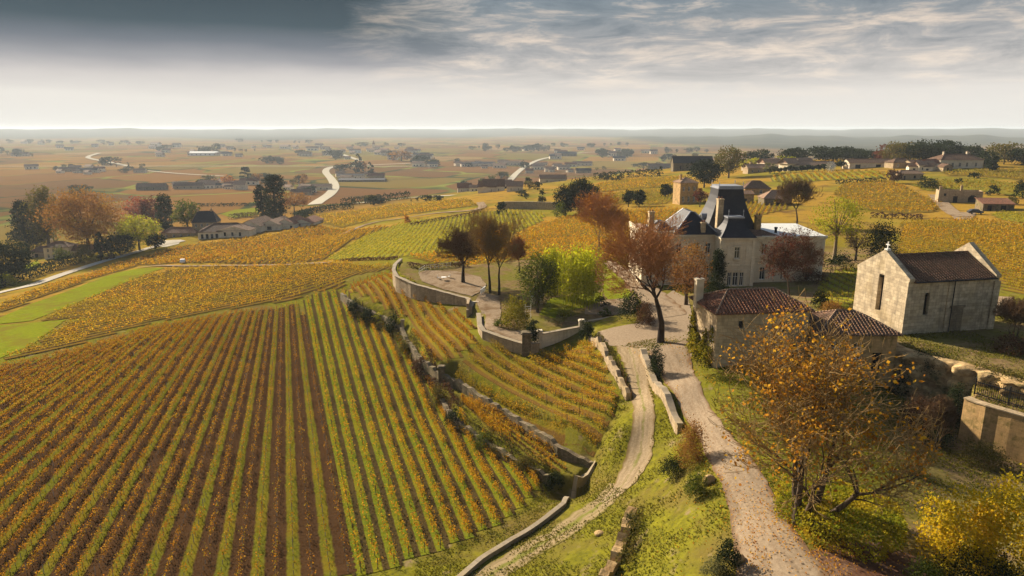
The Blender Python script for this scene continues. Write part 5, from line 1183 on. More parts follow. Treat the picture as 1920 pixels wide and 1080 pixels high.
def bare_tree(name, label, px, py, top, width, bark, twig, leaf=None, nleaf=0, lsz=.3, seed=1, cat='tree', group=None, loc=None, hubs=16, **kw):
    b = Vector(loc) if loc is not None else base_at(px, py); k = pxm(b); h = (py-top)/k*1.03; sp = width/k/2
    th, tn, tips = grow(seed, h, sp, **kw); root = thing(name, label, cat, b, 0, group)
    allp = np.array([s[3:6] for s in th+tn]); sc = sp/np.percentile(np.hypot(allp[:, 0], allp[:, 1]), 97); sz = h/np.percentile(allp[:, 2], 99.5)
    def sq(A):
        r_ = np.hypot(A[:, 0], A[:, 1])/sp; f = np.where(r_ > .85, (.85+.2*np.tanh((r_-.85)/.3))/np.maximum(r_, 1e-6), 1); return A*np.c_[f, f, np.ones(len(A))]
    def fit(S): S = np.array(S); S[:, [0, 1, 3, 4]] *= sc; S[:, [2, 5]] *= sz; S[:, :3] = sq(S[:, :3]); S[:, 3:6] = sq(S[:, 3:6]); return S
    th = fit(th); V, F = tubes(th, 7); link('trunk', mesh_np('trunk', V, F, bark, smooth=True), root)
    if tn: 
        tn = fit(tn); V, F = tubes(tn, 3); mats = [twig]; mi = None
        if leaf and nleaf:
            T = sq(np.array(tips)*[sc, sc, sz]); w_ = np.exp(-2.2*(np.hypot(T[:, 0], T[:, 1])/sp)**2-3*(T[:, 2]/h-.55)**2); hub = rng.choice(len(T), max(8, int(nleaf/hubs)), p=w_/w_.sum()); i = hub[rng.integers(0, len(hub), nleaf)]; C_ = T[i]+rng.normal(0, min(.5, h*.03), (nleaf, 3)); V2, F2 = leaf_quads(C_, lsz); mi = np.r_[np.zeros(len(F), int), np.ones(len(F2), int)]; F = np.vstack([F, F2+len(V)]); V = np.vstack([V, V2]); mats = [twig, leaf]
        link('crown', mesh_np('crown', V, F, mats, mi=mi), root)
    return root
def crown_points(n, w, z0, z1, shape, seed, clump=.34, nc=None):
    """points spread through a crown volume in clumps with gaps between them"""
    r = np.random.default_rng(seed); hh = z1-z0
    nc = nc or int(np.clip(n/30, 16, 150)); P = r.normal(size=(nc, 3)); P /= np.linalg.norm(P, axis=1)[:, None]; P *= (r.uniform(.25, 1, nc)**.45)[:, None]
    if shape == 'cone': t = r.uniform(0, 1, nc)**.8; rad = (1-t)*.95+.06; P = np.stack([np.cos(P[:, 0]*9)*rad*r.uniform(.4, 1, nc), np.sin(P[:, 0]*9)*rad*r.uniform(.4, 1, nc), t*2-1], -1)
    if shape == 'column': P[:, 2] = r.uniform(-1, 1, nc); m = np.hypot(P[:, 0], P[:, 1])[:, None]; P[:, :2] = P[:, :2]/m*(r.uniform(.1, 1, nc)**.5)[:, None]*np.sqrt(np.clip(1.05-np.abs(P[:, 2:3])**4, .1, 1))
    if shape == 'umbrella': P[:, 2] = np.clip(P[:, 2], -.25, 1)*.9
    if shape == 'box': P = r.uniform(-1, 1, (nc, 3))
    if shape == 'dome': P[:, 2] = np.abs(P[:, 2])*2-1
    cw = r.uniform(.6, 1.35, nc)*clump; i = r.integers(0, nc, n); D = r.normal(size=(n, 3)); D /= np.linalg.norm(D, axis=1)[:, None]; D *= (r.uniform(.2, 1, n)**.4)[:, None]
    k = clump if shape not in ('cone',) else clump*.8
    Q = P[i]*(1-k*.55)+D*cw[i][:, None]*np.array([1, 1, .75 if shape not in ('column', 'cone') else .35])
    return np.stack([Q[:, 0]*w/2, Q[:, 1]*w/2, z0+hh/2+Q[:, 2]*hh/2], -1), np.stack([P[:, 0]*w/2, P[:, 1]*w/2, z0+hh/2+P[:, 2]*hh/2], -1)
def leafy_tree(name, label, px, py, top, width, leaf, bark='bark', shape='round', lo=.22, n=None, clump=.34, lmul=1., seed=1, cat='tree', group=None, loc=None, trunk=True, kmul=1., lean=0):
    b = Vector(loc) if loc is not None else base_at(px, py); k = pxm(b); h = (py-top)/k*1.02; w = width/k; D = math.hypot(b.x, b.y)
    ls = max(.16, D*.0021)*lmul; area = w*h*(1-lo)*(.6 if shape == 'cone' else .8); n = n or int(np.clip(area/ls**2*6.5*kmul, 140, 16000))
    root = thing(name, label, cat, b, 0, group); P, C_ = crown_points(n, w, h*lo, h, shape, seed, clump)
    V, F = leaf_quads(P, ls); link('crown', mesh_np('crown', V, F, M[leaf]), root)
    if trunk:
        S = []; r = h*.022+.06; zt = h*(lo+.25*(1-lo)) if shape not in ('cone', 'column') else h*.85
        for j in range(5): S.append((0, 0, -.5+(zt+.5)*j/5, 0, 0, -.5+(zt+.5)*(j+1)/5, r*(1.25-j*.13), r*(1.25-(j+1)*.13)))
        if shape not in ('cone', 'column'):
            for c in C_[::max(1, len(C_)//14)]:
                m = np.array([c[0]*.4, c[1]*.4, zt+(c[2]-zt)*.35]); S.append((0, 0, zt*.8, *m, r*.5, r*.33)); S.append((*m, *c, r*.33, r*.1))
        V, F = tubes(S, 6); link('trunk', mesh_np('trunk', V, F, M[bark], smooth=True), root)
    return root
def bush(name, label, px, py, top, width, leaf, shape='dome', n=None, lmul=1., seed=1, cat='shrub', group=None, clump=.4, loc=None, kmul=1.2, squash=None):
    b = Vector(loc) if loc is not None else base_at(px, py); k = pxm(b); h = (py-top)/k*1.05; w = width/k; D = math.hypot(b.x, b.y)
    ls = max(.11, D*.0017)*lmul; n = n or int(np.clip(w*h*.8/ls**2*5*kmul, 90, 16000)); P, C_ = crown_points(n, w, -.1, h, shape, seed, clump)
    V, F = leaf_quads(P, ls); o = link(name, mesh_np(name, V, F, M[leaf]), None, b); return tag(o, label, cat, group)
def hedge(name, label, line, h, w, leaf, lmul=1., cat='hedge', group=None, world=None):
    A = np.asarray(world) if world is not None else GP(line)[:, :2]; P, s = resample(A, .5); D = np.hypot(*P.mean(0)); ls = max(.15, D*.0020)*lmul; n = int(np.clip(s[-1]*(h*2+w)/ls**2*1.6, 150, 16000))
    t = rng.uniform(0, len(P)-1, n); q = np.stack([np.interp(t, np.arange(len(P)), P[:, j]) for j in (0, 1)], -1); side = rng.uniform(-1, 1, n); v = rng.uniform(0, 1, n); face = rng.uniform(0, 1, n)
    side = np.where(face < .45, np.sign(side)*(.85+.25*rng.uniform(0, 1, n)), side); v = np.where(face > .62, .9+.2*rng.uniform(0, 1, n), v)
    d = np.gradient(P, axis=0); d /= np.hypot(*d.T)[:, None]+1e-9; nn = np.stack([np.interp(t, np.arange(len(P)), -d[:, 1]), np.interp(t, np.arange(len(P)), d[:, 0])], -1)
    wav = .88+.2*np.sin(t*.9)*np.sin(t*.37+2); q = q+nn*(side*w/2*wav)[:, None]; z = H(q[:, 0], q[:, 1])+v*h*wav
    c = np.array([*P.mean(0), z.mean()]); V, F = leaf_quads(np.c_[q, z]-c, ls); o = link(name, mesh_np(name, V, F, M[leaf]), None, c); return tag(o, label, cat, group)

# --- hero trees
bare_tree('lime_tree', 'big spreading half bare tree with orange leaves standing by the gravel drive', 1506, 985, 592, 395, M['bark'], M['twig_tan'], M['lf_gold'], 4200, .25, seed=11, levels=4, stems=6, trunk_h=.3, up=.1, kids=(3, 3, 3, 2), twist=.46, shape='round', minr=.019, r0=.48)
bare_tree('plane_tree', 'large bare forked tree with rusty twigs at the fork of the drive', 1238, 642, 406, 262, M['bark_dark'], M['twig_rust'], M['lf_russet'], 2600, .17, hubs=4, seed=5, levels=5, stems=1, trunk_h=.3, up=.18, kids=(5, 3, 3, 3), twist=.36, shape='round', minr=.022, r0=.55)
bare_tree('chestnut_tree', 'dense round bare tree with a dark leaning trunk on the gravel terrace', 868, 530, 426, 104, M['bark_dark'], M['twig_brown'], M['lf_brown'], 1500, .24, seed=8, levels=5, stems=1, trunk_h=.18, up=.12, kids=(5, 4, 3, 3), shape='round', minr=.022, r0=.48)
bare_tree('tall_tree', 'taller of the twin bare tan trees beside the terrace steps', 919, 548, 398, 92, M['bark_dark'], M['twig_tan'], M['lf_russet'], 1100, .22, seed=21, levels=5, stems=1, trunk_h=.18, up=.45, kids=(4, 3, 3, 3), shape='oval', minr=.02, r0=.32)
bare_tree('tall_tree', 'nearer twin of the tall bare trees, leaning right over the gravel path', 936, 553, 410, 110, M['bark_dark'], M['twig_tan'], M['lf_gold'], 1100, .22, seed=22, levels=5, stems=1, trunk_h=.18, up=.4, kids=(4, 3, 3, 3), shape='oval', minr=.02, r0=.3)
bare_tree('feathery_tree', 'feathery coral orange tree with a pale trunk in front of the orange vines', 1122, 486, 366, 118, M['bark_pale'], M['twig_rust'], M['lf_orange'], 3600, .3, seed=31, levels=5, stems=1, trunk_h=.22, up=.3, kids=(4, 4, 3, 3), shape='round', minr=.024, r0=.32)
bare_tree('brown_tree', 'small dark tree with sparse brown leaves in front of the right wing of the chateau', 1478, 566, 432, 122, M['bark'], M['twig_brown'], M['lf_plum'], 4200, .24, seed=41, levels=5, stems=1, trunk_h=.3, up=.15, kids=(4, 3, 3, 3), shape='round', minr=.016, r0=.2)
bare_tree('grey_tree', 'grey bare tree behind the white flat roof of the chateau', 1494, 425, 338, 84, M['bark'], M['twig_brown'], M['lf_olive'], 700, .4, seed=51, levels=5, stems=1, trunk_h=.2, up=.3, kids=(4, 3, 3, 3), shape='vase', minr=.035, r0=.35)
bare_tree('small_tree', 'thin brown sapling tree beside the ivy arbour', 975, 512, 448, 52, M['bark_dark'], M['twig_rust'], M['lf_plum'], 700, .25, seed=61, levels=4, stems=1, trunk_h=.2, up=.3, shape='round', minr=.03, r0=.2)
leafy_tree('russet_tree', 'rust leaved tree just left of the dark yew before the chateau', 1286, 572, 445, 84, 'lf_russet', shape='round', lo=.1, seed=3, kmul=.55, clump=.3)
bush('yew', 'dark conical yew between the rusty tree and the chateau pavilion', 1342, 562, 466, 52, 'lf_dark', 'cone', seed=4, cat='yew', kmul=1.6)
leafy_tree('pale_tree', 'pale yellow green tree with an open crown right of the white flat roof', 1564, 486, 366, 104, 'lf_lime', 'bark_pale', 'round', .25, seed=6, kmul=.6, clump=.26)
leafy_tree('tan_tree', 'small tan leaved tree between the pale green tree and the dark shrubs', 1604, 488, 418, 50, 'lf_tan', 'bark', 'oval', .15, seed=7, kmul=.55)
bush('dark_shrub', 'large dark evergreen shrub right of the tan tree behind the chapel', 1650, 486, 412, 74, 'lf_dark', 'dome', seed=8, kmul=1.4)
bush('dark_shrub', 'low dark shrub against the right hand end wall of the chateau', 1575, 505, 470, 60, 'lf_dark', 'dome', seed=9)
bush('dark_shrub', 'dark ragged shrubs below the right wing of the chateau', 1520, 530, 500, 70, 'lf_brown', 'dome', seed=10)
# --- garden
leafy_tree('garden_tree', 'green leafy tree left of the bamboo above the ivy arbour', 1008, 585, 468, 86, 'lf_green', 'bark', 'round', .08, seed=12, kmul=1.1)
def bamboo(label, px, py, top, width, seed, n=5200):
    b = base_at(px, py); k = pxm(b); h = (py-top)/k*1.05; w = width/k; r = np.random.default_rng(seed); root = thing('bamboo', label, 'bamboo', b)
    m = 110; a = r.uniform(0, 2*np.pi, m); rad = np.sqrt(r.uniform(0, 1, m))*w*.42; S = []; P = []
    for x, y in zip(rad*np.cos(a), rad*np.sin(a)):
        hh = h*r.uniform(.72, 1.03)*(1-.18*math.hypot(x, y)/(w*.42)); bx, by = x*.18+r.normal(0, .25), y*.18+r.normal(0, .25)
        for j in range(4): S.append((x+bx*(j/4)**2, y+by*(j/4)**2, -.1+hh*j/4, x+bx*((j+1)/4)**2, y+by*((j+1)/4)**2, -.1+hh*(j+1)/4, .03, .025))
        kk = n//m; t = r.uniform(.2, 1.04, kk)**.85; P.append(np.stack([x+bx*t**2+r.normal(0, .5, kk), y+by*t**2+r.normal(0, .5, kk), hh*t+r.normal(0, .3, kk)], -1))
    V, F = tubes(S, 4); link('culms', mesh_np('culms', V, F, M['lf_bamboo']), root); V, F = leaf_quads(np.vstack(P), .36, asp=.7); link('foliage', mesh_np('foliage', V, F, M['lf_bamboo']), root)
bamboo('broad clump of yellow green bamboo in the walled garden', 1090, 572, 458, 92, 1, 7000)
bamboo('narrow lime bamboo clump between the green tree and the broad bamboo', 1036, 552, 460, 34, 2, 2600)
bush('ivy_arbour', 'rounded ivy covered arbour beside the garden path', 966, 612, 550, 62, 'lf_ivy', 'dome', seed=13, cat='arbour', kmul=1.6, clump=.3)
bush('cone_shrub', 'dark clipped cone shrub beside the left pillar of the garden wall', 998, 644, 596, 28, 'lf_dark', 'column', seed=14, kmul=1.8)
bush('cone_shrub', 'dark ragged shrub beside the taller pillar of the garden wall', 1098, 640, 596, 30, 'lf_dark', 'dome', seed=15, kmul=1.6)
for i, (lb, x, y, t, w, lf) in enumerate([
 ('low grey plant tuft behind the wall between the two pillars', 1047, 608, 590, 30, 'lf_grey'), ('dark green tuft at the right end of the garden wall', 1134, 592, 574, 26, 'lf_green'), ('flower bed shrubs under the bamboo', 1062, 592, 572, 44, 'lf_lime'),
 ('dark low plant at the foot of the broad bamboo', 1128, 572, 556, 36, 'lf_dark'), ('small bush left of the ivy arbour', 934, 614, 598, 26, 'lf_green'), ('dark evergreen bush right of the bamboo near the forecourt', 1186, 600, 540, 66, 'lf_dark'), ('second dark bush between the bamboo and the forked tree', 1208, 612, 560, 40, 'lf_brown'),
 ('ivy column round the foot of the big forked tree', 1230, 708, 640, 36, 'lf_dark'), ('rust brown thicket at the left edge of the drive', 1294, 872, 778, 64, 'lf_russet'), ('dark low scrub below the rust brown thicket', 1262, 892, 852, 60, 'lf_dark'), ('green weedy bush above the drive edge', 1304, 930, 872, 50, 'lf_green'),
 ('dark fern clump by the drive at the bottom', 1362, 1070, 990, 52, 'lf_dark'), ('grey green leafy weeds at the very bottom beside the drive', 1338, 1085, 1035, 60, 'lf_grey'), ('dark scrub on the rocky outcrop in the grass', 1180, 990, 962, 34, 'lf_dark'),
 ('dark tangle on the grass behind the kerb wall corner', 1040, 918, 882, 44, 'lf_dark'), ('dark scrub on the bank right of the broken terrace wall', 852, 800, 762, 44, 'lf_dark'), ('green bramble below the gate block', 822, 760, 716, 40, 'lf_olive'), ('bramble on the slope under the narrow vine ledge', 905, 838, 806, 46, 'lf_green'), ('shaded bramble left of the kerb wall', 985, 880, 850, 46, 'lf_olive'),
 ('dark hedge block at the upper corner of the steep vine field', 664, 592, 556, 30, 'lf_dark'), ('dark bush on the terrace wall beside the hedge block', 690, 606, 574, 36, 'lf_dark'), ('big dark bush beside the narrow pale stone post', 738, 628, 578, 34, 'lf_dark'), ('grey bramble patch below the pale post', 760, 668, 630, 36, 'lf_olive'), ('brown bramble under the broken wall', 786, 706, 664, 38, 'lf_brown'),
 ('bushes along the terrace wall top, pale yellow', 716, 600, 582, 34, 'lf_lime'),
 ('dark bush on the lawn in front of the dull gold vines', 1192, 376, 354, 40, 'lf_dark'), ('round dark bush on the ridge below the hamlet', 1740, 354, 328, 44, 'lf_dark'), ('small round dark bush in the ridge vines', 1798, 344, 332, 18, 'lf_dark'), ('round dark bush above the ruined house', 1862, 366, 344, 26, 'lf_dark'), ('dark rounded shrub at the right edge on the ridge', 1912, 372, 336, 30, 'lf_dark'), ('flat dark bush in the straw vines near the villa', 1826, 334, 322, 28, 'lf_dark'), ('low dark shrub left of the round bush by the ruin', 1896, 384, 366, 24, 'lf_olive'),
 ('dark shrub at the left foot of the terrace wall on the far brow', 940, 402, 374, 24, 'lf_dark'), ('upright dark shrub on the terrace wall of the far brow', 1016, 388, 354, 18, 'lf_dark'), ('yellow green shrub below the dark pines', 1050, 408, 378, 30, 'lf_green'), ('golden shrub at the left tip of the green vines', 763, 420, 400, 16, 'lf_orange'),
 ('rusty hanging shrub on the slope right of the chapel', 1900, 662, 622, 80, 'lf_brown'), ('dark scrub on top of the cliff under the chapel', 1742, 690, 654, 90, 'lf_dark'), ('dark scrub at the left end of the cliff', 1694, 742, 668, 44, 'lf_dark'), ('tall dark evergreen growing against the middle of the cliff', 1786, 806, 704, 50, 'lf_dark'), ('dark brown thicket at the foot of the cliff below the chapel corner', 1716, 806, 728, 62, 'lf_brown'), ('low dark undergrowth between the hedge mound and the cliff', 1700, 880, 846, 70, 'lf_olive'), ('dark undergrowth in front of the ochre wall', 1840, 872, 826, 90, 'lf_olive'), ('olive scrub hanging over the middle of the cliff', 1800, 720, 682, 80, 'lf_olive'), ('olive scrub on the cliff edge near the railing', 1884, 722, 690, 80, 'lf_olive'), ('dark bush at the foot of the cliff', 1760, 834, 786, 60, 'lf_dark'),
 ('tan scrub between the long house and the chapel wall', 1560, 590, 560, 50, 'lf_russet'), ('dark scrub behind the long house roof', 1536, 575, 540, 36, 'lf_dark'),
]): bush('shrub', lb, x, y, t, w, lf, 'dome', seed=100+i, kmul=1.3)
# ivy on the gatehouse road side
def ivy():
    e0 = Vector((pz(1346, 586, 20.5)[0], pz(1346, 586, 20.5)[1], 72.9)); a = R(7); n = 5200; u = rng.beta(1.3, 1.1, n)*6.8+.3; v = rng.uniform(0, 1, n)**1.1*(3.4+1.5*np.sin(u*1.2)+.5*np.sin(u*3.1)); k = ~((u > 0.9) & (u < 2.1) & (v > 2.4) & (v < 4.8)); u, v = u[k], v[k]
    x = -.12-rng.gamma(1.5, .16, len(u))*(1.3-v/6); P = np.stack([x*math.cos(a)-u*math.sin(a)+e0.x, x*math.sin(a)+u*math.cos(a)+e0.y, v-.3+e0.z], -1); c = P.mean(0)
    V, F = leaf_quads(P-c, .26); tag(link('ivy', mesh_np('ivy', V, F, M['lf_ivy']), None, c), 'yellow green ivy climbing the road side wall of the gatehouse', 'ivy')
ivy()
# clipped round bed under the lime tree
def round_bed():
    b = gp(1572, 985); n = 11000; a = rng.uniform(0, 2*np.pi, n); rr = np.sqrt(rng.uniform(0, 1, n)); w = 3.9+.35*np.sin(a*3+1)+.2*np.sin(a*7)
    edge = rng.uniform(0, 1, n) < .4; rr = np.where(edge, 1+rng.normal(0, .03, n), rr); z = np.where(edge, rng.uniform(0, 1.7, n), 1.7+.35*(1-rr**2)+rng.normal(0, .07, n)+.1*np.sin(a*5)*rr)
    P = np.stack([rr*w*np.cos(a)*1.0, rr*w*np.sin(a)*1.15, z], -1); P[:, 2] += H(b.x+P[:, 0], b.y+P[:, 1])-b.z
    V, F = leaf_quads(P, .17); tag(link('round_hedge', mesh_np('round_hedge', V, F, M['lf_hedge'])), None); o = bpy.data.objects['round_hedge']; o.location = b; tag(o, 'low round clipped hedge mound beside the foot of the lime tree', 'hedge')
M['lf_hedge'] = leafmat('leaf_hedge', [(.20,.23,.018), (.28,.28,.02), (.11,.15,.015), (.36,.30,.02)], .38, (.46,.32,.02), .3)
round_bed()
for i, (lb, x, y, t, w) in enumerate([('tall yellow bush at the bottom right corner, nearest the edge', 1880, 1085, 852, 150), ('yellow flowering bush in the bottom right, in the middle of three', 1800, 1075, 880, 140), ('leftmost low yellow bush of the bottom right thicket', 1752, 1030, 905, 86)]):
    bush('yellow_bush', lb, x, y, t, w, 'lf_yellow', 'dome', seed=200+i, group='yellow bushes in the bottom right corner', kmul=1.0, clump=.3, lmul=1.7)
for i, (lb, x, y, t, w, lf) in enumerate([('dark low evergreen under the yellow bushes', 1840, 1100, 1010, 150, 'lf_dark'), ('green undergrowth at the bottom edge beside the leaf strewn path', 1735, 1095, 1040, 80, 'lf_green')]): bush('undergrowth', lb, x, y, t, w, lf, seed=220+i)
bare_tree('bare_shrub', 'leafless grey bush below the cliff', 1752, 842, 740, 60, M['bark'], M['twig_brown'], M['lf_brown'], 300, .2, seed=71, levels=3, stems=5, trunk_h=.4, up=.15, shape='round', minr=.02, r0=.12, cat='shrub')
bare_tree('bare_shrub', 'thorny brown bush on the slope at the right edge beside the chapel', 1900, 640, 560, 80, M['bark'], M['twig_brown'], M['lf_brown'], 300, .18, seed=73, levels=3, stems=5, trunk_h=.4, up=.15, shape='round', minr=.02, r0=.12, cat='shrub')

for lb, ln, h_, w_, lf in [('dark bramble bank under the upper terrace wall', [(660,584),(690,604),(735,626),(762,650),(780,680)], 1.5, 1.6, 'lf_olive'), ('tangled bramble bank below the broken terrace wall', [(790,694),(812,720),(832,745),(850,772)], 1.4, 1.8, 'lf_brown'), ('bramble strip at the foot of the narrow vine ledge', [(868,800),(905,826),(960,862),(1025,900)], 1.1, 1.5, 'lf_olive'), ('weeds at the foot of the long terrace wall above the ledge', [(885,742),(960,796),(1050,858)], .6, .8, 'lf_brown')]:
    hedge('bramble', lb, ln, h_, w_, lf, cat='bramble')
hedge('ivy', 'ivy and scrub trailing over the top edge of the limestone cliff', None, 1.6, 1.8, 'lf_olive', cat='ivy', world=W([(1690,654),(1740,671),(1800,683),(1850,699),(1930,721)], 25.2))
# --- left estate trees
T = [
 ('cedar','dark spreading cedar left of the big russet tree',52,470,372,62,'lf_conifer','cone',.05), ('mixed_tree','tall mottled brown and green tree behind the dark cedar',93,468,348,66,'lf_olive','oval',.1), ('russet_tree','largest russet tree of the left estate',168,478,353,130,'lf_russet','round',.15),
 ('small_tree','yellow topped small tree above the cream house roof',78,466,420,60,'lf_olive','round',.1), ('dark_tree','black green tree mass on the left edge by the lawn',14,528,446,84,'lf_dark','round',.02), ('cypress','thin dark cypress between the cream house and the russet tree',190,488,434,20,'lf_conifer','column',.02),
 ('holm_oak','round black green oak by the road right of the cypress',226,480,436,56,'lf_dark','round',.05), ('lime_tree','yellow lime tree on the estate edge beside the road',262,470,400,76,'lf_lime','round',.1), ('maple','coral red small tree behind the yellow lime tree',257,412,368,44,'lf_red','round',.1), ('maple','plum red tree left of the tall dark cypress',288,428,364,46,'lf_plum','oval',.05),
 ('cypress','tall broad dark cypress above the estate yard',314,438,361,30,'lf_dark','column',.02), ('oak','round dark green oak right of the tall broad cypress',353,436,370,50,'lf_green','round',.15), ('holm_oak','dark round bush tree at the bend beside the pale yard',292,466,436,36,'lf_dark','round',.02),
 ('fir','left and shorter of the two tall dark firs behind the wine sheds',494,418,344,28,'lf_conifer','column',.03), ('fir','right and taller of the two tall dark firs behind the wine sheds',518,420,324,40,'lf_conifer','column',.03), ('hornbeam','boxy ochre clipped tree right of the tall firs',552,398,358,48,'lf_russet','box',.15),
 ('poplar','blue green conical tree on the plain beyond the tall firs',461,346,312,20,'lf_conifer','column',.05), ('small_tree','orange tree left of the pinkish gabled house',424,348,328,26,'lf_orange','round',.1), ('small_tree','russet tree right of the blue green conical tree',482,346,322,24,'lf_russet','round',.1),
 ('pine','left dark pine of the clump on the hill brow',1060,404,346,46,'lf_conifer','round',.05), ('pine','tallest dark pine, middle of the clump on the hill brow',1086,404,330,46,'lf_conifer','oval',.05), ('pine','right dark pine of the clump on the hill brow',1107,398,342,34,'lf_conifer','oval',.05),
 ('cedar','broad dark cedar rising behind the slate tower',1320,352,297,62,'lf_conifer','round',.12), ('tall_tree','tall olive and russet tree behind the broad cedar',1366,334,272,54,'lf_olive','oval',.08), ('bright_tree','bright green tree left of the pink roofed farmhouse',1408,314,294,42,'lf_lime','dome',.02), ('bright_tree','wide bright green tree behind the pink roofed farmhouse',1470,312,292,66,'lf_lime','dome',.02),
 ('umbrella_pine','first flat topped dark pine left of the wood',1424,304,280,40,'lf_dark','round',.08), ('umbrella_pine','flat topped pine above the wide bright green tree',1490,306,276,44,'lf_dark','round',.08), ('umbrella_pine','flat topped dark pine at the left end of the wood',1548,302,271,52,'lf_dark','round',.08),
 ('wood_tree','dark tree of the ridge wood, second from its left end',1586,302,274,50,'lf_dark','round',.1), ('wood_tree','low dark tree in the dip of the ridge wood',1622,302,279,44,'lf_dark','round',.1), ('wood_tree','russet tinged tree at the left foot of the tall wood',1662,304,270,40,'lf_plum','round',.1), ('wood_tree','tall olive tree starting the high part of the ridge wood',1688,306,265,56,'lf_olive','round',.1), ('wood_tree','tallest dark tree in the ridge wood',1730,306,262,64,'lf_dark','round',.08), ('wood_tree','tall dark tree right of the tallest one in the ridge wood',1770,304,263,56,'lf_dark','round',.08), ('wood_tree','dark tree directly behind the villa roof',1810,302,272,56,'lf_dark','round',.08), ('wood_tree','smaller dark tree right of the villa',1846,312,282,34,'lf_dark','round',.08), ('wood_tree','brown olive tree right of the villa',1882,308,267,54,'lf_olive','oval',.08), ('wood_tree','dark tree at the far right edge of the ridge',1920,310,274,44,'lf_dark','round',.08), ('wood_tree','dark conical tree just right of the villa gable',1858,322,290,18,'lf_dark','column',.05),
 ('small_tree','grey shrub tree in front of the pink roofed farmhouse',1444,326,304,26,'lf_grey','round',.1), ('small_tree','dark round tree in front of the stone hut',1676,344,314,30,'lf_brown','round',.1), ('small_tree','dark green tree left of the long cream farm shed',1578,316,298,22,'lf_dark','round',.1),
 ('small_tree','leafy dark tree on the lawn left of the tall stone house',1248,372,344,26,'lf_dark','round',.05), ('small_tree','dark pair tree left in the dull gold vines',1178,388,356,22,'lf_dark','oval',.05), ('small_tree','dark pair tree right in the dull gold vines',1198,388,354,24,'lf_dark','oval',.05),
 ('bronze_tree','bronze purple tree beside the right wall of the tall stone house',1312,388,352,26,'lf_plum','round',.1),
]
for i, (nm, lb, x, y, t, w, lf, sh, lo) in enumerate(T): leafy_tree(nm, lb, x, y, t, w*(1.4 if nm == 'wood_tree' or nm == 'umbrella_pine' else 1.12), lf, 'bark_dark' if lf in ('lf_conifer', 'lf_dark') else 'bark', sh, lo if nm not in ('wood_tree', 'umbrella_pine') else 0, seed=300+i, kmul=2. if lf in ('lf_dark', 'lf_conifer') else 1.3)
for i, (lb, x, y, t, w, lf) in enumerate([('dark bush with a yellow top left of the cream house', 60, 470, 440, 36, 'lf_olive'), ('round clipped bush right of the cream house', 120, 490, 456, 32, 'lf_green'), ('larger round bush with a yellow top by the estate road', 160, 492, 452, 44, 'lf_olive'), ('yellow reedy bush on the left edge above the road hedge', 12, 536, 508, 44, 'lf_lime'), ('dark shrub by the low garden wall along the estate road', 205, 486, 470, 26, 'lf_brown')]): bush('shrub', lb, x, y, t, w, lf, seed=400+i)
hedge('hedge', 'long dark clipped hedge along the road on the left', [(-60,562),(0,538),(60,520),(110,502),(150,492)], 4.2, 4, 'lf_dark')
hedge('hedge', 'thin dark hedge behind the bright lawn above the wine sheds', [(372,387),(420,387),(484,386)], 3.0, 3, 'lf_dark')
hedge('hedge', 'low bushy hedge in front of the bright lawn by the manor', [(432,412),(456,408),(484,408)], 4, 4, 'lf_olive')
hedge('hedge', 'ragged dark hedge along the near plain road', [(640,386),(680,382),(720,378),(770,372)], 6, 8, 'lf_dark')
hedge('hedge', 'dark scrub belt beside the sheds right of the tall firs', [(555,412),(580,402),(620,394),(660,392)], 4.5, 6, 'lf_dark')
hedge('hedge', 'dark hedge line on the hill brow behind the gold vines', [(1112,338),(1160,334),(1200,331),(1240,330)], 5, 5, 'lf_dark')
hedge('hedge', 'dark hedge under the yellow combed vines on the ridge', [(1566,345),(1610,343),(1660,340)], 1.8, 2, 'lf_dark')
hedge('hedge', 'dark scrub strip through the golden field left of the ruin', [(1632,408),(1680,410),(1730,412)], 1.6, 2, 'lf_brown')
hedge('hedge', 'dark hedge along the stony track below the lower golden field', [(748,486),(700,488),(640,490)], .8, 1.2, 'lf_brown')
hedge('hedge', 'dark boundary scrub along the top of the green vines', [(770,424),(830,412),(880,404),(900,398)], 1.3, 2, 'lf_brown')
hedge('hedge', 'yellow green plants topping the curved terrace wall', None, .6, .8, 'lf_lime', world=on(surfG, [(752,489),(744,497),(742,508),(748,519),(776,531)])[:, :2])
hedge('hedge', 'dark low hedge behind the gravel terrace railing', None, 1.0, 1.2, 'lf_brown', world=on(surfG, [(765,500),(790,504),(840,500),(880,499)])[:, :2])
hedge('hedge', 'scrubby grass verge on the wall under the vines by the lane', [(1115,640),(1140,662),(1158,700),(1172,735)], .7, 1., 'lf_olive')
# row of clipped round trees above the combed yellow vines
q = GP([(1442, 326), (1556, 320)]); proto = None
for k in range(12):
    x, y = q[0, :2]+(q[1, :2]-q[0, :2])*k/11; z = hz(x, y)
    if proto is None:
        n = 420; P, _ = crown_points(n, 3.4, .8, 4.4, 'round', 5, .4); V, F = leaf_quads(P, .8); proto = thing('clipped_tree', '', 'clipped tree', (x, y, z), 0, 'row of clipped round trees'); link('crown', mesh_np('crown', V, F, M['lf_dark']), proto); V, F = tubes([(0, 0, -.4, 0, 0, 2.2, .16, .12)], 5); link('trunk', mesh_np('trunk', V, F, M['bark_dark']), proto); o = proto
    else: o = copy_thing(proto, (x, y, z), k*1.3, (1+.12*math.sin(k*2.1)))
    o['label'] = 'small dark clipped round tree, %s from the left above the combed yellow vines' % ordinal(k+1)
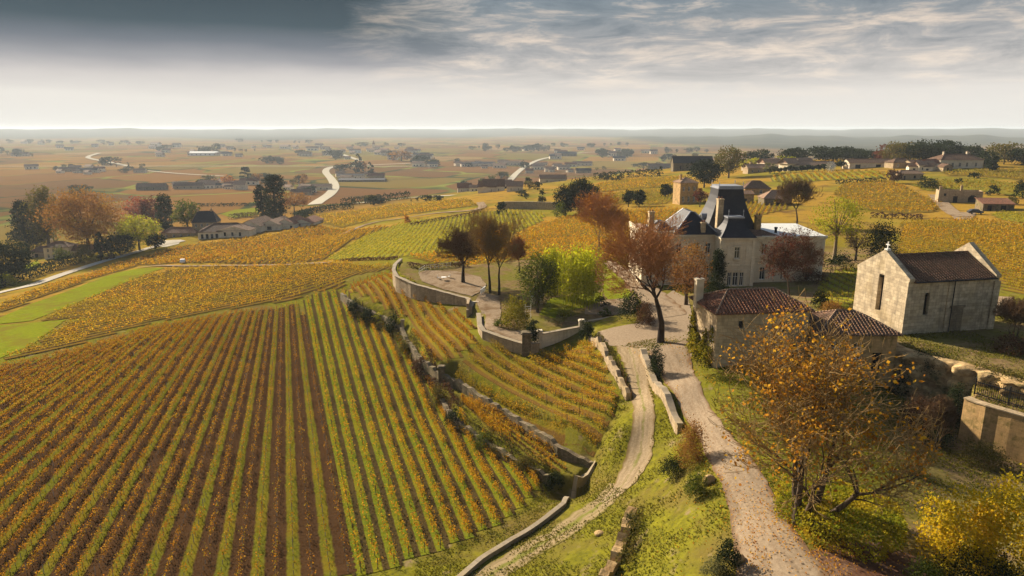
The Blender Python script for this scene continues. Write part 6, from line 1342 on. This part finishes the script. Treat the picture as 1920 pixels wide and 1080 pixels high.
# --- the plain: clumps and single trees, nearest ones largest
protos = {}
def far_proto(kind):
    if kind in protos: return protos[kind]
    lf, sh, nn, z0 = {'dark': ('lf_dark', 'round', 420, .0), 'oak': ('lf_green', 'round', 420, .04), 'rust': ('lf_russet', 'round', 400, .04), 'poplar': ('lf_conifer', 'column', 400, .0), 'olive': ('lf_olive', 'round', 400, .02)}[kind]
    P, C_ = crown_points(nn, .95, z0, 1, sh, hash(kind) % 97 if False else len(kind)*7, .36); V, F = leaf_quads(P, .115); c = mesh_np('crown', V, F, M[lf]); V, F = tubes([(0, 0, -.1, 0, 0, .5, .03, .02)], 5); t = mesh_np('trunk', V, F, M['bark_dark']); protos[kind] = (c, t); return protos[kind]
def far_tree(kind, px, py, hpx, asp, label, group):
    b = gp(px, py); h = hpx/pxm(b); c, t = far_proto(kind); o = thing('plain_tree', label, 'tree', b, rng.uniform(0, 6), group); s = (h*asp, h*asp, h); o.scale = s; link('crown', c, o); link('trunk', t, o)
CL = [  # clump: centre x, y, half width, number, height px, kinds, wording
 (200,312,26,5,14,('dark','poplar'),'dark trees beside the white road loop'), (235,320,14,3,14,('dark','poplar'),'dark trees where the plain roads cross'), (275,318,10,2,10,('olive',),'olive bushes near the plain road'), (392,288,24,7,18,('dark','poplar'),'tall dark trees beside the white warehouse'), (310,284,14,3,9,('dark',),'distant trees left of the white warehouse'), (512,306,16,5,14,('dark',),'tree clump in the brown vineyards left of the white road'),
 (35,292,40,6,13,('dark','olive'),'trees round the farm on the left edge of the plain'), (120,318,20,4,9,('olive','dark'),'trees round the grey farm on the left plain'), (160,366,14,3,18,('dark','olive'),'trees behind the big russet tree'), (140,372,12,2,12,('olive',),'bushes on the grassy track behind the russet tree'), (660,325,26,6,20,('dark','poplar','rust'),'trees round the slate roofed winery'), (672,326,4,1,34,('poplar',),'tall dark poplar of the slate roofed winery'), (700,330,5,1,28,('poplar',),'dark poplar right end of the slate roofed winery'),
 (630,296,16,4,12,('dark',),'trees left of the distant village'), (575,291,14,3,9,('dark',),'trees at the far pale farm'), (742,300,14,4,18,('dark','rust'),'trees in the distant village'), (800,308,22,7,16,('dark','poplar'),'dark tree group at the right end of the distant village'), (850,308,14,3,9,('dark',),'trees by the central plain warehouse'), (890,312,12,2,9,('dark',),'bushes beside the central plain warehouse'), (982,316,7,3,18,('dark','poplar'),'dark trees beside the pale straight road'), (948,334,10,3,12,('dark','olive'),'trees at the bend of the pale straight road'), (1155,294,34,12,13,('dark',),'dark copse in the middle of the plain'), (980,282,55,14,11,('dark',),'long distant copse on the plain'), (900,281,22,6,10,('dark',),'left end of the distant copse'), (1280,285,50,9,9,('dark','olive'),'far trees left of the cedar'), (1230,316,40,7,9,('dark','olive'),'trees round the dark barns beyond the brow'), (1150,338,20,5,9,('dark',),'trees on the brow edge'), (1120,320,20,3,7,('olive',),'bushes by the long plain farm'),
 (545,346,30,6,15,('dark','olive','rust'),'trees behind the white building by the road bend'), (590,360,20,4,13,('dark',),'trees in front of the white building by the road bend'), (400,342,30,5,12,('dark','olive'),'trees behind the dark barns'), (300,352,40,5,8,('olive','rust'),'bushes along the dark barns'), (500,345,14,3,18,('dark','rust'),'trees behind the tall firs'), (800,378,34,6,10,('dark','olive'),'bushes along the near plain road'), (690,382,34,7,14,('dark','olive'),'trees along the near plain road'), (880,352,14,3,14,('dark',),'trees at the white gabled house'), (915,345,12,3,14,('oak','dark'),'trees behind the broad brown roofed house'), (998,352,14,3,16,('dark','olive'),'trees left of the dark pines'), (985,372,12,2,16,('dark',),'dark shrubs on the far brow'), (460,285,24,4,7,('dark',),'far trees right of the warehouse'), (700,275,60,8,7,('dark','olive'),'far trees round the church tower'), (180,270,90,9,7,('dark',),'faint tree line far out on the left'), (60,268,60,7,7,('dark',),'faint trees at the far left'), (500,268,80,7,6,('dark',),'faint trees at the far centre left'), (1100,274,80,9,7,('dark',),'faint trees at the far centre right'), (1260,300,24,5,10,('dark',),'trees before the barns beyond the brow'),
 (1300,300,16,3,14,('olive','dark'),'trees left of the broad cedar'),
]
for (cx, cy, hw, n, hp, kinds, word) in CL:
    n = n if n == 1 else int(n*1.3)
    for k in range(n):
        far_tree(kinds[k % len(kinds)], cx+rng.uniform(-1, 1)*hw, cy+rng.uniform(-.3, .3)*hp, hp*rng.uniform(.5, 1.25), rng.choice([.9, 1.1, 1.5, 2.4]) if kinds[k % len(kinds)] != 'poplar' else rng.uniform(.32, .45), word[0].lower()+word[1:] if n == 1 else 'one of the '+word, word)
# ---------------------------------------------------------------- small things
def car(label, px, py, rz, paint, L=4.2):
    p = gp(px, py); r = thing('parked_car', label, 'car', (p.x, p.y, p.z+lift(p.x, p.y)*1.6), R(rz)); m = MB(); w = .86
    pr = [(-L/2, .35), (-L/2, .8), (-L*.42, .92), (-L*.3, 1.42), (L*.12, 1.46), (L*.27, .98), (L*.46, .84), (L/2, .62), (L/2, .35)]
    ww = lambda z: w if z < .95 else w*.84
    for (a, b) in zip(pr[:-1], pr[1:]): m.face([(a[0], -ww(a[1]), a[1]), (a[0], ww(a[1]), a[1]), (b[0], ww(b[1]), b[1]), (b[0], -ww(b[1]), b[1])])
    for s in (1, -1):
        P = [(a, s*ww(z), z) for a, z in pr]; m.face(P if s < 0 else P[::-1])
    m.face([(-L/2, -w, .35), (L/2, -w, .35), (L/2, w, .35), (-L/2, w, .35)]); m.build('body', paint, r)
    m = MB()
    for s in (1, -1):
        P = [(-L*.29, s*(w*.845+.02), 1.34), (L*.11, s*(w*.845+.02), 1.38), (L*.22, s*(w*.86+.05), 1.02), (-L*.37, s*(w*.86+.05), 1.0)]; m.face(P if s > 0 else P[::-1])
    m.face([(L*.135, -.6, 1.43), (L*.135, .6, 1.43), (L*.272, .66, 1.02), (L*.272, -.66, 1.02)]); m.build('windows', M['glass'], r)
    for sx in (-.31, .31):
        for sy in (-1, 1):
            m = MB(); m.bar((sx*L, sy*.7, .32), (sx*L, sy*.9, .32), .32, 12); wh = m.build('wheel', M['rubber'], r); m = MB(); m.bar((sx*L, sy*.89, .32), (sx*L, sy*.92, .32), .18, 8); m.build('rim', M['zinc'], wh)
car('small white car on the track between the two orange fields', 343, 494, 112, M['car_white'], 3.6)
car('dark car parked in front of the roofless ruin', 1828, 402, -10, M['car_dark'])
# terrace furniture
p = on(surfG, [(832, 526)])[0]; r = thing('garden_table', 'small white round table on the gravel terrace', 'table', p); m = MB(); m.lathe([(0, .68), (.62, .68), (.62, .74), (0, .74)], 14); m.build('table_top', M['white_paint'], r)
m = MB(); m.lathe([(.3, 0), (.28, .04), (.05, .08), (.05, .68)], 10); m.build('leg', M['white_paint'], r)
for i, (x, y, rz) in enumerate(((822, 524, 90), (842, 522, -100))):
    p = on(surfG, [(x, y)])[0]; r = thing('garden_chair', 'white garden chair %s of the round table on the gravel terrace' % ('left', 'right')[i], 'chair', p, R(rz), 'white garden chairs'); m = MB(); m.box(-.24, .24, -.24, .24, .42, .46); m.build('seat', M['white_paint'], r)
    m = MB(); m.box(-.24, .24, .2, .24, .46, .95); m.build('backrest', M['white_paint'], r)
    for sx in (-.2, .2):
        for sy in (-.2, .2): m = MB(); m.box(sx-.02, sx+.02, sy-.02, sy+.02, 0, .42); m.build('leg', M['white_paint'], r)
def fence(label, pts, h, surf, posts, mat, name='garden_railing'):
    P = on(surf, pts); a, b = P[0], P[-1]; L = np.hypot(*(b-a)[:2]); r = thing(name, label, 'railing', a, math.atan2(b[1]-a[1], b[0]-a[0])); dz = (b[2]-a[2])/L
    for z in (h*.5, h): m = MB(); m.bar((0, 0, z), (L, 0, z+dz*L), .035, 5); m.build('rail', mat, r)
    for k in range(posts): x = L*k/(posts-1); m = MB(); m.bar((x, 0, -.2), (x, 0, h+dz*x), .04, 5); m.build('post', mat, r)
fence('white metal railing along the back of the gravel terrace', [(800, 506), (845, 501)], 1.0, surfG, 7, M['white_paint'])
fence('white railing end panel at the left of the gravel terrace', [(786, 514), (797, 507)], 1.1, surfG, 3, M['white_paint'])
# trellis arch and gable stone in the garden
p = on(surfG, [(990, 600)])[0]; r = thing('trellis', 'white lattice trellis at the right side of the ivy arbour', 'trellis', p, R(20)); m = MB()
for k in range(6): m.bar((-.5, 0, .3+k*.4), (.5, 0, .3+k*.4), .025, 4)
m.build('rungs', M['white_paint'], r)
for x in (-.5, .5): m = MB(); m.bar((x, 0, 0), (x, 0, 2.7), .03, 4); m.build('post', M['white_paint'], r)
p = on(surfG, [(1006, 568)])[0]; r = thing('garden_hut', 'tiny pale roofed hut between the ivy arbour and the bamboo', 'hut', p, R(10)); m = MB(); m.box(-1., 1., -.9, .9, -.2, 1.5); m.build('wall', M['plaster'], r); m = MB(); m.face([(-1.2, -1.1, 1.45), (1.2, -1.1, 1.45), (1.2, 0, 2.3), (-1.2, 0, 2.3)]); m.face([(1.2, 1.1, 1.45), (-1.2, 1.1, 1.45), (-1.2, 0, 2.3), (1.2, 0, 2.3)]); m.build('roof', M['white_paint'], r)
m = MB(); m.box(-.4, .4, -.92, -.905, 0, 1.3); m.build('door', M['dark'], r)
# white wind wheel on the ridge
p = gp(1556, 324); r = thing('wind_wheel', 'white many bladed wind wheel at the end of the clipped tree row', 'wind wheel', p, R(-15)); m = MB()
for sx, sy in ((-1, -1), (1, -1), (1, 1), (-1, 1)): m.bar((sx*.9, sy*.9, -.2), (sx*.15, sy*.15, 3.4), .07, 4)
m.build('tower', M['white_paint'], r); hub = MB(); hub.bar((0, -.5, 3.5), (0, .5, 3.5), .25, 8); hub = hub.build('hub', M['white_paint'], r)
for k in range(14):
    a = 2*math.pi*k/14; m = MB(); c, s = math.cos(a), math.sin(a); q = lambda rr, t, y: (rr*c-t*s, y, 3.5+rr*s+t*c)
    for y0, y1 in ((-.46, -.34),): 
        m.face([q(.5, -.1, y0), q(2.7, -.32, y0), q(2.7, .32, y1), q(.5, .1, y1)]); m.face([q(.5, .1, y1+.04), q(2.7, .32, y1+.04), q(2.7, -.32, y0+.04), q(.5, -.1, y0+.04)])
    m.build('blade', M['white_paint'], hub)
# vineyard end posts, rocks
def rock(label, px, py, s, seed):
    b = gp(px, py); bm = bmesh.new(); bmesh.ops.create_icosphere(bm, subdivisions=3, radius=1); rd = np.random.default_rng(seed); f = rd.normal(size=(6, 3))*1.6; ph = rd.uniform(0, 6, 6)
    for v in bm.verts:
        k = 1+sum(.13*math.sin(float(np.dot(f[i], v.co))+ph[i]) for i in range(6)); v.co = Vector((v.co.x*k*s[0], v.co.y*k*s[1], v.co.z*k*s[2]))
    me = bpy.data.meshes.new('boulder'); bm.to_mesh(me); bm.free(); me.materials.append(M['rock']); tag(link('boulder', me, None, (b.x, b.y, b.z+s[2]*.25)), label, 'boulder')
rock('pale flat stone lying on the grass beside the track', 1122, 1002, (.45, .4, .22), 1)
for i, (lb, x, y, s) in enumerate([('mossy boulder in the weeds at the drive edge', 1384, 1052, (.5, .45, .5)), ('low boulder on the bank of the drive under the thicket', 1330, 905, (.6, .4, .4))]): rock(lb, x, y, s, 10+i)
wall('rock_ledge', 'crumbling dark rock ledge in the grass at the bottom centre', GP([(1186,966),(1176,985),(1172,1010),(1160,1040),(1146,1075),(1130,1100)]), lambda x, y: H(x, y)+.75, low(.5, .8), .8, M['rock'], jit=.3, st=.45, cat='rock ledge')
hedge('scrub', 'dry scrub growing along the crumbling rock ledge', [(1194,970),(1184,1000),(1178,1030),(1164,1070)], 1.0, 1.2, 'lf_olive', cat='scrub')
wd = GP([(1240, 900)])
# fence of weathered posts on the lane
P = GP([(1160,690),(1182,752)]); 
for k in range(6):
    q = P[0]+(P[1]-P[0])*k/5; m = MB(); m.bar((0, 0, -.3), (rng.normal(0, .06), rng.normal(0, .06), 1.5), .06, 5, .045); o = m.build('fence_post', M['twig_tan'], None, (q[0], q[1], hz(q[0], q[1]))); tag(o, 'leaning weathered post by the lane wall, %s from the top of the lane' % ordinal(k+1), 'post', 'weathered posts by the lane')
p = gp(1232, 742); 
# grass tufts on the near slopes
def tufts():
    n = 150000; Z = pz(np.array([840, 1760, 1760, 840]), np.array([690, 690, 1110, 1110]), 32.); lo, hi = Z.min(0), Z.max(0); P = np.c_[rng.uniform(lo[0], hi[0], n), rng.uniform(lo[1], hi[1], n), np.zeros(n)]; P[:, 2] = H(P[:, 0], P[:, 1])
    polys = [GP([(1152,648),(1206,655),(1228,800),(1180,918),(1148,912),(1188,790)])[:, :2], GP([(1380,1080),(1362,930),(1262,740),(1215,660),(1290,640),(1350,790),(1450,920),(1560,1080),(1640,1200),(1385,1200)])[:, :2]]
    k = np.ones(n, bool)
    for q in polys: k &= ~inside(P[:, :2], q)
    k &= ~inside(P[:, :2], polyC) & ~inside(P[:, :2], polyC2)
    k &= (np.sin(P[:, 0]*.8)+np.sin(P[:, 1]*.9+P[:, 0]*.3)+rng.normal(0, .7, n)) > -.3
    B = GP(B_POLY)[:, :2]; k &= ~inside(P[:, :2], B)
    P = P[k]; n = len(P); P[:, 2] += .09; V, F = leaf_quads(P, .2, asp=.5); me = mesh_np('grass', V, F, leafmat('grass_blades', [(.10,.115,.014), (.16,.16,.016), (.22,.18,.02), (.08,.085,.012)], .35, (.17,.14,.018), .3)); tag(link('grass', me), kind='stuff')
tufts()

def fallen_leaves():
    b = gp(1510, 985); n = 3000; a = rng.uniform(0, 2*np.pi, n); r = np.abs(rng.normal(0, 4.5, n)); x = b.x+r*np.cos(a); y = b.y+r*np.sin(a)*1.4
    t = GP([(1216, 640), (1300, 720), (1390, 850), (1470, 1000), (1500, 1090)]); k = rng.integers(0, 4, 1100); f = rng.uniform(0, 1, 1100); q = t[k]+(t[k+1]-t[k])*f[:, None]
    x = np.r_[x, q[:, 0]+rng.choice([-2.3, 2.0], 1100)+rng.normal(0, .45, 1100)]; y = np.r_[y, q[:, 1]+rng.normal(0, .8, 1100)]; z = H(x, y)+.14
    V, F = leaf_quads(np.c_[x, y, z], .13, flat=-1.5); tag(link('fallen_leaves', mesh_np('fallen_leaves', V, F, M['lf_gold'])), kind='stuff')
fallen_leaves()
# ---------------------------------------------------------------- sky, sun, haze, camera
def build_world():
    w = bpy.data.worlds.new("World"); SC.world = w; w.use_nodes = True; t = w.node_tree; t.nodes.clear()
    class WT(NT):
        def __init__(s): s.t = t; s.out = s.n('ShaderNodeOutputWorld')
    k = WT()
    sky = k.n('ShaderNodeTexSky', sky_type='NISHITA'); sky.sun_disc = False; sky.sun_elevation = SUN_EL; sky.sun_rotation = SUN_AZ; sky.altitude = 100; sky.dust_density = 3; sky.air_density = 1.2
    bg = k.n('ShaderNodeBackground'); k.l(sky.outputs[0], bg.inputs[0]); bg.inputs[1].default_value = .054
    g = k.n('ShaderNodeTexCoord').outputs['Generated']
    sx = k.n('ShaderNodeSeparateXYZ'); k.l(g, sx.inputs[0]); z = sx.outputs[2]
    # cloud sheet coordinates: project the direction on a flat layer
    zz = k.math('MAXIMUM', z, .012)
    px = k.math('DIVIDE', sx.outputs[0], k.math('ADD', zz, .05)); py = k.math('DIVIDE', sx.outputs[1], k.math('ADD', zz, .05))
    cv = k.n('ShaderNodeCombineXYZ'); k.l(px, cv.inputs[0]); k.l(py, cv.inputs[1])
    az = k.math('DIVIDE', sx.outputs[0], k.math('MAXIMUM', sx.outputs[1], .05))
    c2 = k.n('ShaderNodeCombineXYZ'); k.l(k.math('MULTIPLY', az, 3.6), c2.inputs[0]); k.l(k.math('MULTIPLY', k.math('POWER', k.math('MAXIMUM', z, .0), .8), 16), c2.inputs[1])
    n = k.math('ADD', k.math('MULTIPLY', k.noise(k.map(c2.outputs[0], (1, 1, 1), (0, 0, -.12)), 2.0, 10, .66, .5), .75), k.math('MULTIPLY', k.noise(k.map(cv.outputs[0], (.75, 1.0, 1), (0, 0, .5)), 1.0, 8, .6, .5), .25))
    n2 = k.noise(k.map(cv.outputs[0], (.16, .12, 1)), 1., 5, .6, .3)
    wob = k.math('MULTIPLY', k.math('SUBTRACT', n2, .5), .06)
    e = k.math('ADD', z, wob)
    # left: even stratus bank, dark on top; right: broken cloud
    left = k.ramp(k.math('MULTIPLY', e, 5), [(.0, (.80,.775,.72)), (.19, (.80,.76,.70)), (.33, (.62,.585,.56)), (.42, (.36,.36,.375)), (.51, (.19,.21,.24)), (.64, (.080,.112,.132)), (.84, (.056,.08,.097)), (1, (.06,.08,.095))])
    right = k.ramp(k.math('MULTIPLY', e, 5), [(.0, (.80,.775,.72)), (.22, (.76,.72,.67)), (.40, (.55,.525,.50)), (.58, (.37,.375,.38)), (.78, (.24,.28,.31)), (1, (.19,.25,.30))])
    lit = k.ramp(k.math('MULTIPLY', e, 5), [(.0, (.84,.80,.74)), (.4, (.86,.74,.62)), (.7, (.74,.62,.51)), (1, (.64,.59,.54))])
    cl = k.math('MULTIPLY', k.f(n, .49, .61), k.f(z, .02, .07))
    right = k.mix(k.math('MULTIPLY', cl, .85), right, lit)
    right = k.mix(k.math('MULTIPLY', k.math('MULTIPLY', k.f(n, .48, .38), k.f(z, .05, .11)), .6), right, (.15,.19,.225))
    m = k.f(k.math('ADD', az, k.math('MULTIPLY', k.math('SUBTRACT', n, .5), .3)), -.24, -.03)
    c = k.mix(m, left, right)
    bg2 = k.n('ShaderNodeBackground'); k.l(c, bg2.inputs[0]); bg2.inputs[1].default_value = .47
    mx = k.n('ShaderNodeMixShader'); fac = k.ramp(z, [(.0, (1, 1, 1)), (.2, (1, 1, 1)), (.34, (.25, .25, .25)), (.6, (.15, .15, .15))]); k.l(fac, mx.inputs[0])
    k.l(bg.outputs[0], mx.inputs[1]); k.l(bg2.outputs[0], mx.inputs[2]); k.l(mx.outputs[0], k.out.inputs[0])
build_world()
sun = bpy.data.lights.new('sun', 'SUN'); sun.energy = 5.0; sun.angle = R(.6); sun.color = (1, .86, .66)
so = bpy.data.objects.new('sun', sun); COL.objects.link(so)
sd = Vector((math.sin(SUN_AZ)*math.cos(SUN_EL), math.cos(SUN_AZ)*math.cos(SUN_EL), math.sin(SUN_EL)))
so.rotation_euler = sd.to_track_quat('Z', 'Y').to_euler()

def build_haze():
    b = MB(); b.box(-26000, 26000, -21000, 23000, -5, 125); o = b.build('haze', [], None)
    t = NT('haze_air'); v = t.n('ShaderNodeVolumePrincipled'); v.inputs['Color'].default_value = (.80, .90, 1, 1); v.inputs['Density'].default_value = HAZE; v.inputs['Anisotropy'].default_value = .1
    t.l(v.outputs[0], t.out.inputs[1]); o.data.materials.append(t.m); tag(o, kind='stuff')
HAZE = 0.95e-4
build_haze()

cam = bpy.data.cameras.new('camera'); cam.sensor_width = 36; cam.lens = 24; cam.clip_start = .5; cam.clip_end = 90000
co = bpy.data.objects.new('camera', cam); COL.objects.link(co); co.location = (0, 0, CAMZ); co.rotation_euler = (math.pi/2-PITCH, 0, 0); SC.camera = co
SC.view_settings.view_transform = 'Standard'; SC.view_settings.look = 'None'; SC.view_settings.exposure = 1.18; SC.view_settings.gamma = 1
SC.cycles.max_bounces = 6; SC.cycles.diffuse_bounces = 2; SC.cycles.transmission_bounces = 3; SC.cycles.volume_bounces = 0; SC.cycles.glossy_bounces = 2
SC.cycles.use_denoising = True
